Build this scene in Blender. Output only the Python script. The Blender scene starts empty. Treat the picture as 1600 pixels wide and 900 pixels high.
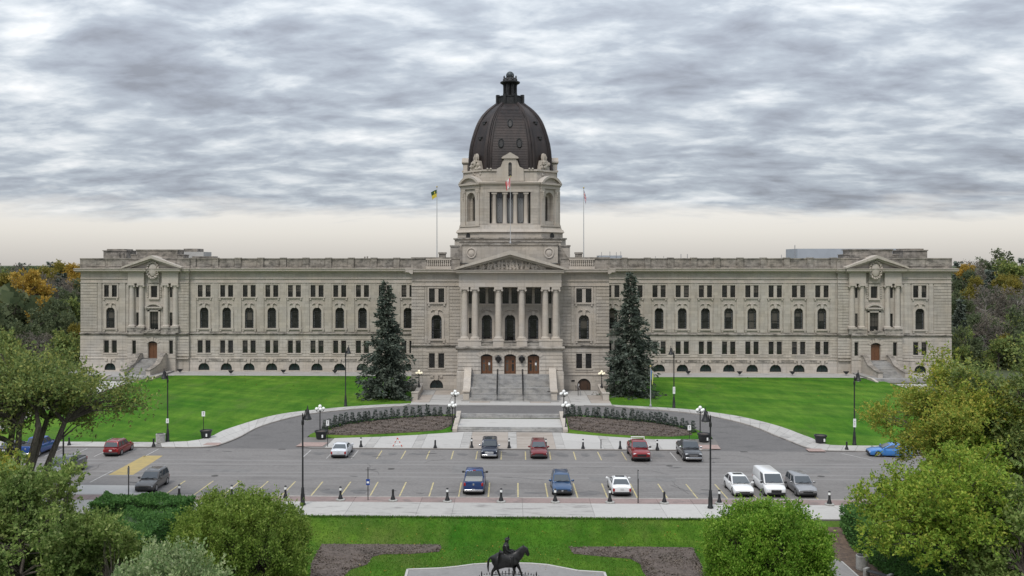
import bpy, bmesh, math, random
import numpy as np
from mathutils import Vector, Matrix
from mathutils.geometry import delaunay_2d_cdt

rnd = random.Random(7)
R = math.radians
SC = bpy.context.scene
COL = SC.collection

# ------------------------------------------------------------------ camera
F = 1450.0                       # focal length in photograph pixels (1600 wide)
CAMH = 21.5                      # camera height over the street
YAW = R(1.65)
HOR = 413.0                      # row of the horizon
PPX = 797.0 - F * math.tan(YAW)  # column of the principal point
cam_d = bpy.data.cameras.new('camera')
cam_d.sensor_width = 36.0
cam_d.lens = F / 1600.0 * 36.0
cam_d.shift_x = (800.0 - PPX) / 1600.0
cam_d.shift_y = (HOR - 450.0) / 1600.0
cam_d.clip_end = 20000.0
cam = bpy.data.objects.new('camera', cam_d)
cam.location = (0, 0, CAMH)
cam.rotation_euler = (R(90), 0, YAW)
COL.objects.link(cam)
SC.camera = cam

# ------------------------------------------------------------------ world: overcast sky
SUN_EL, SUN_AZ = R(54), R(205)   # azimuth: clockwise from +Y
world = bpy.data.worlds.new('World')
SC.world = world
world.use_nodes = True
wn, wl = world.node_tree.nodes, world.node_tree.links
wn.clear()


def W(t, **kw):
    n = wn.new(t)
    for k, v in kw.items():
        setattr(n, k, v)
    return n


def wmath(op, a, b=None, clamp=False):
    n = W('ShaderNodeMath', operation=op)
    n.use_clamp = clamp
    for i, s in enumerate((a, b)):
        if s is None:
            continue
        if isinstance(s, (int, float)):
            n.inputs[i].default_value = s
        else:
            wl.new(s, n.inputs[i])
    return n.outputs[0]


def wmix(fac, a, b):
    n = W('ShaderNodeMix', data_type='RGBA')
    for sock, s in ((n.inputs[0], fac), (n.inputs[6], a), (n.inputs[7], b)):
        if isinstance(s, (int, float)):
            sock.default_value = s
        elif isinstance(s, tuple):
            sock.default_value = (*s, 1)
        else:
            wl.new(s, sock)
    return n.outputs[2]


def wramp(fac, stops):
    n = W('ShaderNodeValToRGB')
    e = n.color_ramp.elements
    while len(e) < len(stops):
        e.new(0.5)
    for i, (p, c) in enumerate(stops):
        e[i].position = p
        e[i].color = (*c, 1) if isinstance(c, tuple) else (c, c, c, 1)
    wl.new(fac, n.inputs[0])
    return n.outputs[0]


tc = W('ShaderNodeTexCoord')
sep = W('ShaderNodeSeparateXYZ')
wl.new(tc.outputs['Generated'], sep.inputs[0])
zc = wmath('MAXIMUM', sep.outputs[2], 0.0)
den = wmath('ADD', zc, 0.19)
cu = wmath('DIVIDE', sep.outputs[0], den)
cv = wmath('DIVIDE', sep.outputs[1], den)
comb = W('ShaderNodeCombineXYZ')
wl.new(cu, comb.inputs[0]); wl.new(cv, comb.inputs[1])


def cloud_noise(scale, sx, sy, rot, detail, rough, dist, off):
    m = W('ShaderNodeMapping')
    m.inputs['Location'].default_value = (off, off * 0.7, off * 0.3)
    m.inputs['Rotation'].default_value = (0, 0, rot)
    m.inputs['Scale'].default_value = (sx, sy, 1)
    wl.new(comb.outputs[0], m.inputs[0])
    n = W('ShaderNodeTexNoise')
    n.inputs['Scale'].default_value = scale
    n.inputs['Detail'].default_value = detail
    n.inputs['Roughness'].default_value = rough
    n.inputs['Distortion'].default_value = dist
    wl.new(m.outputs[0], n.inputs[0])
    return n.outputs['Fac']


n1 = cloud_noise(4.6, 0.70, 1.0, R(12), 6, 0.55, 0.3, 31.9)
n2 = cloud_noise(13.0, 0.7, 1.0, R(18), 4, 0.55, 0.3, 11.7)
n3 = cloud_noise(1.5, 0.7, 1.0, R(-10), 4, 0.55, 0.2, 31.99)
mixn = wmath('ADD', wmath('ADD', wmath('MULTIPLY', n1, 0.52), wmath('MULTIPLY', n2, 0.18)), wmath('MULTIPLY', n3, 0.30))
cloud = wramp(mixn, [(0.37, (2.95, 3.15, 3.62)), (0.44, (3.85, 4.2, 4.85)), (0.505, (4.85, 5.35, 6.0)), (0.56, (6.6, 7.05, 7.5)), (0.65, (9.5, 9.6, 9.7))])
# the deck of cloud ends a few degrees above the horizon; below it a pale clear band
edge_n = cloud_noise(3.0, 0.6, 1.0, R(6), 6, 0.6, 0.3, 1.9)
edge = wmath('ADD', wmath('SUBTRACT', zc, 0.045), wmath('MULTIPLY', wmath('SUBTRACT', edge_n, 0.5), 0.06))
deck = wmath('MULTIPLY', edge, 42.0, clamp=True)
band = wramp(wmath('MULTIPLY', zc, 12.0), [(0.0, (6.6, 6.3, 5.95)), (0.4, (8.7, 8.35, 7.75)), (0.8, (9.6, 9.35, 8.95))])
sky = W('ShaderNodeTexSky', sky_type='NISHITA')
sky.sun_disc = False
sky.sun_elevation = SUN_EL
sky.sun_rotation = SUN_AZ
band2 = wmix(0.06, band, sky.outputs[0])
skyc = wmix(deck, band2, wmix(0.05, cloud, sky.outputs[0]))
# an overcast deck is brighter overhead than at the horizon
lift = wmath('ADD', 1.0, wmath('MULTIPLY', zc, 1.6))
bg = W('ShaderNodeBackground')
wl.new(skyc, bg.inputs[0])
wl.new(wmath('MULTIPLY', lift, 0.062), bg.inputs[1])
out = W('ShaderNodeOutputWorld')
wl.new(bg.outputs[0], out.inputs[0])

sun_d = bpy.data.lights.new('sun', 'SUN')
sun_d.energy = 1.5
sun_d.angle = R(16)
sun_d.color = (1.0, 0.96, 0.9)
sun = bpy.data.objects.new('sun', sun_d)
sdir = Vector((math.sin(SUN_AZ) * math.cos(SUN_EL), math.cos(SUN_AZ) * math.cos(SUN_EL), math.sin(SUN_EL)))
sun.rotation_euler = sdir.to_track_quat('Z', 'Y').to_euler()
sun.location = sdir * 300
COL.objects.link(sun)

vs = SC.view_settings
vs.view_transform = 'Standard'
vs.look = 'None'
vs.gamma = 1.0
vs.use_curve_mapping = False
vs.exposure = 0.50
SC.render.engine = 'CYCLES'
SC.cycles.use_denoising = True
SC.cycles.max_bounces = 5
SC.cycles.diffuse_bounces = 2
SC.cycles.glossy_bounces = 2
SC.cycles.transmission_bounces = 3
SC.cycles.transparent_max_bounces = 4

# ------------------------------------------------------------------ pixel <-> world
CY, SY = math.cos(YAW), math.sin(YAW)


def sstep(t):
    t = min(1.0, max(0.0, t))
    return t * t * (3 - 2 * t)


def gz(y):
    """height of the finished ground"""
    if y < 78.6:
        return -1.2 + 1.2 * sstep((y - 74.6) / 4.0)
    return 0.9 * sstep((y - 117.0) / 11.0) + 0.1 * sstep((y - 136) / 25.0)


def atz(px, py, z):
    d = F * (CAMH - z) / (py - HOR)
    u = (px - PPX) * d / F
    return Vector((u * CY - d * SY, u * SY + d * CY, z))


def atY(px, py, Y):
    """the point seen at a pixel, at distance Y along the axis"""
    t = (px - PPX) / F
    d = Y / (t * SY + CY)
    u = t * d
    return Vector((u * CY - d * SY, Y, CAMH - (py - HOR) * d / F))


def gnd(px, py, off=0.0):
    z = 0.0
    for _ in range(25):
        p = atz(px, py, z)
        z = 0.6 * z + 0.4 * (gz(p.y) + off)
    return Vector((p.x, p.y, gz(p.y) + off))


# ------------------------------------------------------------------ materials
MATS = {}


def nt(m):
    return m.node_tree.nodes, m.node_tree.links


def mat(name, col, rough=0.8, metal=0.0, var=0.0, scale=3.0, bump=0.0, bscale=None, col2=None, emit=0.0, spec=0.5, stretch=None, detail=5.0, contrast=(0.35, 0.65)):
    if name in MATS:
        return MATS[name]
    m = bpy.data.materials.new(name)
    m.use_nodes = True
    n, l = nt(m)
    b = n['Principled BSDF']
    b.inputs['Base Color'].default_value = (*col, 1)
    b.inputs['Roughness'].default_value = rough
    b.inputs['Metallic'].default_value = metal
    b.inputs['Specular IOR Level'].default_value = spec
    if var or col2 or bump:
        t = n.new('ShaderNodeTexCoord')
        src = t.outputs['Object']
        if stretch:
            mp = n.new('ShaderNodeMapping')
            mp.inputs['Scale'].default_value = stretch
            l.new(src, mp.inputs[0])
            src = mp.outputs[0]
        if var or col2:
            nz = n.new('ShaderNodeTexNoise')
            nz.inputs['Scale'].default_value = scale
            nz.inputs['Detail'].default_value = detail
            nz.inputs['Roughness'].default_value = 0.6
            l.new(src, nz.inputs[0])
            r = n.new('ShaderNodeValToRGB')
            c2 = col2 or tuple(c * (1 + var) for c in col)
            c1 = col if col2 else tuple(c * (1 - var) for c in col)
            r.color_ramp.elements[0].position, r.color_ramp.elements[1].position = contrast
            r.color_ramp.elements[0].color = (*c1, 1)
            r.color_ramp.elements[1].color = (*c2, 1)
            l.new(nz.outputs['Fac'], r.inputs[0])
            l.new(r.outputs[0], b.inputs['Base Color'])
        if bump:
            nb = n.new('ShaderNodeTexNoise')
            nb.inputs['Scale'].default_value = bscale or scale * 6
            nb.inputs['Detail'].default_value = 4
            l.new(src, nb.inputs[0])
            bp = n.new('ShaderNodeBump')
            bp.inputs['Strength'].default_value = min(1.0, bump)
            bp.inputs['Distance'].default_value = 0.05
            l.new(nb.outputs['Fac'], bp.inputs['Height'])
            l.new(bp.outputs[0], b.inputs['Normal'])
    if emit:
        b.inputs['Emission Color'].default_value = (*col, 1)
        b.inputs['Emission Strength'].default_value = emit
    MATS[name] = m
    return m


def mixnode(n, l, fac, a, b, blend='MIX'):
    x = n.new('ShaderNodeMix')
    x.data_type = 'RGBA'
    x.blend_type = blend
    for sock, s in ((x.inputs[0], fac), (x.inputs[6], a), (x.inputs[7], b)):
        if isinstance(s, (int, float)):
            sock.default_value = s
        elif isinstance(s, tuple):
            sock.default_value = (*s, 1)
        else:
            l.new(s, sock)
    return x.outputs[2]


def noise(n, l, src, scale, detail=5, rough=0.6, stretch=None, lo=0.35, hi=0.65, off=0.0):
    mp = n.new('ShaderNodeMapping')
    mp.inputs['Scale'].default_value = stretch or (1, 1, 1)
    mp.inputs['Location'].default_value = (off, off * 1.7, off * 0.6)
    l.new(src, mp.inputs[0])
    z = n.new('ShaderNodeTexNoise')
    z.inputs['Scale'].default_value = scale
    z.inputs['Detail'].default_value = detail
    z.inputs['Roughness'].default_value = rough
    l.new(mp.outputs[0], z.inputs[0])
    r = n.new('ShaderNodeMapRange')
    r.inputs[1].default_value = lo
    r.inputs[2].default_value = hi
    l.new(z.outputs['Fac'], r.inputs[0])
    return r.outputs[0]


def stone(name, base, stain, stain_amt, stain_lo, stain_hi, block=(1.25, 0.58), blockvar=0.10, streak=0.25, mortar=0.5):
    """ashlar limestone: blocks of slightly different tone, thin joints, weather stains and run-down streaks"""
    if name in MATS:
        return MATS[name]
    m = bpy.data.materials.new(name)
    m.use_nodes = True
    n, l = nt(m)
    b = n['Principled BSDF']
    b.inputs['Roughness'].default_value = 0.9
    b.inputs['Specular IOR Level'].default_value = 0.2
    g = n.new('ShaderNodeNewGeometry')
    src = g.outputs['Position']
    s = n.new('ShaderNodeSeparateXYZ')
    l.new(src, s.inputs[0])
    ad = n.new('ShaderNodeMath')
    l.new(s.outputs[0], ad.inputs[0]); l.new(s.outputs[1], ad.inputs[1])
    c = n.new('ShaderNodeCombineXYZ')
    l.new(ad.outputs[0], c.inputs[0]); l.new(s.outputs[2], c.inputs[1])
    br = n.new('ShaderNodeTexBrick')
    br.inputs['Scale'].default_value = 1.0
    br.inputs['Brick Width'].default_value = block[0]
    br.inputs['Row Height'].default_value = block[1]
    br.inputs['Mortar Size'].default_value = 0.012
    br.inputs['Mortar Smooth'].default_value = 0.3
    br.inputs['Color1'].default_value = (*[x * (1 - blockvar) for x in base], 1)
    br.inputs['Color2'].default_value = (*[x * (1 + blockvar) for x in base], 1)
    br.inputs['Mortar'].default_value = (*[x * mortar for x in base], 1)
    l.new(c.outputs[0], br.inputs['Vector'])
    col = br.outputs['Color']
    big = noise(n, l, src, 0.10, 4)
    col = mixnode(n, l, big, col, mixnode(n, l, 1.0, col, (0.90, 0.885, 0.86), 'MULTIPLY'))
    warm = noise(n, l, src, 0.35, 4, off=9.0)
    col = mixnode(n, l, warm, col, mixnode(n, l, 1.0, col, (1.03, 1.0, 0.95), 'MULTIPLY'))
    st = noise(n, l, src, 1.1, 7, 0.68, (0.7, 0.7, 1.3), stain_lo, stain_hi, 3.0)
    sm = n.new('ShaderNodeMath'); sm.operation = 'MULTIPLY'
    sm.inputs[1].default_value = stain_amt
    l.new(st, sm.inputs[0])
    col = mixnode(n, l, sm.outputs[0], col, stain)
    sk = noise(n, l, src, 1.0, 5, 0.6, (2.4, 2.4, 0.16), 0.52, 0.78, 5.0)
    sm2 = n.new('ShaderNodeMath'); sm2.operation = 'MULTIPLY'
    sm2.inputs[1].default_value = streak
    l.new(sk, sm2.inputs[0])
    col = mixnode(n, l, sm2.outputs[0], col, stain)
    l.new(col, b.inputs['Base Color'])
    bp = n.new('ShaderNodeBump')
    bp.inputs['Strength'].default_value = 0.25
    bp.inputs['Distance'].default_value = 0.03
    fine = noise(n, l, src, 9.0, 4, 0.6, None, 0.2, 0.8)
    l.new(fine, bp.inputs['Height'])
    l.new(bp.outputs[0], b.inputs['Normal'])
    MATS[name] = m
    return m


LIME = (0.420, 0.385, 0.346)
STAIN = (0.10, 0.092, 0.08)
M_STONE = stone('limestone', LIME, STAIN, 0.32, 0.56, 0.82, blockvar=0.10, mortar=0.62, streak=0.32)
M_BASE = stone('limestone_base', (0.485, 0.447, 0.407), STAIN, 0.35, 0.58, 0.82, streak=0.35)
M_DIRTY = stone('weathered_limestone', (0.315, 0.288, 0.262), (0.075, 0.07, 0.062), 0.85, 0.44, 0.66, streak=0.45, blockvar=0.16)
M_SOOT = stone('stained_limestone_band', (0.345, 0.32, 0.29), (0.06, 0.055, 0.05), 0.9, 0.46, 0.64, streak=0.5)
M_TRIM = stone('limestone_trim', (0.455, 0.415, 0.374), STAIN, 0.3, 0.58, 0.84, blockvar=0.04, mortar=0.8)
M_GRANITE = stone('grey_granite_steps', (0.34, 0.335, 0.33), (0.10, 0.10, 0.105), 0.7, 0.45, 0.7, block=(2.2, 0.6), blockvar=0.08, streak=0.3)
M_ROOF = mat('flat_roof', (0.10, 0.10, 0.10), 0.95, var=0.25, scale=0.6)
M_FRAME = mat('dark_window_frame', (0.014, 0.013, 0.012), 0.5)


def glass_mat(name, dark, mid, blind):
    """dark panes that differ: some show a blind drawn part-way, some a lighter room"""
    m = bpy.data.materials.new(name)
    m.use_nodes = True
    n, l = nt(m)
    b = n['Principled BSDF']
    b.inputs['Roughness'].default_value = 0.08
    b.inputs['Specular IOR Level'].default_value = 0.7
    oi = n.new('ShaderNodeObjectInfo')
    tcn_ = n.new('ShaderNodeTexCoord')
    sp_ = n.new('ShaderNodeSeparateXYZ')
    l.new(tcn_.outputs['Object'], sp_.inputs[0])
    g = n.new('ShaderNodeNewGeometry')
    col = mixnode(n, l, noise(n, l, g.outputs['Position'], 0.8, 3), dark, mid)
    # blind reaching down from the head by a random share, in about a third of the panes
    f1 = n.new('ShaderNodeMath'); f1.operation = 'MULTIPLY'; f1.inputs[1].default_value = 7.31
    l.new(oi.outputs['Random'], f1.inputs[0])
    f2 = n.new('ShaderNodeMath'); f2.operation = 'FRACT'
    l.new(f1.outputs[0], f2.inputs[0])
    lim = n.new('ShaderNodeMath'); lim.operation = 'MULTIPLY'; lim.inputs[1].default_value = 3.0
    l.new(f2.outputs[0], lim.inputs[0])
    gt = n.new('ShaderNodeMath'); gt.operation = 'GREATER_THAN'
    l.new(sp_.outputs[2], gt.inputs[0]); l.new(lim.outputs[0], gt.inputs[1])
    has = n.new('ShaderNodeMath'); has.operation = 'LESS_THAN'; has.inputs[1].default_value = 0.34
    l.new(oi.outputs['Random'], has.inputs[0])
    ml = n.new('ShaderNodeMath'); ml.operation = 'MULTIPLY'
    l.new(gt.outputs[0], ml.inputs[0]); l.new(has.outputs[0], ml.inputs[1])
    l.new(mixnode(n, l, ml.outputs[0], col, blind), b.inputs['Base Color'])
    MATS[name] = m
    return m


M_GLASS = glass_mat('window_glass', (0.010, 0.010, 0.010), (0.035, 0.034, 0.033), (0.085, 0.075, 0.066))
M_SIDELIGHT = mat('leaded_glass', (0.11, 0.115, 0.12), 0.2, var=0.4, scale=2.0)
M_LUNETTE = mat('basement_glass', (0.012, 0.018, 0.018), 0.15, col2=(0.02, 0.04, 0.04), scale=0.12)
M_COPPER = mat('dark_copper_dome', (0.040, 0.028, 0.025), 0.55, metal=0.25, col2=(0.019, 0.015, 0.015), scale=0.9, bump=0.2, bscale=6, stretch=(1, 1, 0.25))
M_BRONZE_DARK = mat('dark_bronze_lantern', (0.022, 0.022, 0.022), 0.5, metal=0.4, var=0.3, scale=2.0)
M_WOOD = mat('oiled_oak_door', (0.135, 0.058, 0.026), 0.5, var=0.3, scale=3.0, stretch=(6, 6, 0.6))
M_WOODDK = mat('dark_oak_door', (0.06, 0.032, 0.019), 0.5, var=0.3, scale=3.0, stretch=(6, 6, 0.6))
M_BLACK = mat('black_painted_iron', (0.012, 0.012, 0.013), 0.45)
M_WHITE = mat('white_paint', (0.75, 0.75, 0.74), 0.6)
M_GLOBE = mat('opal_globe', (0.82, 0.82, 0.80), 0.35)
M_CREAMGLOBE = mat('opal_globe_lit', (0.9, 0.82, 0.62), 0.35, emit=0.35)
M_STEEL = mat('galvanised_steel', (0.35, 0.35, 0.36), 0.45, metal=0.6)
M_CONC = mat('concrete_furniture', (0.33, 0.32, 0.30), 0.9, var=0.2, scale=4, bump=0.3, bscale=40)


# ------------------------------------------------------------------ mesh builder
class MB:
    def __init__(s):
        s.v, s.f, s.m, s.M = [], [], [], None

    def add(s, verts, faces, m=0):
        k = len(s.v)
        if s.M is not None:
            verts = [tuple(s.M @ Vector(p)) for p in verts]
        s.v.extend(tuple(p) for p in verts)
        s.f.extend(tuple(i + k for i in f) for f in faces)
        s.m.extend([m] * len(faces))

    def box(s, x0, x1, y0, y1, z0, z1, m=0):
        s.add([(x0, y0, z0), (x1, y0, z0), (x1, y1, z0), (x0, y1, z0), (x0, y0, z1), (x1, y0, z1), (x1, y1, z1), (x0, y1, z1)],
              [(0, 3, 2, 1), (4, 5, 6, 7), (0, 1, 5, 4), (1, 2, 6, 5), (2, 3, 7, 6), (3, 0, 4, 7)], m)

    def prism(s, poly, y0, y1, m=0):
        """polygon in x,z extruded along y"""
        n = len(poly)
        s.add([(p[0], y0, p[1]) for p in poly] + [(p[0], y1, p[1]) for p in poly],
              [tuple(range(n)), tuple(range(2 * n - 1, n - 1, -1))] + [(i, i + n, (i + 1) % n + n, (i + 1) % n) for i in range(n)], m)

    def slab(s, poly, z0, z1, m=0):
        """polygon in x,y extruded along z"""
        n = len(poly)
        s.add([(p[0], p[1], z0) for p in poly] + [(p[0], p[1], z1) for p in poly],
              [tuple(range(n - 1, -1, -1)), tuple(range(n, 2 * n))] + [(i, (i + 1) % n, (i + 1) % n + n, i + n) for i in range(n)], m)

    def extr_x(s, prof, x0, x1, m=0):
        """profile in y,z extruded along x"""
        n = len(prof)
        s.add([(x0, p[0], p[1]) for p in prof] + [(x1, p[0], p[1]) for p in prof],
              [tuple(range(n)), tuple(range(2 * n - 1, n - 1, -1))] + [(i, i + n, (i + 1) % n + n, (i + 1) % n) for i in range(n)], m)

    def rings(s, rings, m=0, cap=True, closed=True):
        n = len(rings[0])
        vs_ = [p for r in rings for p in r]
        fs = []
        for j in range(len(rings) - 1):
            for i in range(n if closed else n - 1):
                a, b_ = j * n + i, j * n + (i + 1) % n
                fs.append((a, b_, b_ + n, a + n))
        if cap:
            fs.append(tuple(range(n - 1, -1, -1)))
            k = (len(rings) - 1) * n
            fs.append(tuple(range(k, k + n)))
        s.add(vs_, fs, m)

    def lathe(s, prof, cx=0, cy=0, n=12, m=0, cap=True):
        s.rings([[(cx + r * math.cos(2 * math.pi * i / n), cy + r * math.sin(2 * math.pi * i / n), z) for i in range(n)] for r, z in prof], m, cap)

    def tube(s, pts, rad, n=6, m=0, cap=True):
        pts = [Vector(p) for p in pts]
        if not isinstance(rad, (list, tuple)):
            rad = [rad] * len(pts)
        rr = []
        up = Vector((0.13, 0.31, 0.94))
        for i, p in enumerate(pts):
            d = (pts[min(i + 1, len(pts) - 1)] - pts[max(i - 1, 0)])
            d.normalize()
            if i == 0:
                a = d.cross(up)
                if a.length < 0.3:
                    a = d.cross(Vector((1, 0, 0)))
            else:
                a = a - d * a.dot(d)
                if a.length < 1e-4:
                    a = d.orthogonal()
            a.normalize()
            b_ = d.cross(a)
            rr.append([tuple(p + (a * math.cos(2 * math.pi * k / n) + b_ * math.sin(2 * math.pi * k / n)) * rad[i]) for k in range(n)])
        s.rings(rr, m, cap)

    def ball(s, c, r, n=10, rings_=6, m=0, sq=(1, 1, 1)):
        pr = []
        for j in range(1, rings_):
            a = math.pi * j / rings_
            pr.append([(c[0] + r * sq[0] * math.sin(a) * math.cos(2 * math.pi * i / n), c[1] + r * sq[1] * math.sin(a) * math.sin(2 * math.pi * i / n), c[2] - r * sq[2] * math.cos(a)) for i in range(n)])
        s.rings(pr, m, True)

    def mesh(s, name, mats, smooth=False):
        me = bpy.data.meshes.new(name)
        me.from_pydata(s.v, [], s.f)
        if not isinstance(mats, (list, tuple)):
            mats = [mats]
        for q in mats:
            me.materials.append(q)
        if len(mats) > 1:
            me.polygons.foreach_set('material_index', s.m)
        if smooth:
            me.shade_smooth()
            me.set_sharp_from_angle(angle=R(38))
        return me

    def build(s, name, mats, parent=None, loc=None, rot=None, smooth=False, kind=None, label=None):
        return put(name, s.mesh(name, mats, smooth), parent, loc, rot, kind, label)


def put(name, me, parent=None, loc=None, rot=None, kind=None, label=None):
    o = bpy.data.objects.new(name, me)
    COL.objects.link(o)
    if parent is not None:
        o.parent = parent
    if loc is not None:
        o.location = loc
    if rot is not None:
        o.rotation_euler = rot if isinstance(rot, (tuple, list)) else (0, 0, rot)
    if kind:
        o['kind'] = kind
    if label:
        o['label'] = label
    return o


def thing(name, label, cat, loc=(0, 0, 0), rz=0.0, group=None):
    o = bpy.data.objects.new(name, None)
    o.empty_display_size = 0.5
    COL.objects.link(o)
    o.location = loc
    o.rotation_euler = (0, 0, rz)
    return tag(o, label, cat, group)


def tag(o, label, cat, group=None):
    o['label'] = label
    o['category'] = cat
    if group:
        o['group'] = group
    return o


def structure(o):
    o['kind'] = 'structure'
    return o


def clone(root, loc, rz=0.0, label=None, group=None, scale=None):
    r = root.copy()
    COL.objects.link(r)
    r.location = loc
    r.rotation_euler = (0, 0, rz)
    if scale:
        r.scale = scale if isinstance(scale, (tuple, list)) else (scale,) * 3
    if label:
        r['label'] = label
    if group:
        r['group'] = group
    for ch in list(root.children):
        c = ch.copy()
        COL.objects.link(c)
        c.parent = r
        for g in list(ch.children):
            d = g.copy()
            COL.objects.link(d)
            d.parent = c
    return r


ORD = ['first', 'second', 'third', 'fourth', 'fifth', 'sixth', 'seventh', 'eighth', 'ninth', 'tenth', 'eleventh', 'twelfth', 'thirteenth', 'fourteenth', 'fifteenth', 'sixteenth', 'seventeenth', 'eighteenth', 'nineteenth', 'twentieth', 'twenty-first', 'twenty-second', 'twenty-third', 'twenty-fourth', 'twenty-fifth', 'twenty-sixth', 'twenty-seventh', 'twenty-eighth', 'twenty-ninth', 'thirtieth']

# ================================================================== SETTING
def varied(name, col, rough=0.9, amt=0.08, stain=None, stain_amt=0.5, stain_scale=0.5, stain_lo=0.5, stain_hi=0.7, fine=0.06, stretch=None, bump=0.15):
    """surface with a tone of its own per object, fine grain and damp or dirty patches"""
    m = bpy.data.materials.new(name)
    m.use_nodes = True
    n, l = nt(m)
    b = n['Principled BSDF']
    b.inputs['Roughness'].default_value = rough
    b.inputs['Specular IOR Level'].default_value = 0.3
    g = n.new('ShaderNodeNewGeometry')
    src = g.outputs['Position']
    oi = n.new('ShaderNodeObjectInfo')
    col1 = mixnode(n, l, oi.outputs['Random'], tuple(c * (1 - amt) for c in col), tuple(c * (1 + amt) for c in col))
    fn = noise(n, l, src, 3.0, 6, 0.7)
    col1 = mixnode(n, l, fn, col1, mixnode(n, l, 1.0, col1, (1 - fine * 2.5,) * 3, 'MULTIPLY'))
    if stain:
        st = noise(n, l, src, stain_scale, 6, 0.62, stretch, stain_lo, stain_hi, 4.0)
        sm = n.new('ShaderNodeMath'); sm.operation = 'MULTIPLY'
        sm.inputs[1].default_value = stain_amt
        l.new(st, sm.inputs[0])
        col1 = mixnode(n, l, sm.outputs[0], col1, stain)
    l.new(col1, b.inputs['Base Color'])
    bp = n.new('ShaderNodeBump')
    bp.inputs['Strength'].default_value = bump
    bp.inputs['Distance'].default_value = 0.02
    l.new(noise(n, l, src, 14, 3), bp.inputs['Height'])
    l.new(bp.outputs[0], b.inputs['Normal'])
    MATS[name] = m
    return m


def grass_mat(name, deep, light, dry, dry_lo, dry_hi, streak=R(25)):
    m = bpy.data.materials.new(name)
    m.use_nodes = True
    n, l = nt(m)
    b = n['Principled BSDF']
    b.inputs['Roughness'].default_value = 0.9
    b.inputs['Specular IOR Level'].default_value = 0.15
    g = n.new('ShaderNodeNewGeometry')
    src = g.outputs['Position']
    big = noise(n, l, src, 0.07, 5, 0.6)
    col = mixnode(n, l, big, deep, light)
    mp = n.new('ShaderNodeMapping')
    mp.inputs['Rotation'].default_value = (0, 0, streak)
    l.new(src, mp.inputs[0])
    sk = noise(n, l, mp.outputs[0], 1.0, 4, 0.6, (0.06, 0.34, 1), 0.40, 0.62)
    col = mixnode(n, l, sk, col, mixnode(n, l, 1.0, col, (1.75, 1.32, 1.9), 'MULTIPLY'))
    mot = noise(n, l, src, 0.55, 6, 0.65, (1, .22, 1), .38, .62, 8.0)
    col = mixnode(n, l, mot, mixnode(n, l, 1.0, col, (.74, .80, .72), 'MULTIPLY'), mixnode(n, l, 1.0, col, (1.18, 1.10, 1.15), 'MULTIPLY'))
    d = noise(n, l, src, 0.16, 6, 0.65, (1, .4, 1), dry_lo, dry_hi, 6.0)
    col = mixnode(n, l, d, col, dry)
    tuft = noise(n, l, src, 2.6, 5, 0.7, None, 0.3, 0.7, 2.0)
    col = mixnode(n, l, tuft, mixnode(n, l, 1.0, col, (0.72, 0.76, 0.7), 'MULTIPLY'), col)
    l.new(col, b.inputs['Base Color'])
    bp = n.new('ShaderNodeBump')
    bp.inputs['Strength'].default_value = 0.6
    bp.inputs['Distance'].default_value = 0.08
    l.new(noise(n, l, src, 7, 5, 0.7), bp.inputs['Height'])
    l.new(bp.outputs[0], b.inputs['Normal'])
    MATS[name] = m
    return m


M_GRASS = grass_mat('lawn_grass', (0.038, 0.142, 0.005), (0.074, 0.182, 0.013), (0.095, 0.15, 0.035), 0.56, 0.80)
M_GRASS_N = grass_mat('garden_grass', (0.036, 0.145, 0.007), (0.075, 0.165, 0.012), (0.12, 0.155, 0.035), 0.52, 0.74)
M_GROUND = mat('open_ground', (0.035, 0.055, 0.018), 0.95, col2=(0.07, 0.075, 0.035), scale=0.02)
M_ASPH = varied('grey_asphalt', (0.212, 0.200, 0.192), 0.9, 0.0, (0.085, 0.08, 0.078), 0.5, 0.30, 0.50, 0.74, 0.09, (.5, 1.6, 1))
M_ASPH2 = varied('darker_asphalt', (0.15, 0.143, 0.14), 0.9, 0.0, (0.045, 0.045, 0.045), 0.4, 0.35, 0.5, 0.75, 0.08, (1, 2.0, 1))
M_WALK = varied('pale_concrete', (0.44, 0.425, 0.405), 0.9, 0.05, (0.17, 0.155, 0.145), 0.5, 1.1, 0.60, 0.72, 0.03, (0.3, 1.4, 1))
M_WALKD = varied('stained_concrete', (0.40, 0.385, 0.365), 0.9, 0.08, (0.13, 0.12, 0.115), 0.6, 1.1, 0.55, 0.67, 0.04, (0.35, 1.4, 1))
M_WALKP = varied('pinkish_concrete', (0.37, 0.325, 0.285), 0.9, 0.06, (0.19, 0.155, 0.125), 0.55, 0.6, 0.48, 0.66, 0.04, (0.35, 1.6, 1))
M_BRICK = varied('rosy_paver_strip', (0.27, 0.205, 0.19), 0.9, 0.08, (0.13, 0.115, 0.11), 0.6, 0.7, 0.5, 0.66, 0.05)
M_JOINT = mat('pavement_joint', (0.16, 0.15, 0.14), 0.95)
M_KERB = varied('concrete_kerb', (0.34, 0.31, 0.285), 0.9, 0.04, (0.14, 0.125, 0.12), 0.5, 0.8, 0.5, 0.7)
M_RED = mat('red_tactile_plate', (0.31, 0.225, 0.20), 0.85, var=0.15, scale=2)
M_SOIL = mat('planting_bed_mulch', (0.135, 0.106, 0.090), 0.98, col2=(0.065, 0.050, 0.042), scale=2.2, bump=1.0, bscale=9, detail=8, contrast=(0.3, 0.7))
M_SOIL2 = mat('wood_chip_mulch', (0.15, 0.105, 0.075), 0.98, col2=(0.07, 0.05, 0.04), scale=3, bump=1.0, bscale=12, detail=8)
M_PLAZA = varied('grey_plaza_paving', (0.25, 0.24, 0.235), 0.9, 0.05, (0.15, 0.145, 0.14), 0.4, 0.4, 0.5, 0.7)
M_YLINE = mat('worn_yellow_line', (0.50, 0.42, 0.20), 0.8, col2=(0.24, 0.225, 0.19), scale=2.6, contrast=(0.45, 0.68))
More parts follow.
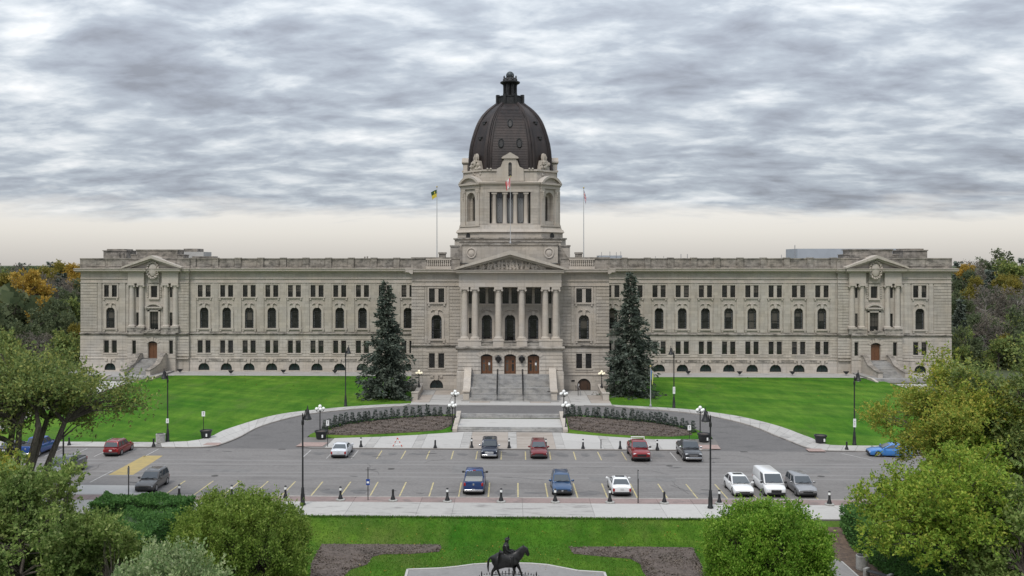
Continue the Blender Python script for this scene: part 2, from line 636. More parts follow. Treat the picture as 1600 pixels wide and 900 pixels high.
M_WLINE = mat('worn_white_line', (0.45, 0.44, 0.42), 0.8, col2=(0.25, 0.24, 0.23), scale=2.2, contrast=(0.4, 0.7))
M_XWALK = mat('faded_yellow_crosswalk', (0.40, 0.30, 0.11), 0.8, col2=(0.32, 0.25, 0.11), scale=1.4)


def sheet(name, poly, off, material, parent=None, skirt=0.0, kind='structure', relief=None):
    """polygon in plan laid on the ground profile; with a skirt its edges go down like a kerb"""
    bm = bmesh.new()
    pl = [Vector((p[0], p[1])) for i, p in enumerate(poly) if (Vector(p[:2]) - Vector(poly[i - 1][:2])).length > 1e-3]
    vo, _, fo = delaunay_2d_cdt(pl, [], [list(range(len(pl)))], 1, 1e-5)[:3]
    vs_ = [bm.verts.new((p[0], p[1], 0)) for p in vo]
    for f_ in fo:
        bm.faces.new([vs_[i] for i in f_])
    ys = [p[1] for p in poly]
    cuts = [74.6 + 0.4 * i for i in range(11)] + [117 + i for i in range(12)] + [136 + 5 * i for i in range(6)]
    for c in cuts:
        if min(ys) < c < max(ys):
            bmesh.ops.bisect_plane(bm, geom=bm.verts[:] + bm.edges[:] + bm.faces[:], plane_co=(0, c, 0), plane_no=(0, 1, 0))
    if relief:
        bmesh.ops.subdivide_edges(bm, edges=bm.edges[:], cuts=3, use_grid_fill=True)
    for v in bm.verts:
        v.co.z = gz(v.co.y) + off
        if relief:
            v.co.z += relief(v.co.x, v.co.y) if not v.is_boundary else 0
    bmesh.ops.recalc_face_normals(bm, faces=bm.faces[:])
    if skirt:
        be = [e for e in bm.edges if e.is_boundary]
        ex = bmesh.ops.extrude_edge_only(bm, edges=be)
        for g in ex['geom']:
            if isinstance(g, bmesh.types.BMVert):
                g.co.z -= skirt
    me = bpy.data.meshes.new(name)
    bm.to_mesh(me)
    bm.free()
    me.materials.append(material)
    o = put(name, me, parent)
    if kind and parent is None:
        o['kind'] = kind
    return o


def quad_slab(name, p, material, parent, th=0.03, gap=0.02, z_off=0.0):
    """one paving slab from four ground points (given in order round)"""
    c = sum((Vector(q) for q in p), Vector()) / 4
    q4 = []
    for q in p:
        q = Vector(q)
        d = (c - q)
        d.z = 0
        q4.append(q + d.normalized() * gap * 1.4)
    mb = MB()
    mb.add([(q.x - c.x, q.y - c.y, q.z - c.z + z_off) for q in q4] + [(q.x - c.x, q.y - c.y, q.z - c.z - th + z_off) for q in q4],
           [(0, 1, 2, 3), (0, 4, 5, 1), (1, 5, 6, 2), (2, 6, 7, 3), (3, 7, 4, 0)])
    return mb.build(name, material, parent, loc=c)


def resample(pts, n):
    pts = [Vector(p) for p in pts]
    ds = [0.0]
    for a, b in zip(pts, pts[1:]):
        ds.append(ds[-1] + (b - a).length)
    o = []
    for i in range(n + 1):
        t = ds[-1] * i / n
        k = max(j for j in range(len(ds)) if ds[j] <= t + 1e-9)
        k = min(k, len(pts) - 2)
        u = (t - ds[k]) / max(1e-9, ds[k + 1] - ds[k])
        o.append(pts[k].lerp(pts[k + 1], u))
    return o


def smooth_line(pts, n=24):
    """Catmull-Rom through points"""
    P = [Vector(p) for p in pts]
    P = [P[0] * 2 - P[1]] + P + [P[-1] * 2 - P[-2]]
    o = []
    for i in range(1, len(P) - 2):
        for k in range(8):
            t = k / 8
            a, b, c, d = P[i - 1], P[i], P[i + 1], P[i + 2]
            o.append(0.5 * ((2 * b) + (c - a) * t + (2 * a - 5 * b + 4 * c - d) * t * t + (3 * b - a - 3 * c + d) * t ** 3))
    o.append(P[-2])
    return resample(o, n)


# big ground sheet reaching the horizon
mb = MB()
gys = [-600, -100, 40, 74.6, 75.6, 76.6, 77.6, 78.6, 117, 119, 121, 123, 125, 127, 128, 136, 145, 161, 300, 800, 2500, 14000]
rows = [[(x, y, gz(y) - 0.22) for x in (-12000, -600, -150, 0, 150, 600, 12000)] for y in gys]
mb.rings(rows, cap=False, closed=False)
structure(mb.build('ground', M_GROUND))

YK, YN = 107.5, 85.3              # far and near kerb of the street
WX = 135.0
# outline of the curved drive, read left and right
dl_lawn = [gnd(*p, 0.1) for p in [(250, 691), (300, 689), (332, 681), (350, 672), (400, 656), (450, 645), (500, 639.5), (550, 635), (600, 632), (642, 630.3)]]
dl_road = [gnd(*p) for p in [(250, 701.5), (322, 700), (350, 694), (375, 684), (400, 670), (450, 654.5), (500, 645.5), (550, 640.5), (600, 637), (660, 634), (720, 632.5), (797, 632)]]
dr_lawn = [gnd(*p, 0.1) for p in [(1362, 696.5), (1292, 695), (1270, 685), (1230, 670), (1180, 656), (1130, 646.5), (1080, 640), (1030, 636.5), (985, 634), (956, 632.5)]]
dr_road = [gnd(*p) for p in [(1355, 705), (1280, 704), (1255, 699), (1230, 689), (1192, 673), (1155, 661), (1117, 652.5), (1080, 646.5), (1030, 641.5), (980, 638), (930, 635), (870, 632.8), (797, 632)]]
dl_in = [gnd(*p) for p in [(718, 648), (680, 649.5), (630, 651.5), (590, 655), (550, 660), (520, 666), (495, 675), (478, 684), (469, 692), (472, 698), (487, 701.8)]]
dr_in = [gnd(*p) for p in [(878, 648.5), (920, 650.5), (970, 654), (1020, 659), (1060, 665.5), (1090, 673), (1110, 683), (1121, 693), (1119, 700), (1106, 704.6)]]
for L_ in (dl_road, dr_road):
    L_[0].y = YK; L_[1].y = min(L_[1].y, YK + 0.3)
dl_in[-1].y = YK; dr_in[-1].y = YK
SL_lawn, SL_road = smooth_line(dl_lawn, 40), smooth_line(dl_road, 40)
SR_lawn, SR_road = smooth_line(dr_lawn, 40), smooth_line(dr_road, 40)
SL_in, SR_in = smooth_line(dl_in, 26), smooth_line(dr_in, 26)

# street and drive
bump_l = [gnd(106, 760), gnd(112, 759.5), gnd(214, 760.5), gnd(226, 768)]
street = sheet('street', [(-WX, YN), (WX, YN), (WX, YK), (-WX, YK)], 0.0, M_ASPH)
drive_poly = [(p.x, p.y) for p in SL_road] + [(p.x, p.y) for p in reversed(SR_road[:-1])] + [(p.x, p.y - 0.02) for p in reversed(SR_in)] + [(SR_in[0].x, 127.4), (SL_in[0].x, 127.4)] + [(p.x, p.y - 0.02) for p in SL_in]
sheet('drive', drive_poly, 0.004, M_ASPH2)

# paint on the street
def line(p, q, w, material, z=0.008, name='parking_line'):
    p, q = Vector((p[0], p[1], 0)), Vector((q[0], q[1], 0))
    d = (q - p).normalized()
    s = Vector((-d.y, d.x, 0)) * w / 2
    mb = MB()
    mb.add([(p + s), (p - s), (q - s), (q + s)], [(0, 1, 2, 3)])
    o = mb.build(name, material, street)
    o.location.z = z
    return o


for k in range(-12, 12):
    X = -2.01 + 2.745 * k
    if X > 32:
        continue
    line((X, 85.75), (X + rnd.uniform(-.05, .05), 91.3), 0.13, M_YLINE if abs(k) < 13 else M_WLINE)
for X in (-41.4, -44.3, -47.1):
    line((X, 90.3), (X, 95.6), 0.13, M_WLINE)
for k in range(-8, 9):
    X = -1.0 + 2.755 * k
    line((X, 106.7), (X + rnd.uniform(-.05, .05), 102.2), 0.12, M_YLINE if abs(k) < 6 else M_WLINE)
for k in range(6):
    X = -40.9 - 2.8 * k
    line((X, 106.9), (X, 102.4), 0.12, M_WLINE)
for X in (37.6, 40.6):
    line((X, 106.8), (X + 2.2, 103.0), 0.12, M_WLINE)
xw = [gnd(*p) for p in [(225, 712), (254.5, 712), (208, 742), (169.5, 742)]]
mb = MB(); mb.add([(p.x, p.y, 0.008) for p in xw], [(0, 1, 2, 3)])
mb.build('crosswalk_marking', M_XWALK, street)
for (y, x0, x1) in ((93.6, -80, 70), (95.3, -60, 90), (99.2, -75, 80), (100.9, -90, 60)):
    P = [Vector((x0 + (x1 - x0) * k / 24, y + .18 * math.sin(k * .9 + y), 0)) for k in range(25)]
    mb = MB()
    mb.add([p + Vector((0, q_, 0)) for p in P for q_ in (-.3, .3)], [(2 * k, 2 * k + 2, 2 * k + 3, 2 * k + 1) for k in range(24)])
    mb.build('tyre_track', mat('tyre_worn_asphalt', (.185, .176, .169), .8, col2=(.212, .2, .192), scale=.35), street, loc=(0, 0, .0035))
# sealed seam along the middle of the street, long tar joints and patches
for (x0, x1, y, w) in [(-120, 120, 97.7, 0.10), (-70, -22, 100.4, 0.05), (8, 80, 94.3, 0.05)]:
    line((x0, y), (x1, y), w, mat('tar_seam', (0.20, 0.195, 0.19), 0.9, var=0.3, scale=0.8), 0.006, 'seam')
M_TAR = mat('tar_patch', (0.075, 0.072, 0.070), 0.8, var=0.4, scale=1.5)
M_OIL = mat('oil_darkened_asphalt', (0.150, 0.144, 0.140), 0.75, col2=(0.105, 0.10, 0.098), scale=1.1)
for i in range(26):
    x = rnd.uniform(-38, 36)
    y = rnd.choice([rnd.uniform(86.5, 90.5), rnd.uniform(102.5, 106.5), rnd.uniform(91, 102)])
    mb = MB()
    n_ = 9
    a0, sx_, sy_ = rnd.uniform(0, 3), rnd.uniform(.15, .9), rnd.uniform(.08, .3)
    mb.add([(sx_ * math.cos(6.283 * k / n_) * rnd.uniform(.6, 1.1), sy_ * math.sin(6.283 * k / n_) * rnd.uniform(.5, 1.1), 0) for k in range(n_)], [tuple(range(n_))])
    mb.build('tar_patch', M_TAR, street, loc=(x, y, 0.010), rot=rnd.uniform(-.3, .3))

# darkened ground in the parking bays, cracks, drain covers
def blotch(x, y, sx_, sy_, material, z, name, n_=16, rough_=.35):
    mb = MB()
    ph = rnd.uniform(0, 6)
    P = []
    for k in range(n_):
        a = 6.283 * k / n_
        r_ = 1 + rough_ * (.5 * math.sin(2 * a + ph) + .3 * math.sin(5 * a + 2 * ph) + .25 * rnd.uniform(-1, 1))
        P.append((sx_ * r_ * math.cos(a), sy_ * r_ * math.sin(a), 0))
    mb.add(P, [tuple(range(n_))])
    return mb.build(name, material, street, loc=(x, y, z))


for k in range(-8, 8):
    x = -1.0 + 2.755 * (k + .5)
    if rnd.random() < .75:
        blotch(x + rnd.uniform(-.3, .3), 104.9, rnd.uniform(.5, 1.15), rnd.uniform(.5, 1.3), M_OIL, .0055, 'oil_stain')
for k in range(-10, 11):
    x = -2.01 + 2.745 * (k + .5)
    if rnd.random() < .7:
        blotch(x + rnd.uniform(-.3, .3), 87.4, rnd.uniform(.5, 1.2), rnd.uniform(.4, 1.2), M_OIL, .0055, 'oil_stain')
for k in range(16):
    x, y = rnd.uniform(-45, 40), rnd.uniform(87, 106)
    a = rnd.choice([rnd.uniform(-.25, .25), rnd.uniform(1.2, 1.9)])
    pts = [Vector((x, y, 0))]
    for j in range(rnd.randint(5, 12)):
        a += rnd.uniform(-.4, .4)
        pts.append(pts[-1] + Vector((math.cos(a), math.sin(a), 0)) * rnd.uniform(.3, .9))
    pts = [p for p in pts if YN + .2 < p.y < YK - .2]
    if len(pts) < 3:
        continue
    mb = MB()
    vv, ff = [], []
    for j, p in enumerate(pts):
        w = rnd.uniform(.015, .035)
        d = (pts[min(j + 1, len(pts) - 1)] - pts[max(0, j - 1)]).normalized()
        sd = Vector((-d.y, d.x, 0)) * w
        vv += [p + sd, p - sd]
        if j:
            ff.append((2 * j - 2, 2 * j - 1, 2 * j + 1, 2 * j))
    mb.add(vv, ff)
    mb.build('crack', M_TAR, street, loc=(0, 0, .0115))
for (x0, x1, y0_, y1_) in ((-18.5, -12.2, 99.6, 101.7), (8.0, 16.5, 92.2, 94.0), (26.0, 33.0, 96.2, 98.9), (-33.0, -27.0, 95.0, 96.6), (-6, -3.5, 95.5, 99.0)):
    mb = MB(); mb.add([(x0, y0_, 0), (x1, y0_ + .15, 0), (x1 + .1, y1_, 0), (x0 - .1, y1_ - .1, 0)], [(0, 1, 2, 3)])
    mb.build('patch_repair', mat('asphalt_patch', (.165, .158, .153), .9, var=.12, scale=1.2), street, loc=(0, 0, .0045))
for (x, y) in ((-12.5, 97.2), (17.0, 99.5), (-30, 93.5), (31.5, 95.0)):
    mb = MB(); mb.lathe([(.36, .0), (.36, .012), (.02, .013)], 0, 0, 18)
    mb.build('manhole_cover', mat('cast_iron_cover', (.06, .055, .05), .7), street, loc=(x, y, .002))
for (x, y) in ((-26.5, 107.2), (26.8, 107.2), (-38, 85.6), (12, 85.6)):
    mb = MB(); mb.box(-.4, .4, -.22, .22, 0, .012)
    mb.build('drain_grate', mat('cast_iron_cover', (.06, .055, .05), .7), street, loc=(x, y, .003))

# far pavement along the kerb: left run, plaza in the middle, right run
def pave_run(name, poly, off, base_mat, parent=None):
    return sheet(name, poly, off, base_mat, parent, skirt=0.2)


fk = [(-WX, YK), (SL_road[0].x, YK)]
walk_l_poly = [(-WX, YK)] + [(p.x, p.y) for p in SL_road[:]] + [(p.x, p.y) for p in reversed(SL_lawn)] + [(-WX, SL_lawn[0].y)]
walk_l_poly[1] = (SL_road[0].x, YK)
walk_left = pave_run('sidewalk', walk_l_poly, 0.09, M_JOINT)
walk_r_poly = [(WX, YK)] + [(p.x, p.y) for p in SR_road[:]] + [(p.x, p.y) for p in reversed(SR_lawn)] + [(WX, SR_lawn[0].y)]
walk_right = pave_run('sidewalk', list(reversed(walk_r_poly)), 0.09, M_JOINT)


def curved_slabs(road, lawn, parent, n, flip):
    """two rows of slabs and a kerb line between the drive and the lawn"""
    A, B = resample(road, n), resample(lawn, n)
    for i in range(n):
        a0, a1, b0, b1 = A[i], A[i + 1], B[i], B[i + 1]
        def up(p):
            return Vector((p.x, p.y, gz(p.y) + 0.125))
        k0, k1 = a0.lerp(b0, 0.06), a1.lerp(b1, 0.06)
        m0, m1 = a0.lerp(b0, 0.5), a1.lerp(b1, 0.5)
        frac = i / n
        ma = M_WALK if frac < 0.4 and not flip else M_WALKD
        quad_slab('kerb_stone', [up(a0), up(a1), up(k1), up(k0)], M_KERB, parent, 0.2, 0.004)
        if (a0 - b0).length > 2.6:
            quad_slab('slab', [up(k0), up(k1), up(m1), up(m0)], ma, parent, 0.05, 0.02)
            quad_slab('slab', [up(m0), up(m1), up(b1), up(b0)], ma, parent, 0.05, 0.02)
        else:
            quad_slab('slab', [up(k0), up(k1), up(b1), up(b0)], ma, parent, 0.05, 0.02)


def matched(road, lawn):
    """drive edge and lawn edge start and end together"""
    e = road[-1]
    return road, lawn


Lr = [p for p in SL_road if p.x < SL_lawn[-1].x + 0.5]
Rr = [p for p in SR_road if p.x > SR_lawn[-1].x - 0.5]
curved_slabs(Lr, SL_lawn, walk_left, 26, False)
curved_slabs(Rr, SR_lawn, walk_right, 26, True)
x = SL_lawn[0].x
while x > -75:
    w = 2.7
    quad_slab('slab', [(x - w, YK + .2, .125), (x, YK + .2, .125), (x, SL_lawn[0].y, .125), (x - w, SL_lawn[0].y, .125)], M_WALKD, walk_left, 0.05)
    quad_slab('kerb_stone', [(x - w, YK, .127), (x, YK, .127), (x, YK + .2, .127), (x - w, YK + .2, .127)], M_KERB, walk_left, 0.2, 0.004)
    x -= w
x = SR_lawn[0].x
while x < 75:
    w = 2.7
    quad_slab('slab', [(x, YK + .2, .125), (x + w, YK + .2, .125), (x + w, SR_lawn[0].y, .125), (x, SR_lawn[0].y, .125)], M_WALKD, walk_right, 0.05)
    quad_slab('kerb_stone', [(x, YK, .127), (x + w, YK, .127), (x + w, YK + .2, .127), (x, YK + .2, .127)], M_KERB, walk_right, 0.2, 0.004)
    x += w

# plaza between the street and the lower steps, with the two island beds
SXL, SXR = -6.75, 6.75              # lower steps
fl = [gnd(*p, 0.1) for p in [(484, 683), (525, 685), (600, 682.5), (650, 680), (690, 676.5), (712, 674.5)]]
fr = [gnd(*p, 0.1) for p in [(1096, 686), (1050, 687.5), (1005, 686), (960, 683), (920, 680), (884, 676)]]
tipL = [p for p in SL_in if p.y < 114.5]
tipR = [p for p in SR_in if p.y < 114.5]
plaza_poly = [(p.x, p.y) for p in tipL] + [(p.x, p.y) for p in reversed(tipR)] + [(p.x, p.y) for p in fr] + [(SXR + .6, 118.5), (SXL - .6, 118.5)] + [(p.x, p.y) for p in reversed(fl)]
plaza = sheet('sidewalk', plaza_poly, 0.09, M_JOINT, skirt=0.2)
# islands: grass with a bed of bare soil
isl_l = [(p.x, p.y) for p in SL_in if p.y >= 114.4] + [(p.x, p.y) for p in fl] + [(SXL - .75, 118.7), (SXL - .75, 127.3)]
isl_r = [(p.x, p.y) for p in SR_in if p.y >= 114.4] + [(p.x, p.y) for p in fr] + [(SXR + .75, 118.7), (SXR + .75, 127.3)]
sheet('island_lawn', isl_l, 0.11, M_GRASS_N, skirt=0.25)
sheet('island_lawn', isl_r, 0.11, M_GRASS_N, skirt=0.25)


def lump(x, y):
    return 0.05 * math.sin(x * 2.3 + y) * math.sin(y * 3.1 - x) + 0.14


bl = [gnd(*p, 0.1) for p in [(712, 651), (680, 652), (630, 654), (590, 657.5), (550, 663), (524, 669), (512, 674), (510, 679), (540, 680.5), (600, 678), (650, 675.5), (690, 672), (704, 666)]]
br_ = [gnd(*p, 0.1) for p in [(885, 652), (920, 653.5), (970, 657), (1020, 662), (1055, 668), (1076, 674), (1082, 680), (1050, 682.5), (1005, 681.5), (960, 679), (920, 675.5), (890, 671)]]
sheet('planting_bed', [(p.x, p.y) for p in bl], 0.13, M_SOIL, relief=lump)
sheet('planting_bed', [(p.x, p.y) for p in br_], 0.13, M_SOIL, relief=lump)
# plaza slabs: wide panels with narrow bands between, running from the kerb to the back edge
back = sorted([(p.x, p.y) for p in fl + fr] + [(SXL - .6, 118.4), (SXR + .6, 118.4)])


def back_y(x):
    for (a, ya), (b, yb) in zip(back, back[1:]):
        if a <= x <= b:
            return ya + (yb - ya) * (x - a) / max(1e-6, b - a)
    return YK + 6


edges = [-21.6]
while edges[-1] < 21.2:
    edges.append(edges[-1] + (4.55 if len(edges) % 2 else 1.05))
for i, (a, b) in enumerate(zip(edges, edges[1:])):
    wide = i % 2 == 0
    ya, yb = back_y(a), back_y(b)
    ma = M_WALKP if (wide and abs((a + b) / 2) < 7.4 and abs((a + b) / 2) > 2) else (M_WALK if wide else M_WALKD)
    n_ = 2 if wide else 4
    for k in range(n_):
        t0, t1 = k / n_, (k + 1) / n_
        y0a, y1a = YK + .25 + (ya - YK - .25) * t0, YK + .25 + (ya - YK - .25) * t1
        y0b, y1b = YK + .25 + (yb - YK - .25) * t0, YK + .25 + (yb - YK - .25) * t1
        quad_slab('slab', [(a, y0a, .125), (b, y0b, .125), (b, y1b, .125), (a, y1a, .125)], ma, plaza, 0.05, 0.015)
    quad_slab('kerb_stone', [(a, YK, .127), (b, YK, .127), (b, YK + .25, .127), (a, YK + .25, .127)], M_KERB, plaza, 0.2, 0.004)
for (px, py, sgn) in ((485, 694, 1), (1100, 698, -1)):
    c = gnd(px, py, 0.13)
    quad_slab('tactile_plate', [(c.x - 1.5, c.y - 1.2, .130), (c.x + 1.7, c.y - 1.2, .130), (c.x + 1.9, c.y + 1.2, .130), (c.x - 1.2, c.y + 1.2, .130)], M_RED, plaza, 0.03)
for (px, py, pa) in ((332, 693.5, walk_left), (1274, 703, walk_right)):
    c = gnd(px, py, 0.13)
    quad_slab('tactile_plate', [(c.x - 1.0, c.y - .8, .131), (c.x + 1.0, c.y - .8, .131), (c.x + .9, c.y + .8, .131), (c.x - .9, c.y + .8, .131)], M_RED, pa, 0.03)

# lawns in front of the wings
lawn_l = [(-65.2, SL_lawn[0].y)] + [(p.x, p.y) for p in SL_lawn] + [(-15.0, 141), (-15.0, 150.6), (-18.0, 150.8), (-18.0, 168.8), (-61.5, 168.8), (-65.2, 166)]
lawn_r = [(65.2, SR_lawn[0].y)] + [(p.x, p.y) for p in SR_lawn] + [(15.0, 141), (15.0, 150.6), (18.0, 150.8), (18.0, 168.8), (61.5, 168.8), (65.2, 166)]
sheet('lawn', lawn_l, 0.10, M_GRASS)
sheet('lawn', lawn_r, 0.10, M_GRASS)
for s in (-1, 1):
    sheet('lawn', [(s * 72.2, 112), (s * WX, 112), (s * WX, 150), (s * 72.2, 158)], 0.10, M_GRASS)
    sheet('path', [(s * 65.4, 111.8), (s * 72.0, 111.8), (s * 72.0, 160), (s * 65.4, 160)], 0.095, M_WALK)
    # strip of gravel paving along the foot of the wing
    sheet('gravel_strip', [(s * 17.0, 168.85), (s * 83.5, 168.85), (s * 83.5, 177.5), (s * 17.0, 177.5)], 0.07, M_WALKD)
# forecourt before the central block
fore = sheet('forecourt', [(-15, 137.3), (15, 137.3), (18, 150.8), (18, 178), (-18, 178), (-18, 150.8)], 0.08, M_JOINT)
for i in range(-5, 5):
    for (y0, y1) in ((137.4, 140.6), (140.7, 145.4), (145.5, 150.3)):
        x0, x1 = i * 3.0, i * 3.0 + 2.97
        quad_slab('slab', [(x0, y0, gz(y0) + .10), (x1, y0, gz(y0) + .10), (x1, y1, gz(y1) + .10), (x0, y1, gz(y1) + .10)], M_WALKP if (i * 7 + int(y0)) % 3 == 0 else M_WALKD, fore, 0.05)
# walk along the far edge of the drive before the stairs
wk = sheet('sidewalk', [(SL_lawn[-1].x, 135.4), (SR_lawn[-1].x, 135.4), (15.2, 137.4), (-15.2, 137.4)], 0.10, M_WALK, skirt=0.2)

# near pavement, bump-out and garden
near = sheet('sidewalk', [(-WX, 78.6), (WX, 78.6), (WX, YN), (-WX, YN)], 0.09, M_JOINT, skirt=0.2)
x = -66.0
while x < 60:
    w = 6.1 if int((x + 66) / 6.1) % 3 else 3.05
    quad_slab('slab', [(x, 78.65, .125), (x + w, 78.65, .125), (x + w, 83.2, .125), (x, 83.2, .125)], M_WALK if x > 2 else M_WALKD, near, 0.05, 0.012)
    quad_slab('paver_strip', [(x, 83.2, .125), (x + w, 83.2, .125), (x + w, 84.95, .125), (x, 84.95, .125)], M_BRICK, near, 0.05, 0.012)
    quad_slab('kerb_stone', [(x, 84.95, .128), (x + w, 84.95, .128), (x + w, YN, .128), (x, YN, .128)], M_KERB, near, 0.2, 0.004)
    x += w
sheet('sidewalk', [(p.x, p.y) for p in bump_l] + [(bump_l[3].x + 1.2, YN), (bump_l[0].x - 1.0, YN)], 0.124, M_WALK, skirt=0.2)

GARDEN_HOLES = []
garden = sheet('garden_lawn', [(-60, 30), (60, 30), (60, 78.55), (-60, 78.55)], 0.0, M_GRASS_N)
for pts in ([(484, 905), (487, 880), (502, 851), (688, 851), (690, 855), (686, 862), (640, 865.5), (598, 866), (582, 870), (573, 882), (548, 890), (532, 905)],
            [(889, 855), (1000, 855), (1082, 856.5), (1108, 905), (1014, 905), (1004, 893), (1001, 882), (985, 873), (930, 868.5), (896, 865)]):
    P = [gnd(*p, 0.02) for p in pts]
    GARDEN_HOLES.append([(p.x, p.y) for p in P])
    sheet('planting_bed', [(p.x, p.y) for p in P], 0.02, M_SOIL, relief=lambda x, y: 0.06 + 0.03 * math.sin(3 * x) * math.sin(4 * y))
pz = [gnd(*p, 0.02) for p in [(633, 905), (637, 890.5), (690, 888.5), (715, 886), (740, 882.5), (770, 880.8), (800, 880.5), (830, 881.2), (855, 883.2), (880, 888), (903, 892.5), (944, 895), (948, 905)]]
plaza_edge = [(p.x, p.y) for p in pz]
GARDEN_HOLES.append(plaza_edge + [(10, 50), (-10, 50)])
statue_plaza = sheet('statue_plaza', plaza_edge + [(10, 50), (-10, 50)], 0.03, M_PLAZA)
mb = MB()
ed = [Vector((p[0], p[1], -1.2)) for p in plaza_edge]
for a, b in zip(ed, ed[1:]):
    d = (b - a).normalized()
    s_ = Vector((-d.y, d.x, 0)) * 0.09
    mb.add([a - s_ + Vector((0, 0, .09)), b - s_ + Vector((0, 0, .09)), b + s_ + Vector((0, 0, .09)), a + s_ + Vector((0, 0, .09)), a - s_, b - s_, b + s_, a + s_],
           [(0, 1, 2, 3), (0, 4, 5, 1), (2, 6, 7, 3)])
mb.build('edging', M_WALK, statue_plaza)
# path and wood chips on the right
sheet('path', [(21.6, 40), (25.2, 40), (25.2, 71.5), (24.6, 74.0), (21.6, 74.0)], 0.02, M_PLAZA)
sheet('mulch_strip', [(25.25, 40), (27.5, 40), (27.5, 77.5), (25.0, 77.5), (24.7, 74.0), (25.25, 71.5)], 0.012, M_SOIL2)
mb = MB(); mb.box(25.2, 25.32, 45, 71.5, -1.2, -1.12); mb.build('edging', M_WALK, garden)
# narrow path on the left between hedge and trees
sheet('path', [(p.x, p.y) for p in [gnd(*q) for q in [(147, 796), (160, 796), (156, 840), (138, 840)]]], 0.015, M_PLAZA)

# ================================================================== BUILDING
YW = 176.0
B = thing('legislative_building', 'long pale limestone parliament building with columned portico and dark central dome', 'building', (0, YW, 0))
ZG = 0.9
Z_BASE, Z_STR0, Z_STR1, Z_ARCH, Z_COR0, Z_COR1, Z_PAR = 3.5, 7.95, 8.4, 17.95, 19.95, 20.7, 22.6


def arc_pts(xc, w, z1, n=12, rise=None):
    """left to right along the head of an opening; semicircle or flatter"""
    r = w / 2
    if rise is None:
        return [(xc - r * math.cos(math.pi * i / n), z1 - r + r * math.sin(math.pi * i / n)) for i in range(n + 1)]
    rad = (r * r + rise * rise) / (2 * rise)
    a = math.asin(r / rad)
    return [(xc + rad * math.sin(-a + 2 * a * i / n), z1 - rad + rad * math.cos(-a + 2 * a * i / n)) for i in range(n + 1)]


def wall_panel(mb, x0, x1, z0, z1, y, ops, depth=0.45):
    """wall face looking to -y with real openings and reveals; ops: (xc, w, za, zb, kind)"""
    xs = sorted({x0, x1, *[round(o[0] - o[1] / 2, 4) for o in ops], *[round(o[0] + o[1] / 2, 4) for o in ops]})
    zs = sorted({z0, z1, *[o[2] for o in ops], *[o[3] for o in ops]})
    xs = [x for x in xs if x0 - 1e-6 <= x <= x1 + 1e-6]
    zs = [z for z in zs if z0 - 1e-6 <= z <= z1 + 1e-6]
    for a, b in zip(xs, xs[1:]):
        run = None
        for c, d in zip(zs, zs[1:]):
            mx, mz = (a + b) / 2, (c + d) / 2
            inside = any(abs(mx - o[0]) < o[1] / 2 and o[2] < mz < o[3] for o in ops)
            if inside:
                if run:
                    mb.add([(a, y, run[0]), (b, y, run[0]), (b, y, run[1]), (a, y, run[1])], [(0, 1, 2, 3)])
                run = None
            else:
                run = (run[0], d) if run else (c, d)
        if run:
            mb.add([(a, y, run[0]), (b, y, run[0]), (b, y, run[1]), (a, y, run[1])], [(0, 1, 2, 3)])
    for o in ops:
        xc, w, za, zb, kind = o[:5]
        l, r = xc - w / 2, xc + w / 2
        if kind == 'rect':
            head = [(l, zb), (r, zb)]
        else:
            head = arc_pts(xc, w, zb, 12, None if kind == 'arch' else (w * 0.2 if kind == 'seg' else kind))
            for p, q in zip(head, head[1:]):
                mb.add([(p[0], y, p[1]), (q[0], y, q[1]), (q[0], y, zb), (p[0], y, zb)], [(0, 1, 2, 3)])
        loop = [(l, za)] + head + [(r, za)]
        for p, q in zip(loop, loop[1:] + loop[:1]):
            mb.add([(p[0], y, p[1]), (q[0], y, q[1]), (q[0], y + depth, q[1]), (p[0], y + depth, p[1])], [(0, 1, 2, 3)])


def courses(mb, x0, x1, z0, z1, y, ops=(), h=0.56, gap=0.085, proud=0.085, margin=0.0):
    """rusticated courses: slabs proud of the wall with open joints, cut round openings"""
    n = max(1, round((z1 - z0) / h))
    h = (z1 - z0) / n
    for i in range(n):
        a, b = z0 + i * h + gap / 2, z0 + (i + 1) * h - gap / 2
        cuts = sorted((o[0] - o[1] / 2 - margin, o[0] + o[1] / 2 + margin) for o in ops if o[2] < b and o[3] > a)
        x = x0
        segs = []
        for c, d in cuts:
            if c > x + 0.02:
                segs.append((x, min(c, x1)))
            x = max(x, d)
        if x < x1 - 0.02:
            segs.append((x, x1))
        for c, d in segs:
            mb.add([(c, y - proud, a), (d, y - proud, a), (d, y - proud, b), (c, y - proud, b), (c, y + .02, a), (d, y + .02, a), (d, y + .02, b), (c, y + .02, b)],
                   [(0, 1, 2, 3), (0, 4, 5, 1), (1, 5, 6, 2), (2, 6, 7, 3), (3, 7, 4, 0)])


def cornice_prof(y, z0, z1, out):
    """classical cornice section: bed mould, soffit, corona, cap"""
    h = z1 - z0
    return [(y + .3, z0), (y, z0), (y - out * .25, z0 + h * .18), (y - out * .32, z0 + h * .34), (y - out * .85, z0 + h * .38), (y - out * .85, z0 + h * .66), (y - out * .92, z0 + h * .72), (y - out, z0 + h), (y + .3, z0 + h + .05)]


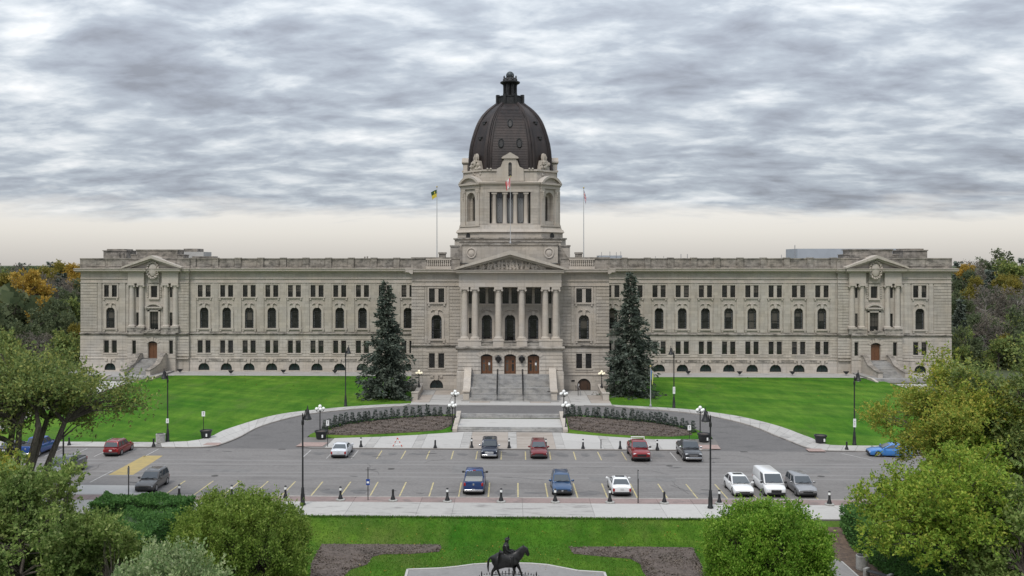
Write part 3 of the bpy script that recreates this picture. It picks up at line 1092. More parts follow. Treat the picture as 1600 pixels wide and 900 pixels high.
# ---- window meshes (origin at the sill centre, facing -y)
def bars(mb, w, z0, z1, cols, rows, t=0.05, fr=0.09, y0=-0.04, y1=0.04):
    mb.box(-w / 2, -w / 2 + fr, y0, y1, z0, z1); mb.box(w / 2 - fr, w / 2, y0, y1, z0, z1)
    mb.box(-w / 2 + fr, w / 2 - fr, y0, y1, z0, z0 + fr); mb.box(-w / 2 + fr, w / 2 - fr, y0, y1, z1 - fr, z1)
    for i in range(1, cols):
        x = -w / 2 + w * i / cols
        mb.box(x - t / 2, x + t / 2, y0 + .01, y1 - .01, z0 + fr, z1 - fr)
    for i in range(1, rows):
        z = z0 + (z1 - z0) * i / rows
        mb.box(-w / 2 + fr, w / 2 - fr, y0 + .012, y1 - .012, z - t / 2, z + t / 2)


WINDOWS = {}


def rect_win(w, h, cols, rows):
    k = ('r', round(w, 2), round(h, 2), cols, rows)
    if k not in WINDOWS:
        f = MB(); bars(f, w, 0, h, cols, rows)
        p = MB(); p.add([(-w / 2, .03, 0), (w / 2, .03, 0), (w / 2, .03, h), (-w / 2, .03, h)], [(0, 1, 2, 3)])
        WINDOWS[k] = (f.mesh('window', M_FRAME), p.mesh('pane', M_GLASS), None)
    return WINDOWS[k]


def arch_win(w, h, side=True):
    k = ('a', round(w, 2), round(h, 2), side)
    if k not in WINDOWS:
        sp = h - w / 2
        f = MB(); bars(f, w, 0, sp, 1, 1, fr=0.08)
        f.box(-w / 2, w / 2, -.06, .05, sp - .07, sp + .07)
        a, b = arc_pts(0, w, h, 14), arc_pts(0, w - .18, h - .09, 14)
        for i in range(14):
            f.add([(a[i][0], -.04, a[i][1]), (a[i + 1][0], -.04, a[i + 1][1]), (b[i + 1][0], -.04, b[i + 1][1]), (b[i][0], -.04, b[i][1])], [(0, 1, 2, 3)])
        for q in ((35, 62, 90, 118, 145) if w > 1.3 else ()):
            c, s_ = math.cos(R(q)), math.sin(R(q))
            f.tube([(.25 * w * c * .6, 0, sp + .25 * w * s_ * .6 + .05), (w / 2 * .95 * c, 0, sp + w / 2 * .95 * s_)], 0.03, 4)
        if w > 1.3:
            f.tube([(x, 0, z) for x, z in arc_pts(0, w * .42, sp + .05 + w * .21, 8)], 0.03, 4)
        for x in (-w * .31, w * .31):
            f.box(x - .03, x + .03, -.03, .03, .08, sp - .07)
        f.box(-w / 2 + .08, w / 2 - .08, -.035, .035, sp * .46, sp * .46 + .09)
        for i in range(1, 7):
            z = sp * i / 7
            for s_ in (-1, 1):
                f.box(min(s_ * w * .31, s_ * w * .46), max(s_ * w * .31, s_ * w * .46), -.02, .03, z - .035, z + .035)
        p = MB()
        loop = [(-w / 2, 0)] + arc_pts(0, w, h, 14) + [(w / 2, 0)]
        p.add([(x, .05, z) for x, z in loop], [tuple(range(len(loop)))])
        s2 = None
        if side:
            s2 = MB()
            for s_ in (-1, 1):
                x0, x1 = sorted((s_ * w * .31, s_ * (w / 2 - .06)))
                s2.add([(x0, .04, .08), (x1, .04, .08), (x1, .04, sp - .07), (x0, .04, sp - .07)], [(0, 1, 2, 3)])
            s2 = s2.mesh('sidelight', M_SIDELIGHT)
        WINDOWS[k] = (f.mesh('window', M_FRAME), p.mesh('pane', M_GLASS), s2)
    return WINDOWS[k]


def lunette_win(w, h):
    k = ('l', w, h)
    if k not in WINDOWS:
        f = MB()
        f.box(-w / 2, w / 2, -.04, .04, 0, .07); f.box(-.04, .04, -.03, .03, .07, h - .05)
        a = [(-w / 2, 0)] + arc_pts(0, w, h, 12) + [(w / 2, 0)]
        b = [(-w / 2 + .08, 0)] + arc_pts(0, w - .16, h - .08, 12) + [(w / 2 - .08, 0)]
        for i in range(len(a) - 1):
            f.add([(a[i][0], -.04, a[i][1]), (a[i + 1][0], -.04, a[i + 1][1]), (b[i + 1][0], -.04, b[i + 1][1]), (b[i][0], -.04, b[i][1])], [(0, 1, 2, 3)])
        p = MB(); p.add([(x, .05, z) for x, z in a], [tuple(range(len(a)))])
        WINDOWS[k] = (f.mesh('window', M_FRAME), p.mesh('pane', M_LUNETTE), None)
    return WINDOWS[k]


def place_win(win, loc, rz=0.0, extra=()):
    o = put('window', win[0], B, loc, rz)
    put('pane', win[1], o)
    if win[2]:
        put('sidelight', win[2], o)
    for nm, me in extra:
        put(nm, me, o)
    return o


# stone trim shared between bays, origin at bay centre on the wall plane (z absolute)
def trim_pair():
    mb = MB()
    y = -0.10
    mb.box(-1.50, -1.24, y, .05, 15.05, 17.62); mb.box(1.24, 1.50, y, .05, 15.05, 17.62)
    mb.box(-1.50, 1.50, y - .003, .05, 17.62, 17.85)
    mb.box(-.29, .29, y - .06, .3, 15.28, 17.5)
    a = mb.mesh('window_surround', M_TRIM)
    s = MB()
    s.box(-1.55, 1.55, -.24, .05, 15.05, 15.27)
    s.box(-1.40, -1.12, -.20, .05, 14.72, 15.05); s.box(1.12, 1.40, -.20, .05, 14.72, 15.05)
    s.box(-1.12, 1.12, -.07, .05, 14.80, 15.05)
    return a, s.mesh('sill', M_TRIM)


def trim_arch(w=1.67, z0=9.32, z1=13.3):
    mb = MB()
    r = w / 2
    a = [(-r - .42, z0)] + arc_pts(0, w + .84, z1 + .42, 14) + [(r + .42, z0)]
    b = [(-r, z0)] + arc_pts(0, w, z1, 14) + [(r, z0)]
    for i in range(len(a) - 1):
        for (p, q, yy, yz) in ((a, b, -.13, -.13), (a, a, -.13, .04), (b, b, -.13, .04)):
            mb.add([(p[i][0], yy, p[i][1]), (p[i + 1][0], yy, p[i + 1][1]), (q[i + 1][0], yz, q[i + 1][1]), (q[i][0], yz, q[i][1])], [(0, 1, 2, 3)])
    surround = mb.mesh('window_surround', M_TRIM)
    s = MB()
    s.box(-r - .58, r + .58, -.26, .05, z0 - .28, z0 - .02)
    s.box(-r - .5, -r - .18, -.2, .05, z0 - .62, z0 - .28); s.box(r + .18, r + .5, -.2, .05, z0 - .62, z0 - .28)
    sill = s.mesh('sill', M_TRIM)
    k = MB()
    k.prism([(-.20, z1 - .08), (.20, z1 - .08), (.30, z1 + .62), (-.30, z1 + .62)], -.30, .05)
    for s_ in (-1, 1):
        k.tube([(s_ * .2, -.12, z1 + .72), (s_ * .55, -.16, z1 + .80), (s_ * .85, -.12, z1 + .62), (s_ * .95, -.12, z1 + .45)], [.09, .10, .09, .05], 6)
    return surround, sill, k.mesh('keystone', M_TRIM)


def trim_lunette(w=2.16, z1=2.68):
    k = MB()
    k.prism([(-.22, z1 - .05), (.22, z1 - .05), (.34, 3.5), (-.34, 3.5)], -.24, .05)
    k.box(-1.0, -.5, -.16, .05, 3.05, 3.48); k.box(.5, 1.0, -.16, .05, 3.05, 3.48)
    k.box(-.62, .62, -.2, .05, 3.36, 3.49)
    return k.mesh('keystone', M_TRIM)


T_PAIR, T_PSILL = trim_pair()
T_ARCH, T_ASILL, T_AKEY = trim_arch()
T_LKEY = trim_lunette()
GSILL = MB(); GSILL.box(-1.42, 1.42, -.2, .05, 4.36, 4.56); GSILL = GSILL.mesh('sill', M_TRIM)


def std_bay(x, yu, yg, yb, lunette=True, ground=True):
    """windows of one bay: pair above, round-arched, pair on the ground floor, lunette in the base"""
    o = put('window_surround', T_PAIR, B, (x, yu, 0)); put('sill', T_PSILL, o)
    for s in (-1, 1):
        place_win(rect_win(.95, 2.2, 2, 3), (x + s * .765, yu + .22, 15.28))
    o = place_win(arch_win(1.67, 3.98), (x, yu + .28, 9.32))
    o2 = put('window_surround', T_ARCH, B, (x, yu, 0)); put('sill', T_ASILL, o2); put('keystone', T_AKEY, o2)
    if ground:
        for s in (-1, 1):
            place_win(rect_win(.95, 2.42, 3, 4), (x + s * .765, yg + .25, 4.57))
        put('sill', GSILL, B, (x, yg, 0))
    if lunette:
        place_win(lunette_win(2.16, 1.4), (x, yb + .3, 1.28))
        put('keystone', T_LKEY, B, (x, yb, 0))


def std_ops(x, zone):
    if zone == 'u':
        return [(x - .765, .95, 15.28, 17.48, 'rect'), (x + .765, .95, 15.28, 17.48, 'rect'), (x, 1.67, 9.32, 13.3, 'arch')]
    if zone == 'g':
        return [(x - .765, .95, 4.57, 6.99, 'rect'), (x + .765, .95, 4.57, 6.99, 'rect')]
    return [(x, 2.16, 1.28, 2.68, 'arch' if False else 1.07)]


def rust_part(x0, x1, z0, z1, y, ops=(), mt=None, **kw):
    mb = MB(); courses(mb, x0, x1, z0, z1, y, ops, **kw)
    return mb.build('rustication', mt or M_STONE, B, kind='stuff')


def box_part(name, x0, x1, y0, y1, z0, z1, mt, parent=None):
    mb = MB(); mb.box(x0, x1, y0, y1, z0, z1)
    return mb.build(name, mt, parent or B)


BAYS = [19.4 + 4.344 * i for i in range(10)]
pier_me = MB(); pier_me.box(-.66, .66, -.13, .05, 8.62, 17.93); pier_me = pier_me.mesh('pier', M_STONE)
ped_me = MB(); ped_me.box(-.55, .55, -.16, .5, 20.75, 22.55); ped_me.box(-.62, .62, -.24, .55, 22.55, 22.78); ped_me = ped_me.mesh('parapet_pedestal', M_DIRTY)
panel_me = MB(); panel_me.box(-1.35, 1.35, -.05, .2, 21.2, 22.1); panel_me = panel_me.mesh('parapet_panel', M_DIRTY)

for s in (-1, 1):
    xs = sorted(s * b for b in BAYS)
    x0, x1 = sorted((s * 16.0, s * 61.35))
    # wall in three zones
    mb = MB()
    wall_panel(mb, x0, x1, Z_STR1 - .05, 20.2, 0.0, [o for x in xs for o in std_ops(x, 'u')])
    mb.build('wall', M_STONE, B)
    mb = MB()
    ops = [o for x in xs for o in std_ops(x, 'g')]
    wall_panel(mb, x0, x1, Z_BASE - .05, Z_STR0 + .05, -0.12, ops)
    mb.build('wall', M_BASE, B)
    rust_part(x0, x1, 3.95, 7.72, -0.12, ops, M_BASE, margin=.08)
    mb = MB()
    wall_panel(mb, x0, x1, ZG - .3, Z_BASE, -0.30, [o for x in xs for o in std_ops(x, 'b')], .5)
    mb.build('wall', M_BASE, B)
    # stained stone between the keystones
    for x in [x for x in xs][:-1]:
        box_part('stained_band', x + 1.05, x + 3.29, -.38, -.25, 2.98, 3.42, M_SOOT)
    box_part('plinth', x0, x1, -.55, -.25, ZG - .3, 1.12, M_BASE)
    box_part('ledge', x0, x1, -.42, 0, 3.5, 3.66, M_BASE)
    # string course, architrave mouldings, cornice
    mb = MB(); mb.extr_x([(.1, Z_STR0), (-.16, Z_STR0), (-.2, 8.1), (-.42, 8.18), (-.46, 8.34), (-.1, 8.46), (.1, 8.46)], x0, x1)
    mb.build('string_course', M_SOOT, B)
    box_part('string_course', x0, x1, -.20, 0, 7.72, 7.92, M_BASE)
    box_part('architrave', x0, x1, -.20, .05, Z_ARCH, 18.12, M_TRIM)
    box_part('architrave', x0, x1, -.14, .05, 18.72, 18.86, M_TRIM)
    mb = MB(); mb.extr_x(cornice_prof(0, Z_COR0, Z_COR1, 1.05), x0, x1)
    mb.build('cornice', M_TRIM, B)
    # parapet
    box_part('parapet', x0, x1, .12, .6, 20.7, 22.45, M_DIRTY)
    box_part('parapet_cap', x0, x1, .0, .7, 22.45, 22.66, M_DIRTY)
    box_part('parapet_foot', x0, x1, -.1, .6, 20.72, 21.0, M_DIRTY)
    ctrs = [xs[0] - 2.17] + [x + 2.17 for x in xs]
    for i, x in enumerate(ctrs):
        if x0 + .6 < x < x1 - .6:
            put('pier', pier_me, B, (x, 0, 0)); put('parapet_pedestal', ped_me, B, (x, 0, 0))
    for x in xs:
        if x0 + 1.5 < x < x1 - 1.5:
            put('parapet_panel', panel_me, B, (x, .1, 0))
        std_bay(x, 0.0, -.12, -.30)
    # body behind the front
    box_part('wing_body', min(s * 16, s * 81.4), max(s * 16, s * 81.4), .9, 18, ZG - .3, 21.6, M_STONE)
    box_part('roof', min(s * 16, s * 81.4), max(s * 16, s * 81.4), .7, 18.2, 21.6, 21.75, M_ROOF)


# ---- columns
def column_mesh(r, z0, z1, n=20, ionic=True):
    mb = MB()
    h = z1 - z0
    mb.box(-r * 1.38, r * 1.38, -r * 1.38, r * 1.38, z0, z0 + r * .35)
    pr = [(r * 1.32, z0 + r * .35), (r * 1.36, z0 + r * .55), (r * 1.2, z0 + r * .75), (r * 1.08, z0 + r * .8), (r * 1.0, z0 + r)]
    for t in (0.0, .33, .6, .8, 1.0):
        pr.append((r * (1 - .15 * max(0, t - .25) / .75), z0 + r + (h - 2.6 * r) * t))
    pr += [(r * .95, z1 - r * 1.5), (r * .9, z1 - r * 1.3), (r * 1.1, z1 - r * .75)]
    mb.lathe(pr, 0, 0, n)
    mb.box(-r * 1.25, r * 1.25, -r * 1.25, r * 1.25, z1 - r * .75, z1)
    for s_ in (-1, 1):
        mb.tube([(s_ * r * 1.12, -r * 1.2, z1 - r * .95), (s_ * r * 1.12, r * 1.2, z1 - r * .95)], r * .34, 8)
    return mb.mesh('column', M_TRIM, smooth=True)


COL_ME = column_mesh(.53, 9.5, 17.88)
T_NARROW_U, T_NARROW_L = rect_win(.5, 2.4, 1, 3), rect_win(.5, 2.55, 1, 3)


def relief_blobs(mb, cx, cz, sx, sz, y, n, seed, r0=.1, r1=.26):
    q = random.Random(seed)
    for _ in range(n):
        a, t = q.uniform(0, 6.283), math.sqrt(q.random())
        r = q.uniform(r0, r1)
        mb.ball((cx + sx * t * math.cos(a), y, cz + sz * t * math.sin(a)), r, 7, 5, sq=(q.uniform(.7, 1.5), .8, q.uniform(.7, 1.6)))


def cartouche(parent, x, y, z, sx, sz, seed):
    """carved shield with scrolls and leaves"""
    mb = MB()
    mb.ball((x, y, z), 1.0, 14, 8, sq=(sx * .62, .28, sz * .72))
    for k in range(16):
        a = 6.283 * k / 16
        mb.tube([(x + sx * .72 * math.cos(a), y, z + sz * .80 * math.sin(a)), (x + sx * .86 * math.cos(a + .2), y - .2, z + sz * .92 * math.sin(a + .2)), (x + sx * .97 * math.cos(a + .42), y, z + sz * math.sin(a + .42))], [.14, .17, .08], 6)
    relief_blobs(mb, x, z, sx * .9, sz * .9, y + .05, 22, seed, .08, .2)
    return mb.build('cartouche', M_TRIM, parent, kind='stuff', smooth=True)


def door_leafs(x, y, z0, w, h, parent, mt, panels=True, white=None):
    mb = MB()
    head = arc_pts(x, w, z0 + h, 10, w * .2)
    loop = [(x - w / 2, z0)] + head + [(x + w / 2, z0)]
    zt = z0 + h - w * .2 - .12
    mb.add([(px, y + .06, pz) for px, pz in loop], [tuple(range(len(loop)))])
    d = mb.build('door', M_FRAME, parent)
    for s_ in (-1, 1):
        a, b = sorted((x + s_ * .02, x + s_ * (w / 2 - .04)))
        lf = MB(); lf.box(a, b, y - .04, y + .05, z0 + .02, zt)
        o = lf.build('door_leaf', mt, d)
        if panels:
            c = (a + b) / 2
            g = MB()
            g.box(c - .17, c + .17, y - .055, y - .03, z0 + .45, z0 + 1.55)
            g.box(c - .17, c + .17, y - .056, y - .03, z0 + 1.75, z0 + 2.1)
            g.build('door_glass', M_GLASS, d)
            hd = MB(); hd.tube([(x + s_ * .13, y - .10, z0 + .8), (x + s_ * .13, y - .10, z0 + 1.35)], .03, 6)
            hd.build('handle', mat('brass', (.35, .24, .09), .35, metal=.8), d)
    fan = MB(); fan.box(x - w / 2 + .05, x + w / 2 - .05, y - .03, y + .05, zt, zt + .08)
    fan.build('transom', mt, d)
    if white:
        n_ = MB(); n_.box(x + white, x + white + .26, y - .075, y - .058, z0 + 1.35, z0 + 1.75)
        n_.build('notice', M_WHITE, d)
    return d


def voussoirs(x, y, z1, w, rise, parent, n=7, hgt=.75):
    """fan of wedge stones over a door head"""
    rad = (w * w / 4 + rise * rise) / (2 * rise)
    a = math.asin(w / 2 / rad) * 1.22
    for i in range(n):
        t0, t1 = -a + 2 * a * i / n + .012, -a + 2 * a * (i + 1) / n - .012
        k = .18 if i == n // 2 else 0
        mb = MB()
        mb.prism([(x + rad * math.sin(t0), z1 - rad + rad * math.cos(t0)), (x + rad * math.sin(t1), z1 - rad + rad * math.cos(t1)),
                  (x + (rad + hgt + k) * math.sin(t1), z1 - rad + (rad + hgt + k) * math.cos(t1)), (x + (rad + hgt + k) * math.sin(t0), z1 - rad + (rad + hgt + k) * math.cos(t0))], y - .16 - k * .5, y + .05)
        mb.build('voussoir', M_TRIM, parent)


def pediment(x, y0, y1, half, z0, z1, out, parent, th=.55):
    """raking cornices with a horizontal one below and a tympanum set back"""
    for s_ in (-1, 1):
        mb = MB()
        mb.prism([(x + s_ * half, z0), (x, z1 - th * 1.05), (x, z1), (x + s_ * half, z0 + th * .55)], y0 - out, y1)
        mb.prism([(x + s_ * (half - 1.2), z0), (x, z1 - th * 1.65), (x, z1 - th * 1.02), (x + s_ * (half - .2), z0 + .02)], y0 - out * .55, y1)
        mb.build('raking_cornice', M_TRIM, parent)
    mb = MB()
    mb.prism([(x - half + .4, z0), (x + half - .4, z0), (x, z1 - th)], y0, y1)
    return mb.build('tympanum', M_STONE, parent)


# ---- end pavilions
def pavilion(s):
    def X(a):                      # signed position along the front
        return s * (a - .5 * min(1.0, max(0.0, (a - 63.65) / 4.85)))
    fx, yp, yf = X(68.5), -0.55, -1.30
    def rng(a, b):
        return sorted((X(a), X(b)))
    # outer bay and corner
    x0, x1 = rng(73.4, 82.7)
    xb = X(76.9)
    mb = MB(); wall_panel(mb, x0, x1, Z_STR1 - .05, 20.2, yp, std_ops(xb, 'u')); mb.build('wall', M_STONE, B)
    mb = MB(); wall_panel(mb, x0, x1, Z_BASE - .05, Z_STR0 + .05, yp - .12, std_ops(xb, 'g')); mb.build('wall', M_BASE, B)
    mb = MB(); wall_panel(mb, x0, x1, ZG - .3, Z_BASE, yp - .30, std_ops(xb, 'b'), .5); mb.build('wall', M_BASE, B)
    std_bay(xb, yp, yp - .12, yp - .30)
    rust_part(x0, x1, 3.95, 7.72, yp - .12, std_ops(xb, 'g'), M_BASE, margin=.08)
    rust_part(*rng(79.5, 82.7), 8.62, 17.9, yp)
    a, b = rng(74.0, 75.1); box_part('pier', a, b, yp - .13, yp + .05, 8.62, 17.93, M_STONE)
    a, b = rng(78.6, 79.3); box_part('pier', a, b, yp - .13, yp + .05, 8.62, 17.93, M_STONE)
    # inner rusticated pier
    x0, x1 = rng(61.3, 63.65)
    mb = MB(); mb.box(x0, x1, yp, .5, ZG - .3, 20.2); mb.build('wall', M_STONE, B)
    rust_part(x0, x1, 8.62, 17.9, yp); rust_part(x0 - .06, x1 + .06, 3.95, 7.72, yp - .12, (), M_BASE)
    # end wall of the pavilion
    e = X(82.7)
    mb = MB(); mb.box(min(e, e - s * .9), max(e, e - s * .9), yp + .02, 18, ZG - .3, 20.2); mb.build('wall', M_STONE, B)
    # plinths, strings, cornice along the pavilion
    for (p, q, yy) in ((61.3, 63.65, yp), (73.4, 82.75, yp)):
        a, b = rng(p, q)
        box_part('plinth', a, b, yy - .55, yy, ZG - .3, 1.12, M_BASE)
        box_part('ledge', a, b, yy - .42, yy + .02, 3.5, 3.66, M_BASE)
        m2 = MB(); m2.extr_x([(yy + .1, Z_STR0), (yy - .16, Z_STR0), (yy - .2, 8.1), (yy - .42, 8.18), (yy - .46, 8.34), (yy - .1, 8.46), (yy + .1, 8.46)], a, b)
        m2.build('string_course', M_SOOT, B)
        box_part('architrave', a, b, yy - .20, yy + .05, Z_ARCH, 18.12, M_TRIM)
        box_part('architrave', a, b, yy - .14, yy + .05, 18.72, 18.86, M_TRIM)
    a, b = rng(61.0, 83.7)
    m2 = MB(); m2.extr_x(cornice_prof(yp, Z_COR0, Z_COR1, 1.05), a, b); m2.build('cornice', M_TRIM, B)
    a, b = rng(61.2, 82.9)
    box_part('parapet', a, b, yp + .12, yp + .7, 20.7, 22.45, M_DIRTY)
    box_part('parapet_cap', a, b, yp, yp + .8, 22.45, 22.68, M_DIRTY)
    for (p, q) in ((74.6, 77.4), (78.0, 81.6)):
        a, b = rng(p, q); box_part('parapet_panel', a, b, yp + .02, yp + .3, 21.15, 22.15, M_DIRTY)
    # frontispiece: ground floor with door, columned upper part, pediment
    x0, x1 = rng(63.6, 73.4)
    door = (fx, 1.75, 3.6, 6.9, 'seg')
    nar = [(fx - 3.55, .7, 4.45, 7.0, 'rect'), (fx + 3.55, .7, 4.45, 7.0, 'rect')]
    mb = MB(); wall_panel(mb, x0, x1, ZG - .3, Z_STR0 + .05, yf, [door] + nar, .6); mb.build('wall', M_BASE, B)
    box_part('return_wall', x0, x0 + .3, yf + .02, .3, ZG - .3, Z_STR0, M_BASE); box_part('return_wall', x1 - .3, x1, yf + .02, .3, ZG - .3, Z_STR0, M_BASE)
    rust_part(x0, x1, 3.66, 7.72, yf, [(fx, 1.75, 3.6, 7.75, 'rect')] + nar, M_BASE, margin=.05)
    voussoirs(fx, yf, 6.9, 1.75, .35, B, 7, .7)
    d = door_leafs(fx, yf + .45, 3.6, 1.75, 3.3, B, M_WOOD, panels=False)
    for q in nar:
        place_win(rect_win(.7, 2.55, 2, 4), (q[0], yf + .35, 4.45))
    m2 = MB(); m2.extr_x([(yf + .3, Z_STR0), (yf - .16, Z_STR0), (yf - .45, 8.16), (yf - .5, 8.36), (yf - .1, 8.5), (yf + .3, 8.5)], x0 - .1, x1 + .1); m2.build('string_course', M_SOOT, B)
    # upper wall set back behind the columns
    yb = -.45
    ops = [(fx, 1.2, 15.2, 17.35, 'rect'), (fx, 1.62, 9.0, 12.5, 'rect')]
    for q in (-3.25, 3.25):
        ops += [(fx + q, .5, 15.2, 17.6, 'rect'), (fx + q, .5, 9.75, 12.3, 'rect')]
        place_win(T_NARROW_U, (fx + q, yb + .2, 15.2)); place_win(T_NARROW_L, (fx + q, yb + .2, 9.75))
    mb = MB(); wall_panel(mb, x0, x1, 8.4, 20.2, yb, ops); mb.build('wall', M_STONE, B)
    place_win(rect_win(1.2, 2.15, 3, 3), (fx, yb + .2, 15.2))
    place_win(rect_win(1.62, 3.5, 3, 4), (fx, yb + .3, 9.0))
    # pedestals, columns
    for q in (-3.28, 3.28):
        mb = MB(); mb.box(fx + q - 1.65, fx + q + 1.65, yf - .05, yb + .1, 8.46, 9.3); mb.box(fx + q - 1.72, fx + q + 1.72, yf - .12, yb + .1, 9.3, 9.5)
        mb.build('pedestal', M_SOOT, B)
    for q in (-4.2, -2.36, 2.36, 4.2):
        put('column', COL_ME, B, (fx + q, yf + .62, 0))
    # balcony and segmental hood over the middle window
    mb = MB(); mb.box(fx - 1.6, fx + 1.6, yf - .75, yf + .2, 8.42, 8.62); mb.box(fx - 1.35, fx + 1.35, yf - .5, yf - .3, 8.62, 9.0)
    relief_blobs(mb, fx, 9.05, 1.1, .3, yf - .45, 14, 5, .1, .22)
    mb.build('balcony', M_SOOT, B)
    mb = MB()
    o_, i_ = arc_pts(fx, 3.3, 14.15, 12, .75), arc_pts(fx, 2.7, 13.85, 12, .55)
    for k in range(12):
        mb.add([(o_[k][0], yb - .55, o_[k][1]), (o_[k + 1][0], yb - .55, o_[k + 1][1]), (i_[k + 1][0], yb - .55, i_[k + 1][1]), (i_[k][0], yb - .55, i_[k][1]),
                (o_[k][0], yb, o_[k][1]), (o_[k + 1][0], yb, o_[k + 1][1]), (i_[k + 1][0], yb, i_[k + 1][1]), (i_[k][0], yb, i_[k][1])], [(0, 1, 2, 3), (0, 4, 5, 1), (3, 2, 6, 7)])
    mb.box(fx - 1.65, fx + 1.65, yb - .5, yb, 13.12, 13.4)
    mb.box(fx - 1.2, fx - .84, yb - .2, yb, 9.0, 13.12); mb.box(fx + .84, fx + 1.2, yb - .2, yb, 9.0, 13.12); mb.box(fx - 1.2, fx + 1.2, yb - .2, yb, 12.5, 12.8)
    mb.build('window_hood', M_TRIM, B)
    mb = MB(); mb.box(fx - 1.0, fx - .62, yb - .16, yb, 14.95, 17.6); mb.box(fx + .62, fx + 1.0, yb - .16, yb, 14.95, 17.6); mb.box(fx - 1.0, fx + 1.0, yb - .165, yb, 17.4, 17.75); mb.box(fx - 1.05, fx + 1.05, yb - .3, yb, 14.8, 15.15)
    for k in range(7):
        for q in (-1.25, 1.25):
            mb.ball((fx + q, yb - .05, 15.3 + .33 * k), .17, 6, 4)
    mb.build('window_surround', M_TRIM, B, kind='stuff')
    # entablature blocks and pediment
    for q in (-3.28, 3.28):
        mb = MB(); mb.box(fx + q - 1.55, fx + q + 1.55, yf + .1, .2, 17.9, 19.97); mb.build('entablature', M_TRIM, B)
    for q in (-3.28, 3.28):
        mb = MB(); mb.extr_x(cornice_prof(yf + .1, Z_COR0 + .003, Z_COR1 + .004, 1.0), fx + q - 2.25, fx + q + 2.2); mb.build('cornice', M_TRIM, B)
    mb = MB(); mb.box(fx - 1.1, fx + 1.1, yb - .3, yb, 17.95, 20.75); mb.build('cartouche_back', M_STONE, B)
    t = pediment(fx, yf + .35, 1.2, 5.75, 20.7, 23.2, 1.15, B)
    cartouche(B, fx, yf + .05, 20.4, 1.3, 1.75, 11 + s)
    # attic blocks above
    mb = MB(); mb.box(fx - 3.95, fx + 3.95, .9, 4.6, 21.7, 24.15); mb.box(fx - 4.1, fx + 4.1, .75, 4.8, 24.15, 24.36); mb.build('attic', M_DIRTY, B)
    for q in (-1, 1):
        a, b = sorted((fx + q * 3.97, fx + q * 5.1)); box_part('attic_step', a, b, .95, 4.0, 21.7, 23.25, M_DIRTY)
        a, b = sorted((fx + q * 3.96, fx + q * 5.2)); box_part('attic_step_cap', a, b, .85, 4.1, 23.25, 23.4, M_DIRTY)
    # rooftop block near the corner
    a, b = rng(76.6, 81.2)
    mb = MB(); mb.box(a, b, 6, 11, 21.7, 24.1); mb.box(a - .15, b + .15, 5.85, 11.15, 24.1, 24.3); mb.box(a + .6, b - .6, 6.2, 10.8, 24.3, 24.55); mb.build('roof_house', M_DIRTY, B)
    # broad stair to the door with scrolled side walls
    n_ = 17
    mb = MB()
    prof = []
    yb0, zb0 = yf - .1, 3.6
    for k in range(n_):
        prof += [(yf - .9 - .42 * k, 3.6 - (3.6 - 1.35) * k / n_), (yf - .9 - .42 * (k + 1) + .42, 3.6 - (3.6 - 1.35) * (k + 1) / n_)]
    prof = [(yf + .1, 3.6)] + prof + [(yf - .9 - .42 * n_ + .42, .8), (yf + .1, .8)]
    mb.extr_x(prof, fx - 1.95, fx + 1.95)
    mb.build('staircase', M_GRANITE, B)
    yend = yf - .9 - .42 * (n_ - 1)
    for q in (-1, 1):
        a, b = sorted((fx + q * 1.95, fx + q * 2.75))
        mb = MB(); mb.extr_x([(yf + .1, .8), (yf + .1, 4.45), (yf - .9, 4.5), (yf - 1.6, 4.2), (yf - 3.6, 2.95), (yend + 1.2, 2.45), (yend - .2, 2.25), (yend - .6, 2.2), (yend - .6, .8)], a, b)
        mb.build('stair_wall', M_BASE, B)
        mb = MB(); mb.extr_x([(yf + .1, 4.45), (yf + .1, 4.6), (yf - .95, 4.66), (yf - 1.65, 4.36), (yf - 3.65, 3.1), (yend + 1.2, 2.6), (yend - .7, 2.38), (yend - .7, 2.2), (yend + 1.2, 2.44), (yf - 3.6, 2.94), (yf - 1.6, 4.19), (yf - .9, 4.49)], a - .08, b + .08)
        mb.build('stair_coping', M_DIRTY, B)
    # lower terrace and wide steps down to the path
    mb = MB()
    ty = yend - 2.6
    prof = [(yf - .2, 1.35), (ty, 1.35), (ty, 1.22), (ty - .4, 1.22), (ty - .4, 1.11), (ty - .8, 1.11), (ty - .8, .8), (yf - .2, .8)]
    mb.extr_x(prof, fx - 4.3, fx + 4.3)
    mb.build('terrace', M_GRANITE, B)
    for q in (-1, 1):
        a, b = sorted((fx + q * 4.3, fx + q * 4.75))
        mb = MB(); mb.extr_x([(ty + 2, .7), (ty + 2, 1.5), (ty, 1.5), (ty - 2.2, 1.15), (ty - 2.2, .7)], a, b); mb.build('terrace_kerb', M_TRIM, B)


pavilion(-1)
pavilion(1)

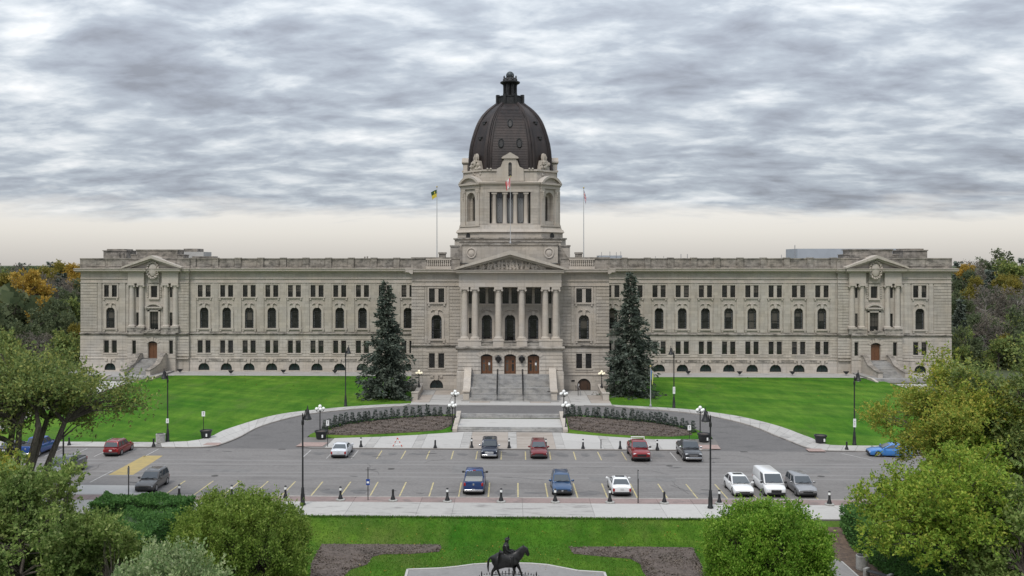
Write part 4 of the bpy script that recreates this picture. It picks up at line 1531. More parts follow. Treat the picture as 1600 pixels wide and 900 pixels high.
# ---- central block
YC = -24.6
XC = 16.1
for s in (-1, 1):
    x0, x1 = sorted((s * 8.0, s * XC))
    xb = s * 12.0
    mb = MB(); wall_panel(mb, x0, x1, Z_STR1 - .05, 20.2, YC, std_ops(xb, 'u')); mb.build('wall', M_STONE, B)
    mb = MB(); wall_panel(mb, x0, x1, Z_BASE - .05, Z_STR0 + .05, YC - .12, std_ops(xb, 'g')); mb.build('wall', M_BASE, B)
    if s < 0:
        bop = [(xb, 2.16, 1.28, 2.7, 1.07)]
    else:
        bop = [(xb, 2.2, .95, 2.95, 'arch')]
    mb = MB(); wall_panel(mb, x0, x1, ZG - .3, Z_BASE, YC - .30, bop, .5); mb.build('wall', M_BASE, B)
    std_bay(xb, YC, YC - .12, YC - .30, lunette=(s < 0))
    rust_part(x0, x1, 3.95, 7.72, YC - .12, std_ops(xb, 'g'), M_BASE, margin=.08)
    a, b = sorted((s * 14.0, s * XC)); rust_part(a, b, 8.62, 17.9, YC)
    a, b = sorted((s * 8.0, s * 9.9)); rust_part(a, b, 8.62, 17.9, YC)
    for (p, q) in ((9.95, 10.35), (13.6, 13.95)):
        a, b = sorted((s * p, s * q)); box_part('pier', a, b, YC - .1, YC + .05, 8.62, 17.93, M_STONE)
    box_part('plinth', x0, x1, YC - .5, YC - .25, ZG - .3, .97, M_BASE)
    box_part('ledge', x0, x1, YC - .42, YC, 3.5, 3.66, M_BASE)
    mb = MB(); mb.extr_x([(YC + .1, Z_STR0), (YC - .16, Z_STR0), (YC - .2, 8.1), (YC - .42, 8.18), (YC - .46, 8.34), (YC - .1, 8.46), (YC + .1, 8.46)], x0, x1)
    mb.build('string_course', M_SOOT, B)
    box_part('architrave', x0, x1, YC - .2, YC + .05, Z_ARCH, 18.12, M_TRIM)
    box_part('architrave', x0, x1, YC - .14, YC + .05, 18.72, 18.86, M_TRIM)
    a, b = sorted((s * 8.0, s * (XC + 1.0)))
    mb = MB(); mb.extr_x(cornice_prof(YC, Z_COR0, Z_COR1, 1.05), a, b); mb.build('cornice', M_TRIM, B)
    a, b = sorted((s * 8.2, s * (XC + .1)))
    box_part('parapet', a, b, YC + .12, YC + .7, 20.7, 22.4, M_DIRTY)
    box_part('parapet_cap', a, b, YC - .02, YC + .8, 22.4, 22.65, M_DIRTY)
    # balustrade panel in the parapet
    mb = MB()
    for k in range(12):
        xx = s * (9.9 + .32 * k)
        mb.lathe([(.09, 21.2), (.13, 21.45), (.07, 21.75), (.12, 22.0), (.1, 22.2)], xx, YC - .02, 8)
    mb.build('balusters', M_TRIM, B, kind='stuff')
    a, b = sorted((s * 9.6, s * 13.75)); box_part('balustrade_rail', a, b, YC - .16, YC + .11, 20.75, 21.18, M_TRIM); box_part('balustrade_rail', a, b, YC - .16, YC + .11, 22.2, 22.39, M_TRIM)
    # side wall running back to the wing
    mb = MB()
    a, b = sorted((s * (XC - .8), s * XC))
    mb.box(a, b, YC + .02, .9, ZG - .3, 20.2); mb.build('side_wall', M_STONE, B)
    rm = MB()
    for z in np.arange(3.95, 7.7, .56):
        rm.box(*sorted((s * (XC - .1), s * (XC + .085))), YC, .0, z, z + .47)
    rm.build('rustication', M_BASE, B, kind='stuff')
    mb = MB(); mb.M = Matrix.Rotation(R(90) * s, 4, 'Z')
    mb.extr_x([(p - YC * 0, z) for p, z in cornice_prof(-XC, Z_COR0, Z_COR1, 1.0)], *sorted((s * (YC - 1.0), 0)))
    mb.build('cornice', M_TRIM, B)
    box_part('parapet', *sorted((s * (XC - .6), s * XC)), YC + .75, 1.0, 20.7, 22.4, M_DIRTY)
    for k in range(4):
        for (z0, w, h) in ((15.28, 1.0, 2.2), (9.32, 1.6, 3.9), (4.57, 1.0, 2.4)):
            place_win(rect_win(w, h, 2, 3), (s * (XC + .06), YC + 4.5 + 5.0 * k, z0), R(90) * s)
box_part('centre_body', -15.2, 15.2, YC + 1.0, .9, ZG - .3, 21.6, M_STONE)
box_part('roof', -15.4, 15.4, YC + .7, 1.0, 21.6, 21.75, M_ROOF)

# round-headed side door with a ramp rail, brass plaque and cut letters beside it
d = MB()
loop = [(12.0 - 1.1, .95)] + arc_pts(12.0, 2.2, 2.95, 12) + [(13.1, .95)]
d.add([(x, YC + .05, z) for x, z in loop], [tuple(range(len(loop)))])
dd = d.build('side_door', M_FRAME, B)
lf = MB(); lf.box(11.45, 12.55, YC - .02, YC + .06, .97, 2.62); lf.build('door_leaf', M_WOODDK, dd)
lf = MB(); lf.prism([(11.0, 1.0), (11.4, 1.0), (11.4, 2.6), (11.0, 2.0)], YC, YC + .06); lf.build('door_panel', M_WOODDK, dd)
lf = MB(); lf.prism([(12.6, 1.0), (13.0, 1.0), (13.0, 2.0), (12.6, 2.6)], YC, YC + .06); lf.build('door_panel', M_WOODDK, dd)
lf = MB(); lf.box(11.05, 11.25, YC - .03, YC, 1.75, 2.1); lf.build('notice', M_WHITE, dd)
box_part('plaque', 9.95, 10.5, YC - .36, YC - .29, 2.45, 2.72, M_BRONZE_DARK)
tcu = bpy.data.curves.new('lettering', 'FONT')
tcu.body = 'PRINCE OF WALES ENTRANCE'
tcu.size = 0.24
tcu.extrude = 0.004
_t = put('lettering_source', tcu)
tme = bpy.data.meshes.new_from_object(_t)
bpy.data.objects.remove(_t)
tme.materials.clear(); tme.materials.append(mat('cut_letter', (.10, .09, .08), .9))
put('lettering', tme, B, (13.72, YC - .306, 2.46), (R(90), 0, 0), 'stuff')
# ---- portico
YP, YCOL = -29.0, -27.7
for s in (-1,):
    doors = [(-3.7, 1.82, 4.13, 7.3, 'seg'), (0.0, 1.82, 4.13, 7.3, 'seg'), (3.7, 1.82, 4.13, 7.3, 'seg')]
    mb = MB(); wall_panel(mb, -8.25, 8.25, ZG - .3, Z_STR0 + .05, YP, doors, .7); mb.build('wall', M_BASE, B)
    for sg in (-1, 1):
        box_part('return_wall', *sorted((sg * 8.25, sg * 7.6)), YP + .02, YC, ZG - .3, Z_STR0 + .03, M_BASE)
    rust_part(-8.25, 8.25, 4.1, 7.72, YP, [(o[0], o[1], o[2] - .1, 7.6, 'rect') for o in doors], M_BASE, margin=.05)
    mb = MB()
    for sg in (-1, 1):
        for z in np.arange(4.1, 7.7, .56):
            mb.box(*sorted((sg * 8.2, sg * 8.33)), YP, YC, z, z + .47)
    mb.build('rustication', M_BASE, B, kind='stuff')
    for i, o in enumerate(doors):
        voussoirs(o[0], YP, 7.3, 1.82, .364, B, 7, .72)
        door_leafs(o[0], YP + .55, 4.13, 1.82, 3.17, B, M_WOOD, True, (.25 if i != 1 else None))
box_part('podium_floor', -8.2, 8.2, YP + .05, YC, 8.2, 8.45, M_TRIM)
mb = MB(); mb.extr_x([(YP + .3, Z_STR0), (YP - .16, Z_STR0), (YP - .5, 8.14), (YP - .56, 8.36), (YP - .1, 8.5), (YP + .3, 8.5)], -8.6, 8.6)
mb.build('string_course', M_SOOT, B)
box_part('podium_plinth', -8.55, 8.55, YP - .3, YP + .01, ZG - .3, 3.4, M_BASE)
box_part('podium_ledge', -8.5, 8.5, YP - .36, YP + .012, 3.4, 3.6, M_TRIM)
# wall behind the columns
ops = []
for x in (-3.78, 0.0, 3.78):
    z0 = 9.32 if x else 8.75
    ops += [(x, 1.67, z0, 13.3, 'arch'), (x - .72, 1.0, 15.1, 17.6, 'rect'), (x + .72, 1.0, 15.1, 17.6, 'rect')]
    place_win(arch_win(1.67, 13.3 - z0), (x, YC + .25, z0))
    o2 = put('window_surround', T_ARCH, B, (x, YC, 0)); put('keystone', T_AKEY, o2)
    if x:
        put('sill', T_ASILL, o2)
    for sg in (-1, 1):
        place_win(rect_win(1.0, 2.5, 2, 3), (x + sg * .72, YC + .2, 15.1))
    mb = MB(); mb.box(x - 1.45, x + 1.45, YC - .22, YC + .03, 14.82, 15.08); mb.box(x - 1.45, x - 1.24, YC - .1, YC + .03, 15.08, 17.7); mb.box(x + 1.24, x + 1.45, YC - .1, YC + .03, 15.08, 17.7)
    mb.build('window_surround', M_TRIM, B)
for x in (-6.48, 6.48):
    ops += [(x, .5, 15.1, 17.5, 'rect'), (x, .5, 10.2, 12.75, 'rect')]
    place_win(T_NARROW_U, (x, YC + .2, 15.1)); place_win(T_NARROW_L, (x, YC + .2, 10.2))
mb = MB(); wall_panel(mb, -8.0, 8.0, 8.4, 20.2, YC, ops); mb.build('wall', M_STONE, B)
for x in (-7.27, -5.63, -1.87, 1.87, 5.63, 7.27):
    put('column', COL_ME, B, (x, YCOL, 0))
for x in (-6.45, -1.87, 1.87, 6.45):
    w = 1.85 if abs(x) > 3 else .85
    mb = MB(); mb.box(x - w, x + w, YCOL - .95, YCOL + .9, 8.46, 9.32); mb.box(x - w - .06, x + w + .06, YCOL - 1.02, YCOL + .95, 9.32, 9.5); mb.build('pedestal', M_TRIM, B)
for x in (-3.75, 0, 3.75):
    mb = MB(); mb.box(x - 1.05, x + 1.05, YCOL - .85, YCOL - .6, 8.5, 9.2); mb.box(x - 1.08, x + 1.08, YCOL - .98, YCOL - .5, 9.2, 9.36); mb.build('balcony_panel', M_SOOT, B)
for sg in (-1, 1):                      # pilasters against the wall ends
    box_part('pilaster', *sorted((sg * 7.3, sg * 8.1)), YC - .35, YC + .02, 8.5, 17.9, M_TRIM)
mb = MB(); mb.box(-8.15, 8.15, YCOL - .62, YC + .02, 17.9, 18.72); mb.box(-8.2, 8.2, YCOL - .68, YC + .02, 18.72, 18.86); mb.box(-8.15, 8.15, YCOL - .6, YC + .02, 18.86, 20.0)
mb.build('entablature', M_TRIM, B)
mb = MB(); mb.extr_x(cornice_prof(YCOL - .6, Z_COR0 + .004, Z_COR1 - .1, 1.1), -8.55, 8.55); mb.build('cornice', M_TRIM, B)
t = pediment(0, YCOL - .2, YC + 2.5, 8.75, 20.62, 23.7, 1.5, B, .62)
mb = MB()
q = random.Random(21)
for k in range(-10, 11):
    x = k * .60 + q.uniform(-.15, .15)
    h = (1 - abs(x) / 7.4) * 2.2 * q.uniform(.7, 1.0)
    if h < .35:
        continue
    zb, lean = 20.75, q.uniform(-.35, .35) - x * .04
    mb.tube([(x - lean * .6, YCOL - .3, zb), (x, YCOL - .4, zb + h * .35), (x + lean * .4, YCOL - .38, zb + h * .62), (x + lean * .6, YCOL - .38, zb + h * .8)], [.26, .22, .2, .09], 7)
    mb.ball((x + lean * .7, YCOL - .42, zb + h * .9), .15, 8, 6)
    for sg in (-1, 1):
        mb.tube([(x + lean * .5 + sg * .16, YCOL - .42, zb + h * .7), (x + sg * q.uniform(.25, .5), YCOL - .5, zb + h * q.uniform(.3, .6)), (x + sg * q.uniform(.3, .8), YCOL - .45, zb + h * q.uniform(.3, .8))], [.09, .08, .05], 5)
    mb.tube([(x, YCOL - .4, zb + h * .3), (x + q.uniform(-.5, .5), YCOL - .5, zb + .25), (x + q.uniform(-.6, .6), YCOL - .42, zb + .04)], [.15, .12, .08], 5)
relief_blobs(mb, 0, 21.0, 5.6, .25, YCOL - .25, 50, 31, .08, .2)
mb.build('pediment_sculpture', M_TRIM, B, kind='stuff', smooth=True)
# wall lanterns between the doors
for x in (-1.85, 1.85):
    mb = MB()
    mb.lathe([(.05, 5.85), (.16, 6.0), (.26, 6.25), (.30, 6.75), (.34, 6.9), (.2, 7.05), (.06, 7.2)], x, YP - .5, 8)
    l_ = mb.build('wall_lantern', M_BLACK, B)
    m2 = MB(); m2.tube([(x, YP - .1, 6.2), (x, YP - .35, 6.15), (x, YP - .5, 6.3)], .05, 6)
    for sg in (-1, 1):
        m2.lathe([(.03, 6.3), (.11, 6.4), (.14, 6.7), (.15, 6.78), (.03, 6.95)], x + sg * .38, YP - .42, 6)
        m2.tube([(x, YP - .3, 6.1), (x + sg * .38, YP - .42, 6.32)], .04, 5)
    m2.build('bracket', M_BLACK, l_)

# main stairs
n_ = 19
prof = [(YP + .3, 4.13), (YP - 1.3, 4.13)]
for k in range(n_):
    yy = YP - 1.3 - .335 * k - (.9 if k > 8 else 0)
    if k == 9:
        prof.append((yy, prof[-1][1]))
    z2 = 4.13 - (4.13 - .98) * (k + 1) / n_
    prof += [(yy, z2)]
    if k < n_ - 1 and k != 8:
        prof.append((yy - .335, z2))
ybot = prof[-1][0]
prof += [(ybot, .7), (YP + .3, .7)]
mb = MB(); mb.extr_x(prof, -6.15, 6.15); mb.build('staircase', M_GRANITE, B)
for sg in (-1, 1):
    a, b = sorted((sg * 6.15, sg * 7.05))
    mb = MB(); mb.extr_x([(YP + .1, .7), (YP + .1, 5.0), (YP - 1.6, 5.0), (YP - 4.2, 3.55), (YP - 4.8, 2.9), (YP - 5.6, 2.5), (ybot + .6, 2.3), (ybot + .5, .7)], a, b); mb.build('stair_wall', M_BASE, B)
    mb = MB(); mb.extr_x([(YP + .1, 5.0), (YP + .1, 5.2), (YP - 1.7, 5.2), (YP - 4.3, 3.72), (YP - 4.9, 3.05), (YP - 5.65, 2.66), (ybot + .4, 2.46), (ybot + .4, 2.3), (YP - 5.6, 2.5), (YP - 4.8, 2.9), (YP - 4.2, 3.55), (YP - 1.6, 5.0)], a - .1, b + .1); mb.build('stair_coping', M_TRIM, B)
    mb = MB()
    a, b = sorted((sg * 6.3, sg * 8.4))
    mb.box(a, b, YP - 1.2, YP - .28, .7, 4.6); mb.build('stair_pier', M_BASE, B)
    # bottom steps spread a little past the walls
    mb = MB(); mb.box(*sorted((sg * 6.15, sg * 7.3)), ybot - .02, ybot + .5, .7, 1.12); mb.build('bottom_step', M_GRANITE, B)
    # handrail
    hr = MB()
    x = sg * 1.95
    pts = [(YP - 1.4, 5.05), (YP - 4.3, 3.75), (YP - 5.2, 3.7), (ybot + .2, 2.05)]
    for dx in (-.09, .09):
        hr.tube([(x + dx, p[0], p[1]) for p in pts], .04, 6)
    for k in range(8):
        t_ = k / 7
        yy = YP - 1.4 + (ybot + .2 - YP + 1.4) * t_
        zt = np.interp(-yy, [-p[0] for p in pts], [p[1] for p in pts])
        hr.tube([(x, yy, zt - 1.0), (x, yy, zt)], .045, 6)
    hr.build('handrail', M_BLACK, B)

# ---- attic behind the pediment and stepped base of the tower
TY = 6.0                             # tower axis, building depth
mb = MB(); mb.box(-8.0, 8.0, -20.5, -6, 21.7, 24.75); mb.build('attic', M_STONE, B)
box_part('attic_cap', -8.15, 8.15, -20.7, -6, 24.75, 25.0, M_SOOT)
for x in (-6.5, 6.5):
    mb = MB()
    mb.tube([(x + .75 * math.cos(6.283 * k / 18), -20.55, 23.4 + .8 * math.sin(6.283 * k / 18)) for k in range(19)], .14, 6)
    mb.ball((x, -20.5, 23.4), .55, 10, 6, sq=(1, .35, 1.1))
    relief_blobs(mb, x, 23.4, .9, .95, -20.5, 14, 8, .08, .16)
    mb.build('wreath', M_TRIM, B, kind='stuff', smooth=True)
for s in (-1, 1):
    a, b = sorted((s * 8.0, s * 10.3))
    box_part('attic_wing', a, b, -16, -4, 21.7, 24.55, M_STONE)
    box_part('attic_cap', a - .1, b + .1, -16.15, -4, 24.55, 24.8, M_SOOT)
    mb = MB()                          # scrolled buttress beside the attic
    pr = [(s * 8.05, 21.7), (s * 11.6, 21.7)] + [(s * (11.6 - 3.4 * t), 21.7 + 2.9 * (t ** 1.5) + .25 * math.sin(t * 9)) for t in [k / 9 for k in range(1, 10)]] + [(s * 8.05, 24.6)]
    mb.prism(pr, -19.8, -18.9)
    mb.tube([(s * (11.2 + .45 * math.cos(k * .7)), -19.9, 22.1 + .4 * math.sin(k * .7)) for k in range(10)], .13, 6)
    mb.build('scroll_buttress', M_DIRTY, B)
mb = MB(); mb.box(-9.3, 9.3, -5.5, 2, 21.7, 25.6); mb.build('tower_base', M_STONE, B)
box_part('tower_base_cap', -9.5, 9.5, -5.7, 2, 25.6, 25.82, M_SOOT)


def octa(h, c):
    return [(c, -h), (h, -c), (h, c), (c, h), (-c, h), (-h, c), (-h, -c), (-c, -h)]


def octa_slab(h0, c0, h1, c1, z0, z1):
    mb = MB()
    mb.rings([[(x, y + TY, z0) for x, y in octa(h0, c0)], [(x, y + TY, z1) for x, y in octa(h1, c1)]])
    return mb


octa_slab(10.6, 6.3, 10.5, 6.2, 21.7, 26.2).build('tower_base', M_STONE, B)
octa_slab(10.75, 6.4, 10.75, 6.4, 26.2, 26.45).build('tower_base_cap', M_SOOT, B)
octa_slab(10.0, 5.75, 9.95, 5.7, 26.45, 27.5).build('tower_base', M_STONE, B)
octa_slab(10.3, 5.95, 10.05, 5.8, 27.5, 28.0).build('tower_base_mould', M_TRIM, B)
octa_slab(9.85, 5.6, 9.55, 5.4, 28.0, 28.85).build('tower_base', M_STONE, B)
# small round-headed openings in the base at the corners, and slots in front
for a in (45, -45, 135, -135):
    mb = MB(); mb.M = Matrix.Translation((0, TY, 0)) @ Matrix.Rotation(R(a), 4, 'Z')
    hh = (10.0 + 5.75) / math.sqrt(2) + .02
    lp = [(-.55, 26.5)] + arc_pts(0, 1.1, 27.4, 10) + [(.55, 26.5)]
    mb.add([(x, -hh, z) for x, z in lp], [tuple(range(len(lp)))])
    mb.build('base_opening', M_FRAME, B)
# four main faces with columns and lattice windows
HF, CF = 9.45, 5.3
CFW = (HF - CF) * math.sqrt(2)
HD = (HF + CF) / math.sqrt(2)
TCOL = MB()
TCOL.lathe([(.46, 29.05), (.46, 29.25), (.40, 29.35), (.40, 31), (.35, 34.3), (.42, 34.45), (.46, 34.6)], 0, 0, 16); TCOL.box(-.5, .5, -.5, .5, 34.6, 34.9)
TCOL = TCOL.mesh('column', M_TRIM, smooth=True)
LAT = MB()
for k in range(-2, 9):
    for sg in (-1, 1):
        za, zb = .2 + k * .62, .2 + k * .62 + 1.24
        t0, t1 = max(0, (.1 - za) / (zb - za)), min(1, (4.7 - za) / (zb - za))
        if t1 - t0 > .05:
            LAT.tube([(sg * (-.5 + t0), -.07, za + (zb - za) * t0), (sg * (-.5 + t1), -.07, za + (zb - za) * t1)], .042, 4)
LAT = LAT.mesh('lattice', mat('pale_lattice', (.55, .555, .56), .7))
for ai, a in enumerate((0, 90, 180, -90)):
    T = Matrix.Translation((0, TY, 0)) @ Matrix.Rotation(R(a), 4, 'Z')
    mb = MB(); mb.M = T
    wall_panel(mb, -CF, CF, 28.8, 36.3, -HF, [(0, 7.6, 29.1, 34.95, 'rect')], 1.0)
    wall_panel(mb, -3.8, 3.8, 29.1, 34.95, -HF + 1.0, [(-1.96, 1.2, 29.15, 34.9, 'rect'), (0, 1.2, 29.15, 34.9, 'rect'), (1.96, 1.2, 29.15, 34.9, 'rect')], .3)
    mb.build('tower_wall', M_STONE, B)
    mb = MB(); mb.M = T
    for s in (-1, 1):
        courses(mb, *sorted((s * 3.85, s * CF)), 29.0, 35.1, -HF, (), .56, .07, .05)
    mb.build('rustication', M_STONE, B, kind='stuff')
    for x in (-2.95, -.97, .97, 2.95):
        put('column', TCOL, B, tuple(T @ Vector((x, -HF + .5, 0))), R(a))
    for x in (-1.96, 0, 1.96):
        w_ = place_win(rect_win(1.2, 5.75, 2, 6), tuple(T @ Vector((x, -HF + 1.18, 29.15))), R(a))
        put('lattice', LAT, w_)
    for x in (-3.66, 3.66):
        mb = MB(); mb.M = T; mb.box(x - .14, x + .14, -HF + .9, -HF + .99, 29.15, 34.9); mb.build('slot', M_FRAME, B)
    mb = MB(); mb.M = T
    mb.box(-4.2, 4.2, -HF - .12, -HF + .9, 34.95, 35.35); mb.box(-5.1, 5.1, -HF - .08, -HF + .02, 35.75, 35.9)
    mb.box(-4.2, 4.2, -HF - .14, -HF + .95, 28.82, 29.1)
    mb.build('tower_entablature', M_TRIM, B)
    # dormer with small pediment on the attic
    mb = MB(); mb.M = T
    wall_panel(mb, -1.15, 1.15, 37.0, 41.2, -9.16, [(0, .62, 37.9, 40.5, 'arch')], .14)
    mb.box(-1.15, -.9, -9.14, -7.0, 37, 41.2); mb.box(.9, 1.15, -9.14, -7.0, 37, 41.2)
    mb.prism([(-1.55, 41.2), (1.55, 41.2), (1.55, 41.45), (0, 42.35), (-1.55, 41.45)], -9.4, -6.4)
    for s in (-1, 1):
        mb.prism([(s * 1.15, 37.0), (s * 2.6, 37.0), (s * 2.5, 39.3), (s * 1.75, 39.7), (s * 1.3, 40.9), (s * 1.15, 40.9)], -9.09, -8.3)
    mb.build('dormer', M_TRIM, B)
    place_win(arch_win(.62, 2.6, False), tuple(T @ Vector((0, -9.08, 37.9))), R(a))
# chamfered corners: arched niche, pilasters, curved pediment and sculpture
for a in (45, 135, -135, -45):
    T = Matrix.Translation((0, TY, 0)) @ Matrix.Rotation(R(a), 4, 'Z')
    hw = CFW / 2
    mb = MB(); mb.M = T
    wall_panel(mb, -hw, hw, 28.8, 36.3, -HD, [(0, 2.2, 29.6, 35.0, 'arch')], .9)
    mb.build('tower_wall', M_STONE, B)
    mb = MB(); mb.M = T
    courses(mb, -1.1, 1.1, 29.6, 34.0, -HD + .9, [(0, 1.1, 29.5, 34.2, 'rect')], .5, .07, .05)
    mb.build('rustication', M_STONE, B, kind='stuff')
    mb = MB(); mb.M = T
    wall_panel(mb, -1.1, 1.1, 29.5, 35.0, -HD + .9, [(0, 1.0, 29.7, 34.3, 'arch')], .4)
    mb.build('niche_wall', M_STONE, B)
    place_win(arch_win(1.0, 4.6, False), tuple(T @ Vector((0, -HD + 1.2, 29.7))), R(a))
    for s in (-1, 1):
        mb = MB(); mb.M = T
        mb.box(s * 1.95 - .55, s * 1.95 + .55, -HD - .22, -HD + .05, 28.85, 29.3)
        mb.box(s * 1.95 - .46, s * 1.95 + .46, -HD - .18, -HD + .05, 29.3, 35.0)
        mb.box(s * 1.95 - .55, s * 1.95 + .55, -HD - .26, -HD + .05, 35.0, 35.65)
        mb.build('pilaster', M_TRIM, B)
        mb = MB(); mb.M = T
        for k_ in range(5):
            mb.ball((s * 1.95, -HD - .22, 34.9 - .32 * k_), .22 - .03 * k_, 7, 5)
        mb.build('garland', M_TRIM, B, kind='stuff', smooth=True)
    mb = MB(); mb.M = T
    mb.box(-2.75, 2.75, -HD - .45, -HD + .3, 28.55, 28.85)
    mb.box(-2.6, 2.6, -HD - .3, -HD + .3, 35.65, 36.35)
    mb.build('tower_entablature', M_TRIM, B)
    mb = MB(); mb.M = T
    o_, i_ = arc_pts(0, 5.5, 38.1, 16, 1.4), arc_pts(0, 4.6, 37.65, 16, 1.05)
    for k in range(16):
        y0, y1 = -HD - .75, -HD + .6
        mb.add([(o_[k][0], y0, o_[k][1]), (o_[k + 1][0], y0, o_[k + 1][1]), (i_[k + 1][0], y0, i_[k + 1][1]), (i_[k][0], y0, i_[k][1]),
                (o_[k][0], y1, o_[k][1]), (o_[k + 1][0], y1, o_[k + 1][1]), (i_[k + 1][0], y1, i_[k + 1][1]), (i_[k][0], y1, i_[k][1])], [(0, 1, 2, 3), (0, 4, 5, 1), (3, 2, 6, 7)])
    mb.add([(x, -HD - .25, z) for x, z in i_], [tuple(range(len(i_)))])
    mb.box(-2.75, 2.75, -HD - .7, -HD + .4, 36.35, 36.7)
    mb.build('curved_pediment', M_TRIM, B)
    mb = MB(); mb.M = T
    mb.prism([(-2.5, 37.0), (2.5, 37.0), (2.3, 38.0), (1.5, 38.7), (1.15, 40.4), (.8, 41.4), (-.8, 41.4), (-1.15, 40.4), (-1.5, 38.7), (-2.3, 38.0)], -HD + .35, -HD + 2.2)
    q = random.Random(a + 300)
    for k in range(34):
        z = q.uniform(37.9, 41.2)
        mb.ball((q.uniform(-1, 1) * (2.2 - (z - 37.9) * .42), -HD + q.uniform(.15, .5), z), q.uniform(.16, .36), 7, 5, sq=(1, 1, q.uniform(.7, 1.6)))
    for s in (-1, 1):
        mb.tube([(s * (1.9 + .35 * math.cos(k * .75)), -HD + .35, 38.3 + .35 * math.sin(k * .75)) for k in range(8)], [.2, .2, .18, .17, .15, .13, .1, .07], 6)
    mb.ball((0, -HD + .9, 42.0), .75, 10, 8, sq=(.8, .55, 1.3))
    for s in (-1, 0, 1):
        mb.tube([(s * .3, -HD + .5, 41.3), (s * .42, -HD + .45, 42.0), (s * .25, -HD + .6, 42.8)], [.14, .16, .06], 6)
    mb.v = [(x * .93, (y - TY) * .965 + TY, z - .08 * (z - 37)) for x, y, z in mb.v]
    mb.build('corner_sculpture', M_STONE, B, kind='stuff', smooth=True)
# cornice and attic of the tower
for (h0, h1, z0, z1) in ((9.5, 9.6, 36.25, 36.42), (9.78, 9.9, 36.42, 36.72), (9.7, 9.2, 36.72, 36.9)):
    octa_slab(h0, h0 * .565, h1, h1 * .565, z0, z1).build('tower_cornice', M_TRIM, B)
octa_slab(8.85, 5.0, 8.75, 4.95, 36.9, 38.9).build('tower_attic', M_STONE, B)
octa_slab(9.0, 5.1, 9.0, 5.1, 38.9, 39.2).build('tower_attic_cap', M_TRIM, B)
octa_slab(9.1, 9.0 * .565, 8.2, 8.1 * .565, 36.6, 36.65).build('tower_roof', M_ROOF, B)
for a in (0, 90, 180, -90):            # lion masks and blocks along the attic cap
    mb = MB(); mb.M = Matrix.Translation((0, TY, 0)) @ Matrix.Rotation(R(a), 4, 'Z')
    for x in (-4.2, -3.6, 3.6, 4.2):
        mb.ball((x, -9.05, 39.3), .2, 6, 5)
    mb.build('attic_bosses', M_TRIM, B, kind='stuff')

# ---- dome
PROF = [(39.0, 7.739), (40.2, 7.72), (41.6, 7.701), (43.0, 7.604), (44.4, 7.392), (45.8, 7.044), (47.2, 6.62), (48.6, 6.099), (49.8, 5.423), (50.8, 4.632), (51.6, 3.812), (52.2, 3.088), (52.7, 2.509)]


def dome_h(z):
    return float(np.interp(z, [p[0] for p in PROF], [p[1] for p in PROF]))


def dome_pt(z, u, a, out=0.0):
    """point on a face (a = turn of the face, u = -1..1 across it)"""
    h = dome_h(z)
    c = h * .575
    p = Matrix.Rotation(R(a), 4, 'Z') @ Vector((u * c, -h - out, z))
    p.y += TY
    return p


mb = MB()
mb.rings([[(x, y + TY, z) for x, y in octa(dome_h(z), dome_h(z) * .575)] for z in np.linspace(39.0, 52.7, 40)])
dome = mb.build('dome', M_COPPER, B, smooth=True)
zs = np.linspace(39.3, 51.5, 40)
for a in (0, 90, 180, -90):
    mb = MB()
    for i in range(len(zs) - 1):
        P = [dome_pt(zs[i], u, a, .10) for u in (-.76, .76)] + [dome_pt(zs[i + 1], u, a, .03) for u in (.76, -.76)] + [dome_pt(zs[i], u, a, .0) for u in (-.76, .76)]
        mb.add(P, [(0, 1, 2, 3), (4, 5, 1, 0)])
    mb.build('seamed_field', M_COPPER, dome, kind='stuff')
for k in range(8):
    for w in (-.42, .42):
        rb = MB()
        pts = []
        for z in np.linspace(39.1, 52.6, 26):
            h = dome_h(z)
            o = octa(h, h * .575)
            p, nx, pv = [Vector((*o[(k + j) % 8], z)) for j in (0, 1, -1)]
            tgt = nx if w > 0 else pv
            d = (tgt - p).normalized()
            q_ = p + d * abs(w) * (h / 8) ** .6
            q_ += Vector((p.x, p.y, 0)).normalized() * .04
            q_.y += TY
            pts.append(q_)
        rb.tube(pts, .15, 6)
        rb.build('rib', M_COPPER, dome, smooth=True)
    rb = MB()
    pts = []
    for z in np.linspace(39.1, 52.6, 26):
        h = dome_h(z)
        x, y = octa(h, h * .575)[k]
        q_ = Vector((x, y, 0)) + Vector((x, y, 0)).normalized() * .02
        pts.append((q_.x, q_.y + TY, z))
    rb.tube(pts, .28, 6)
    rb.build('rib', M_COPPER, dome, smooth=True)
for a in (0, 90, 180, -90):
    for (u, z) in ((0, 48.2), (-.4, 44.3), (.4, 44.3)):
        rb = MB()
        c = dome_pt(z, u, a, .02)
        nrm = (dome_pt(z, u, a, 1) - c)
        up = (dome_pt(z + .5, u, a, .02) - c).normalized()
        sd = up.cross(nrm.normalized())
        rb.tube([c + up * .85 * math.sin(6.283 * k / 14) + sd * .46 * math.cos(6.283 * k / 14) + nrm * .06 for k in range(15)], .13, 6)
        rb.add([c + up * .8 * math.sin(6.283 * k / 14) + sd * .42 * math.cos(6.283 * k / 14) + nrm * .07 for k in range(14)], [tuple(range(14))])
        rb.build('porthole', M_BRONZE_DARK, dome, smooth=True)
    for s in (-1, 1):                   # raised frame of the seamed field
        rb = MB()
        rb.tube([dome_pt(z, s * .79, a, .03) for z in np.linspace(39.3, 51.6, 24)], .12, 6)
        rb.build('field_edge', M_COPPER, dome, smooth=True)
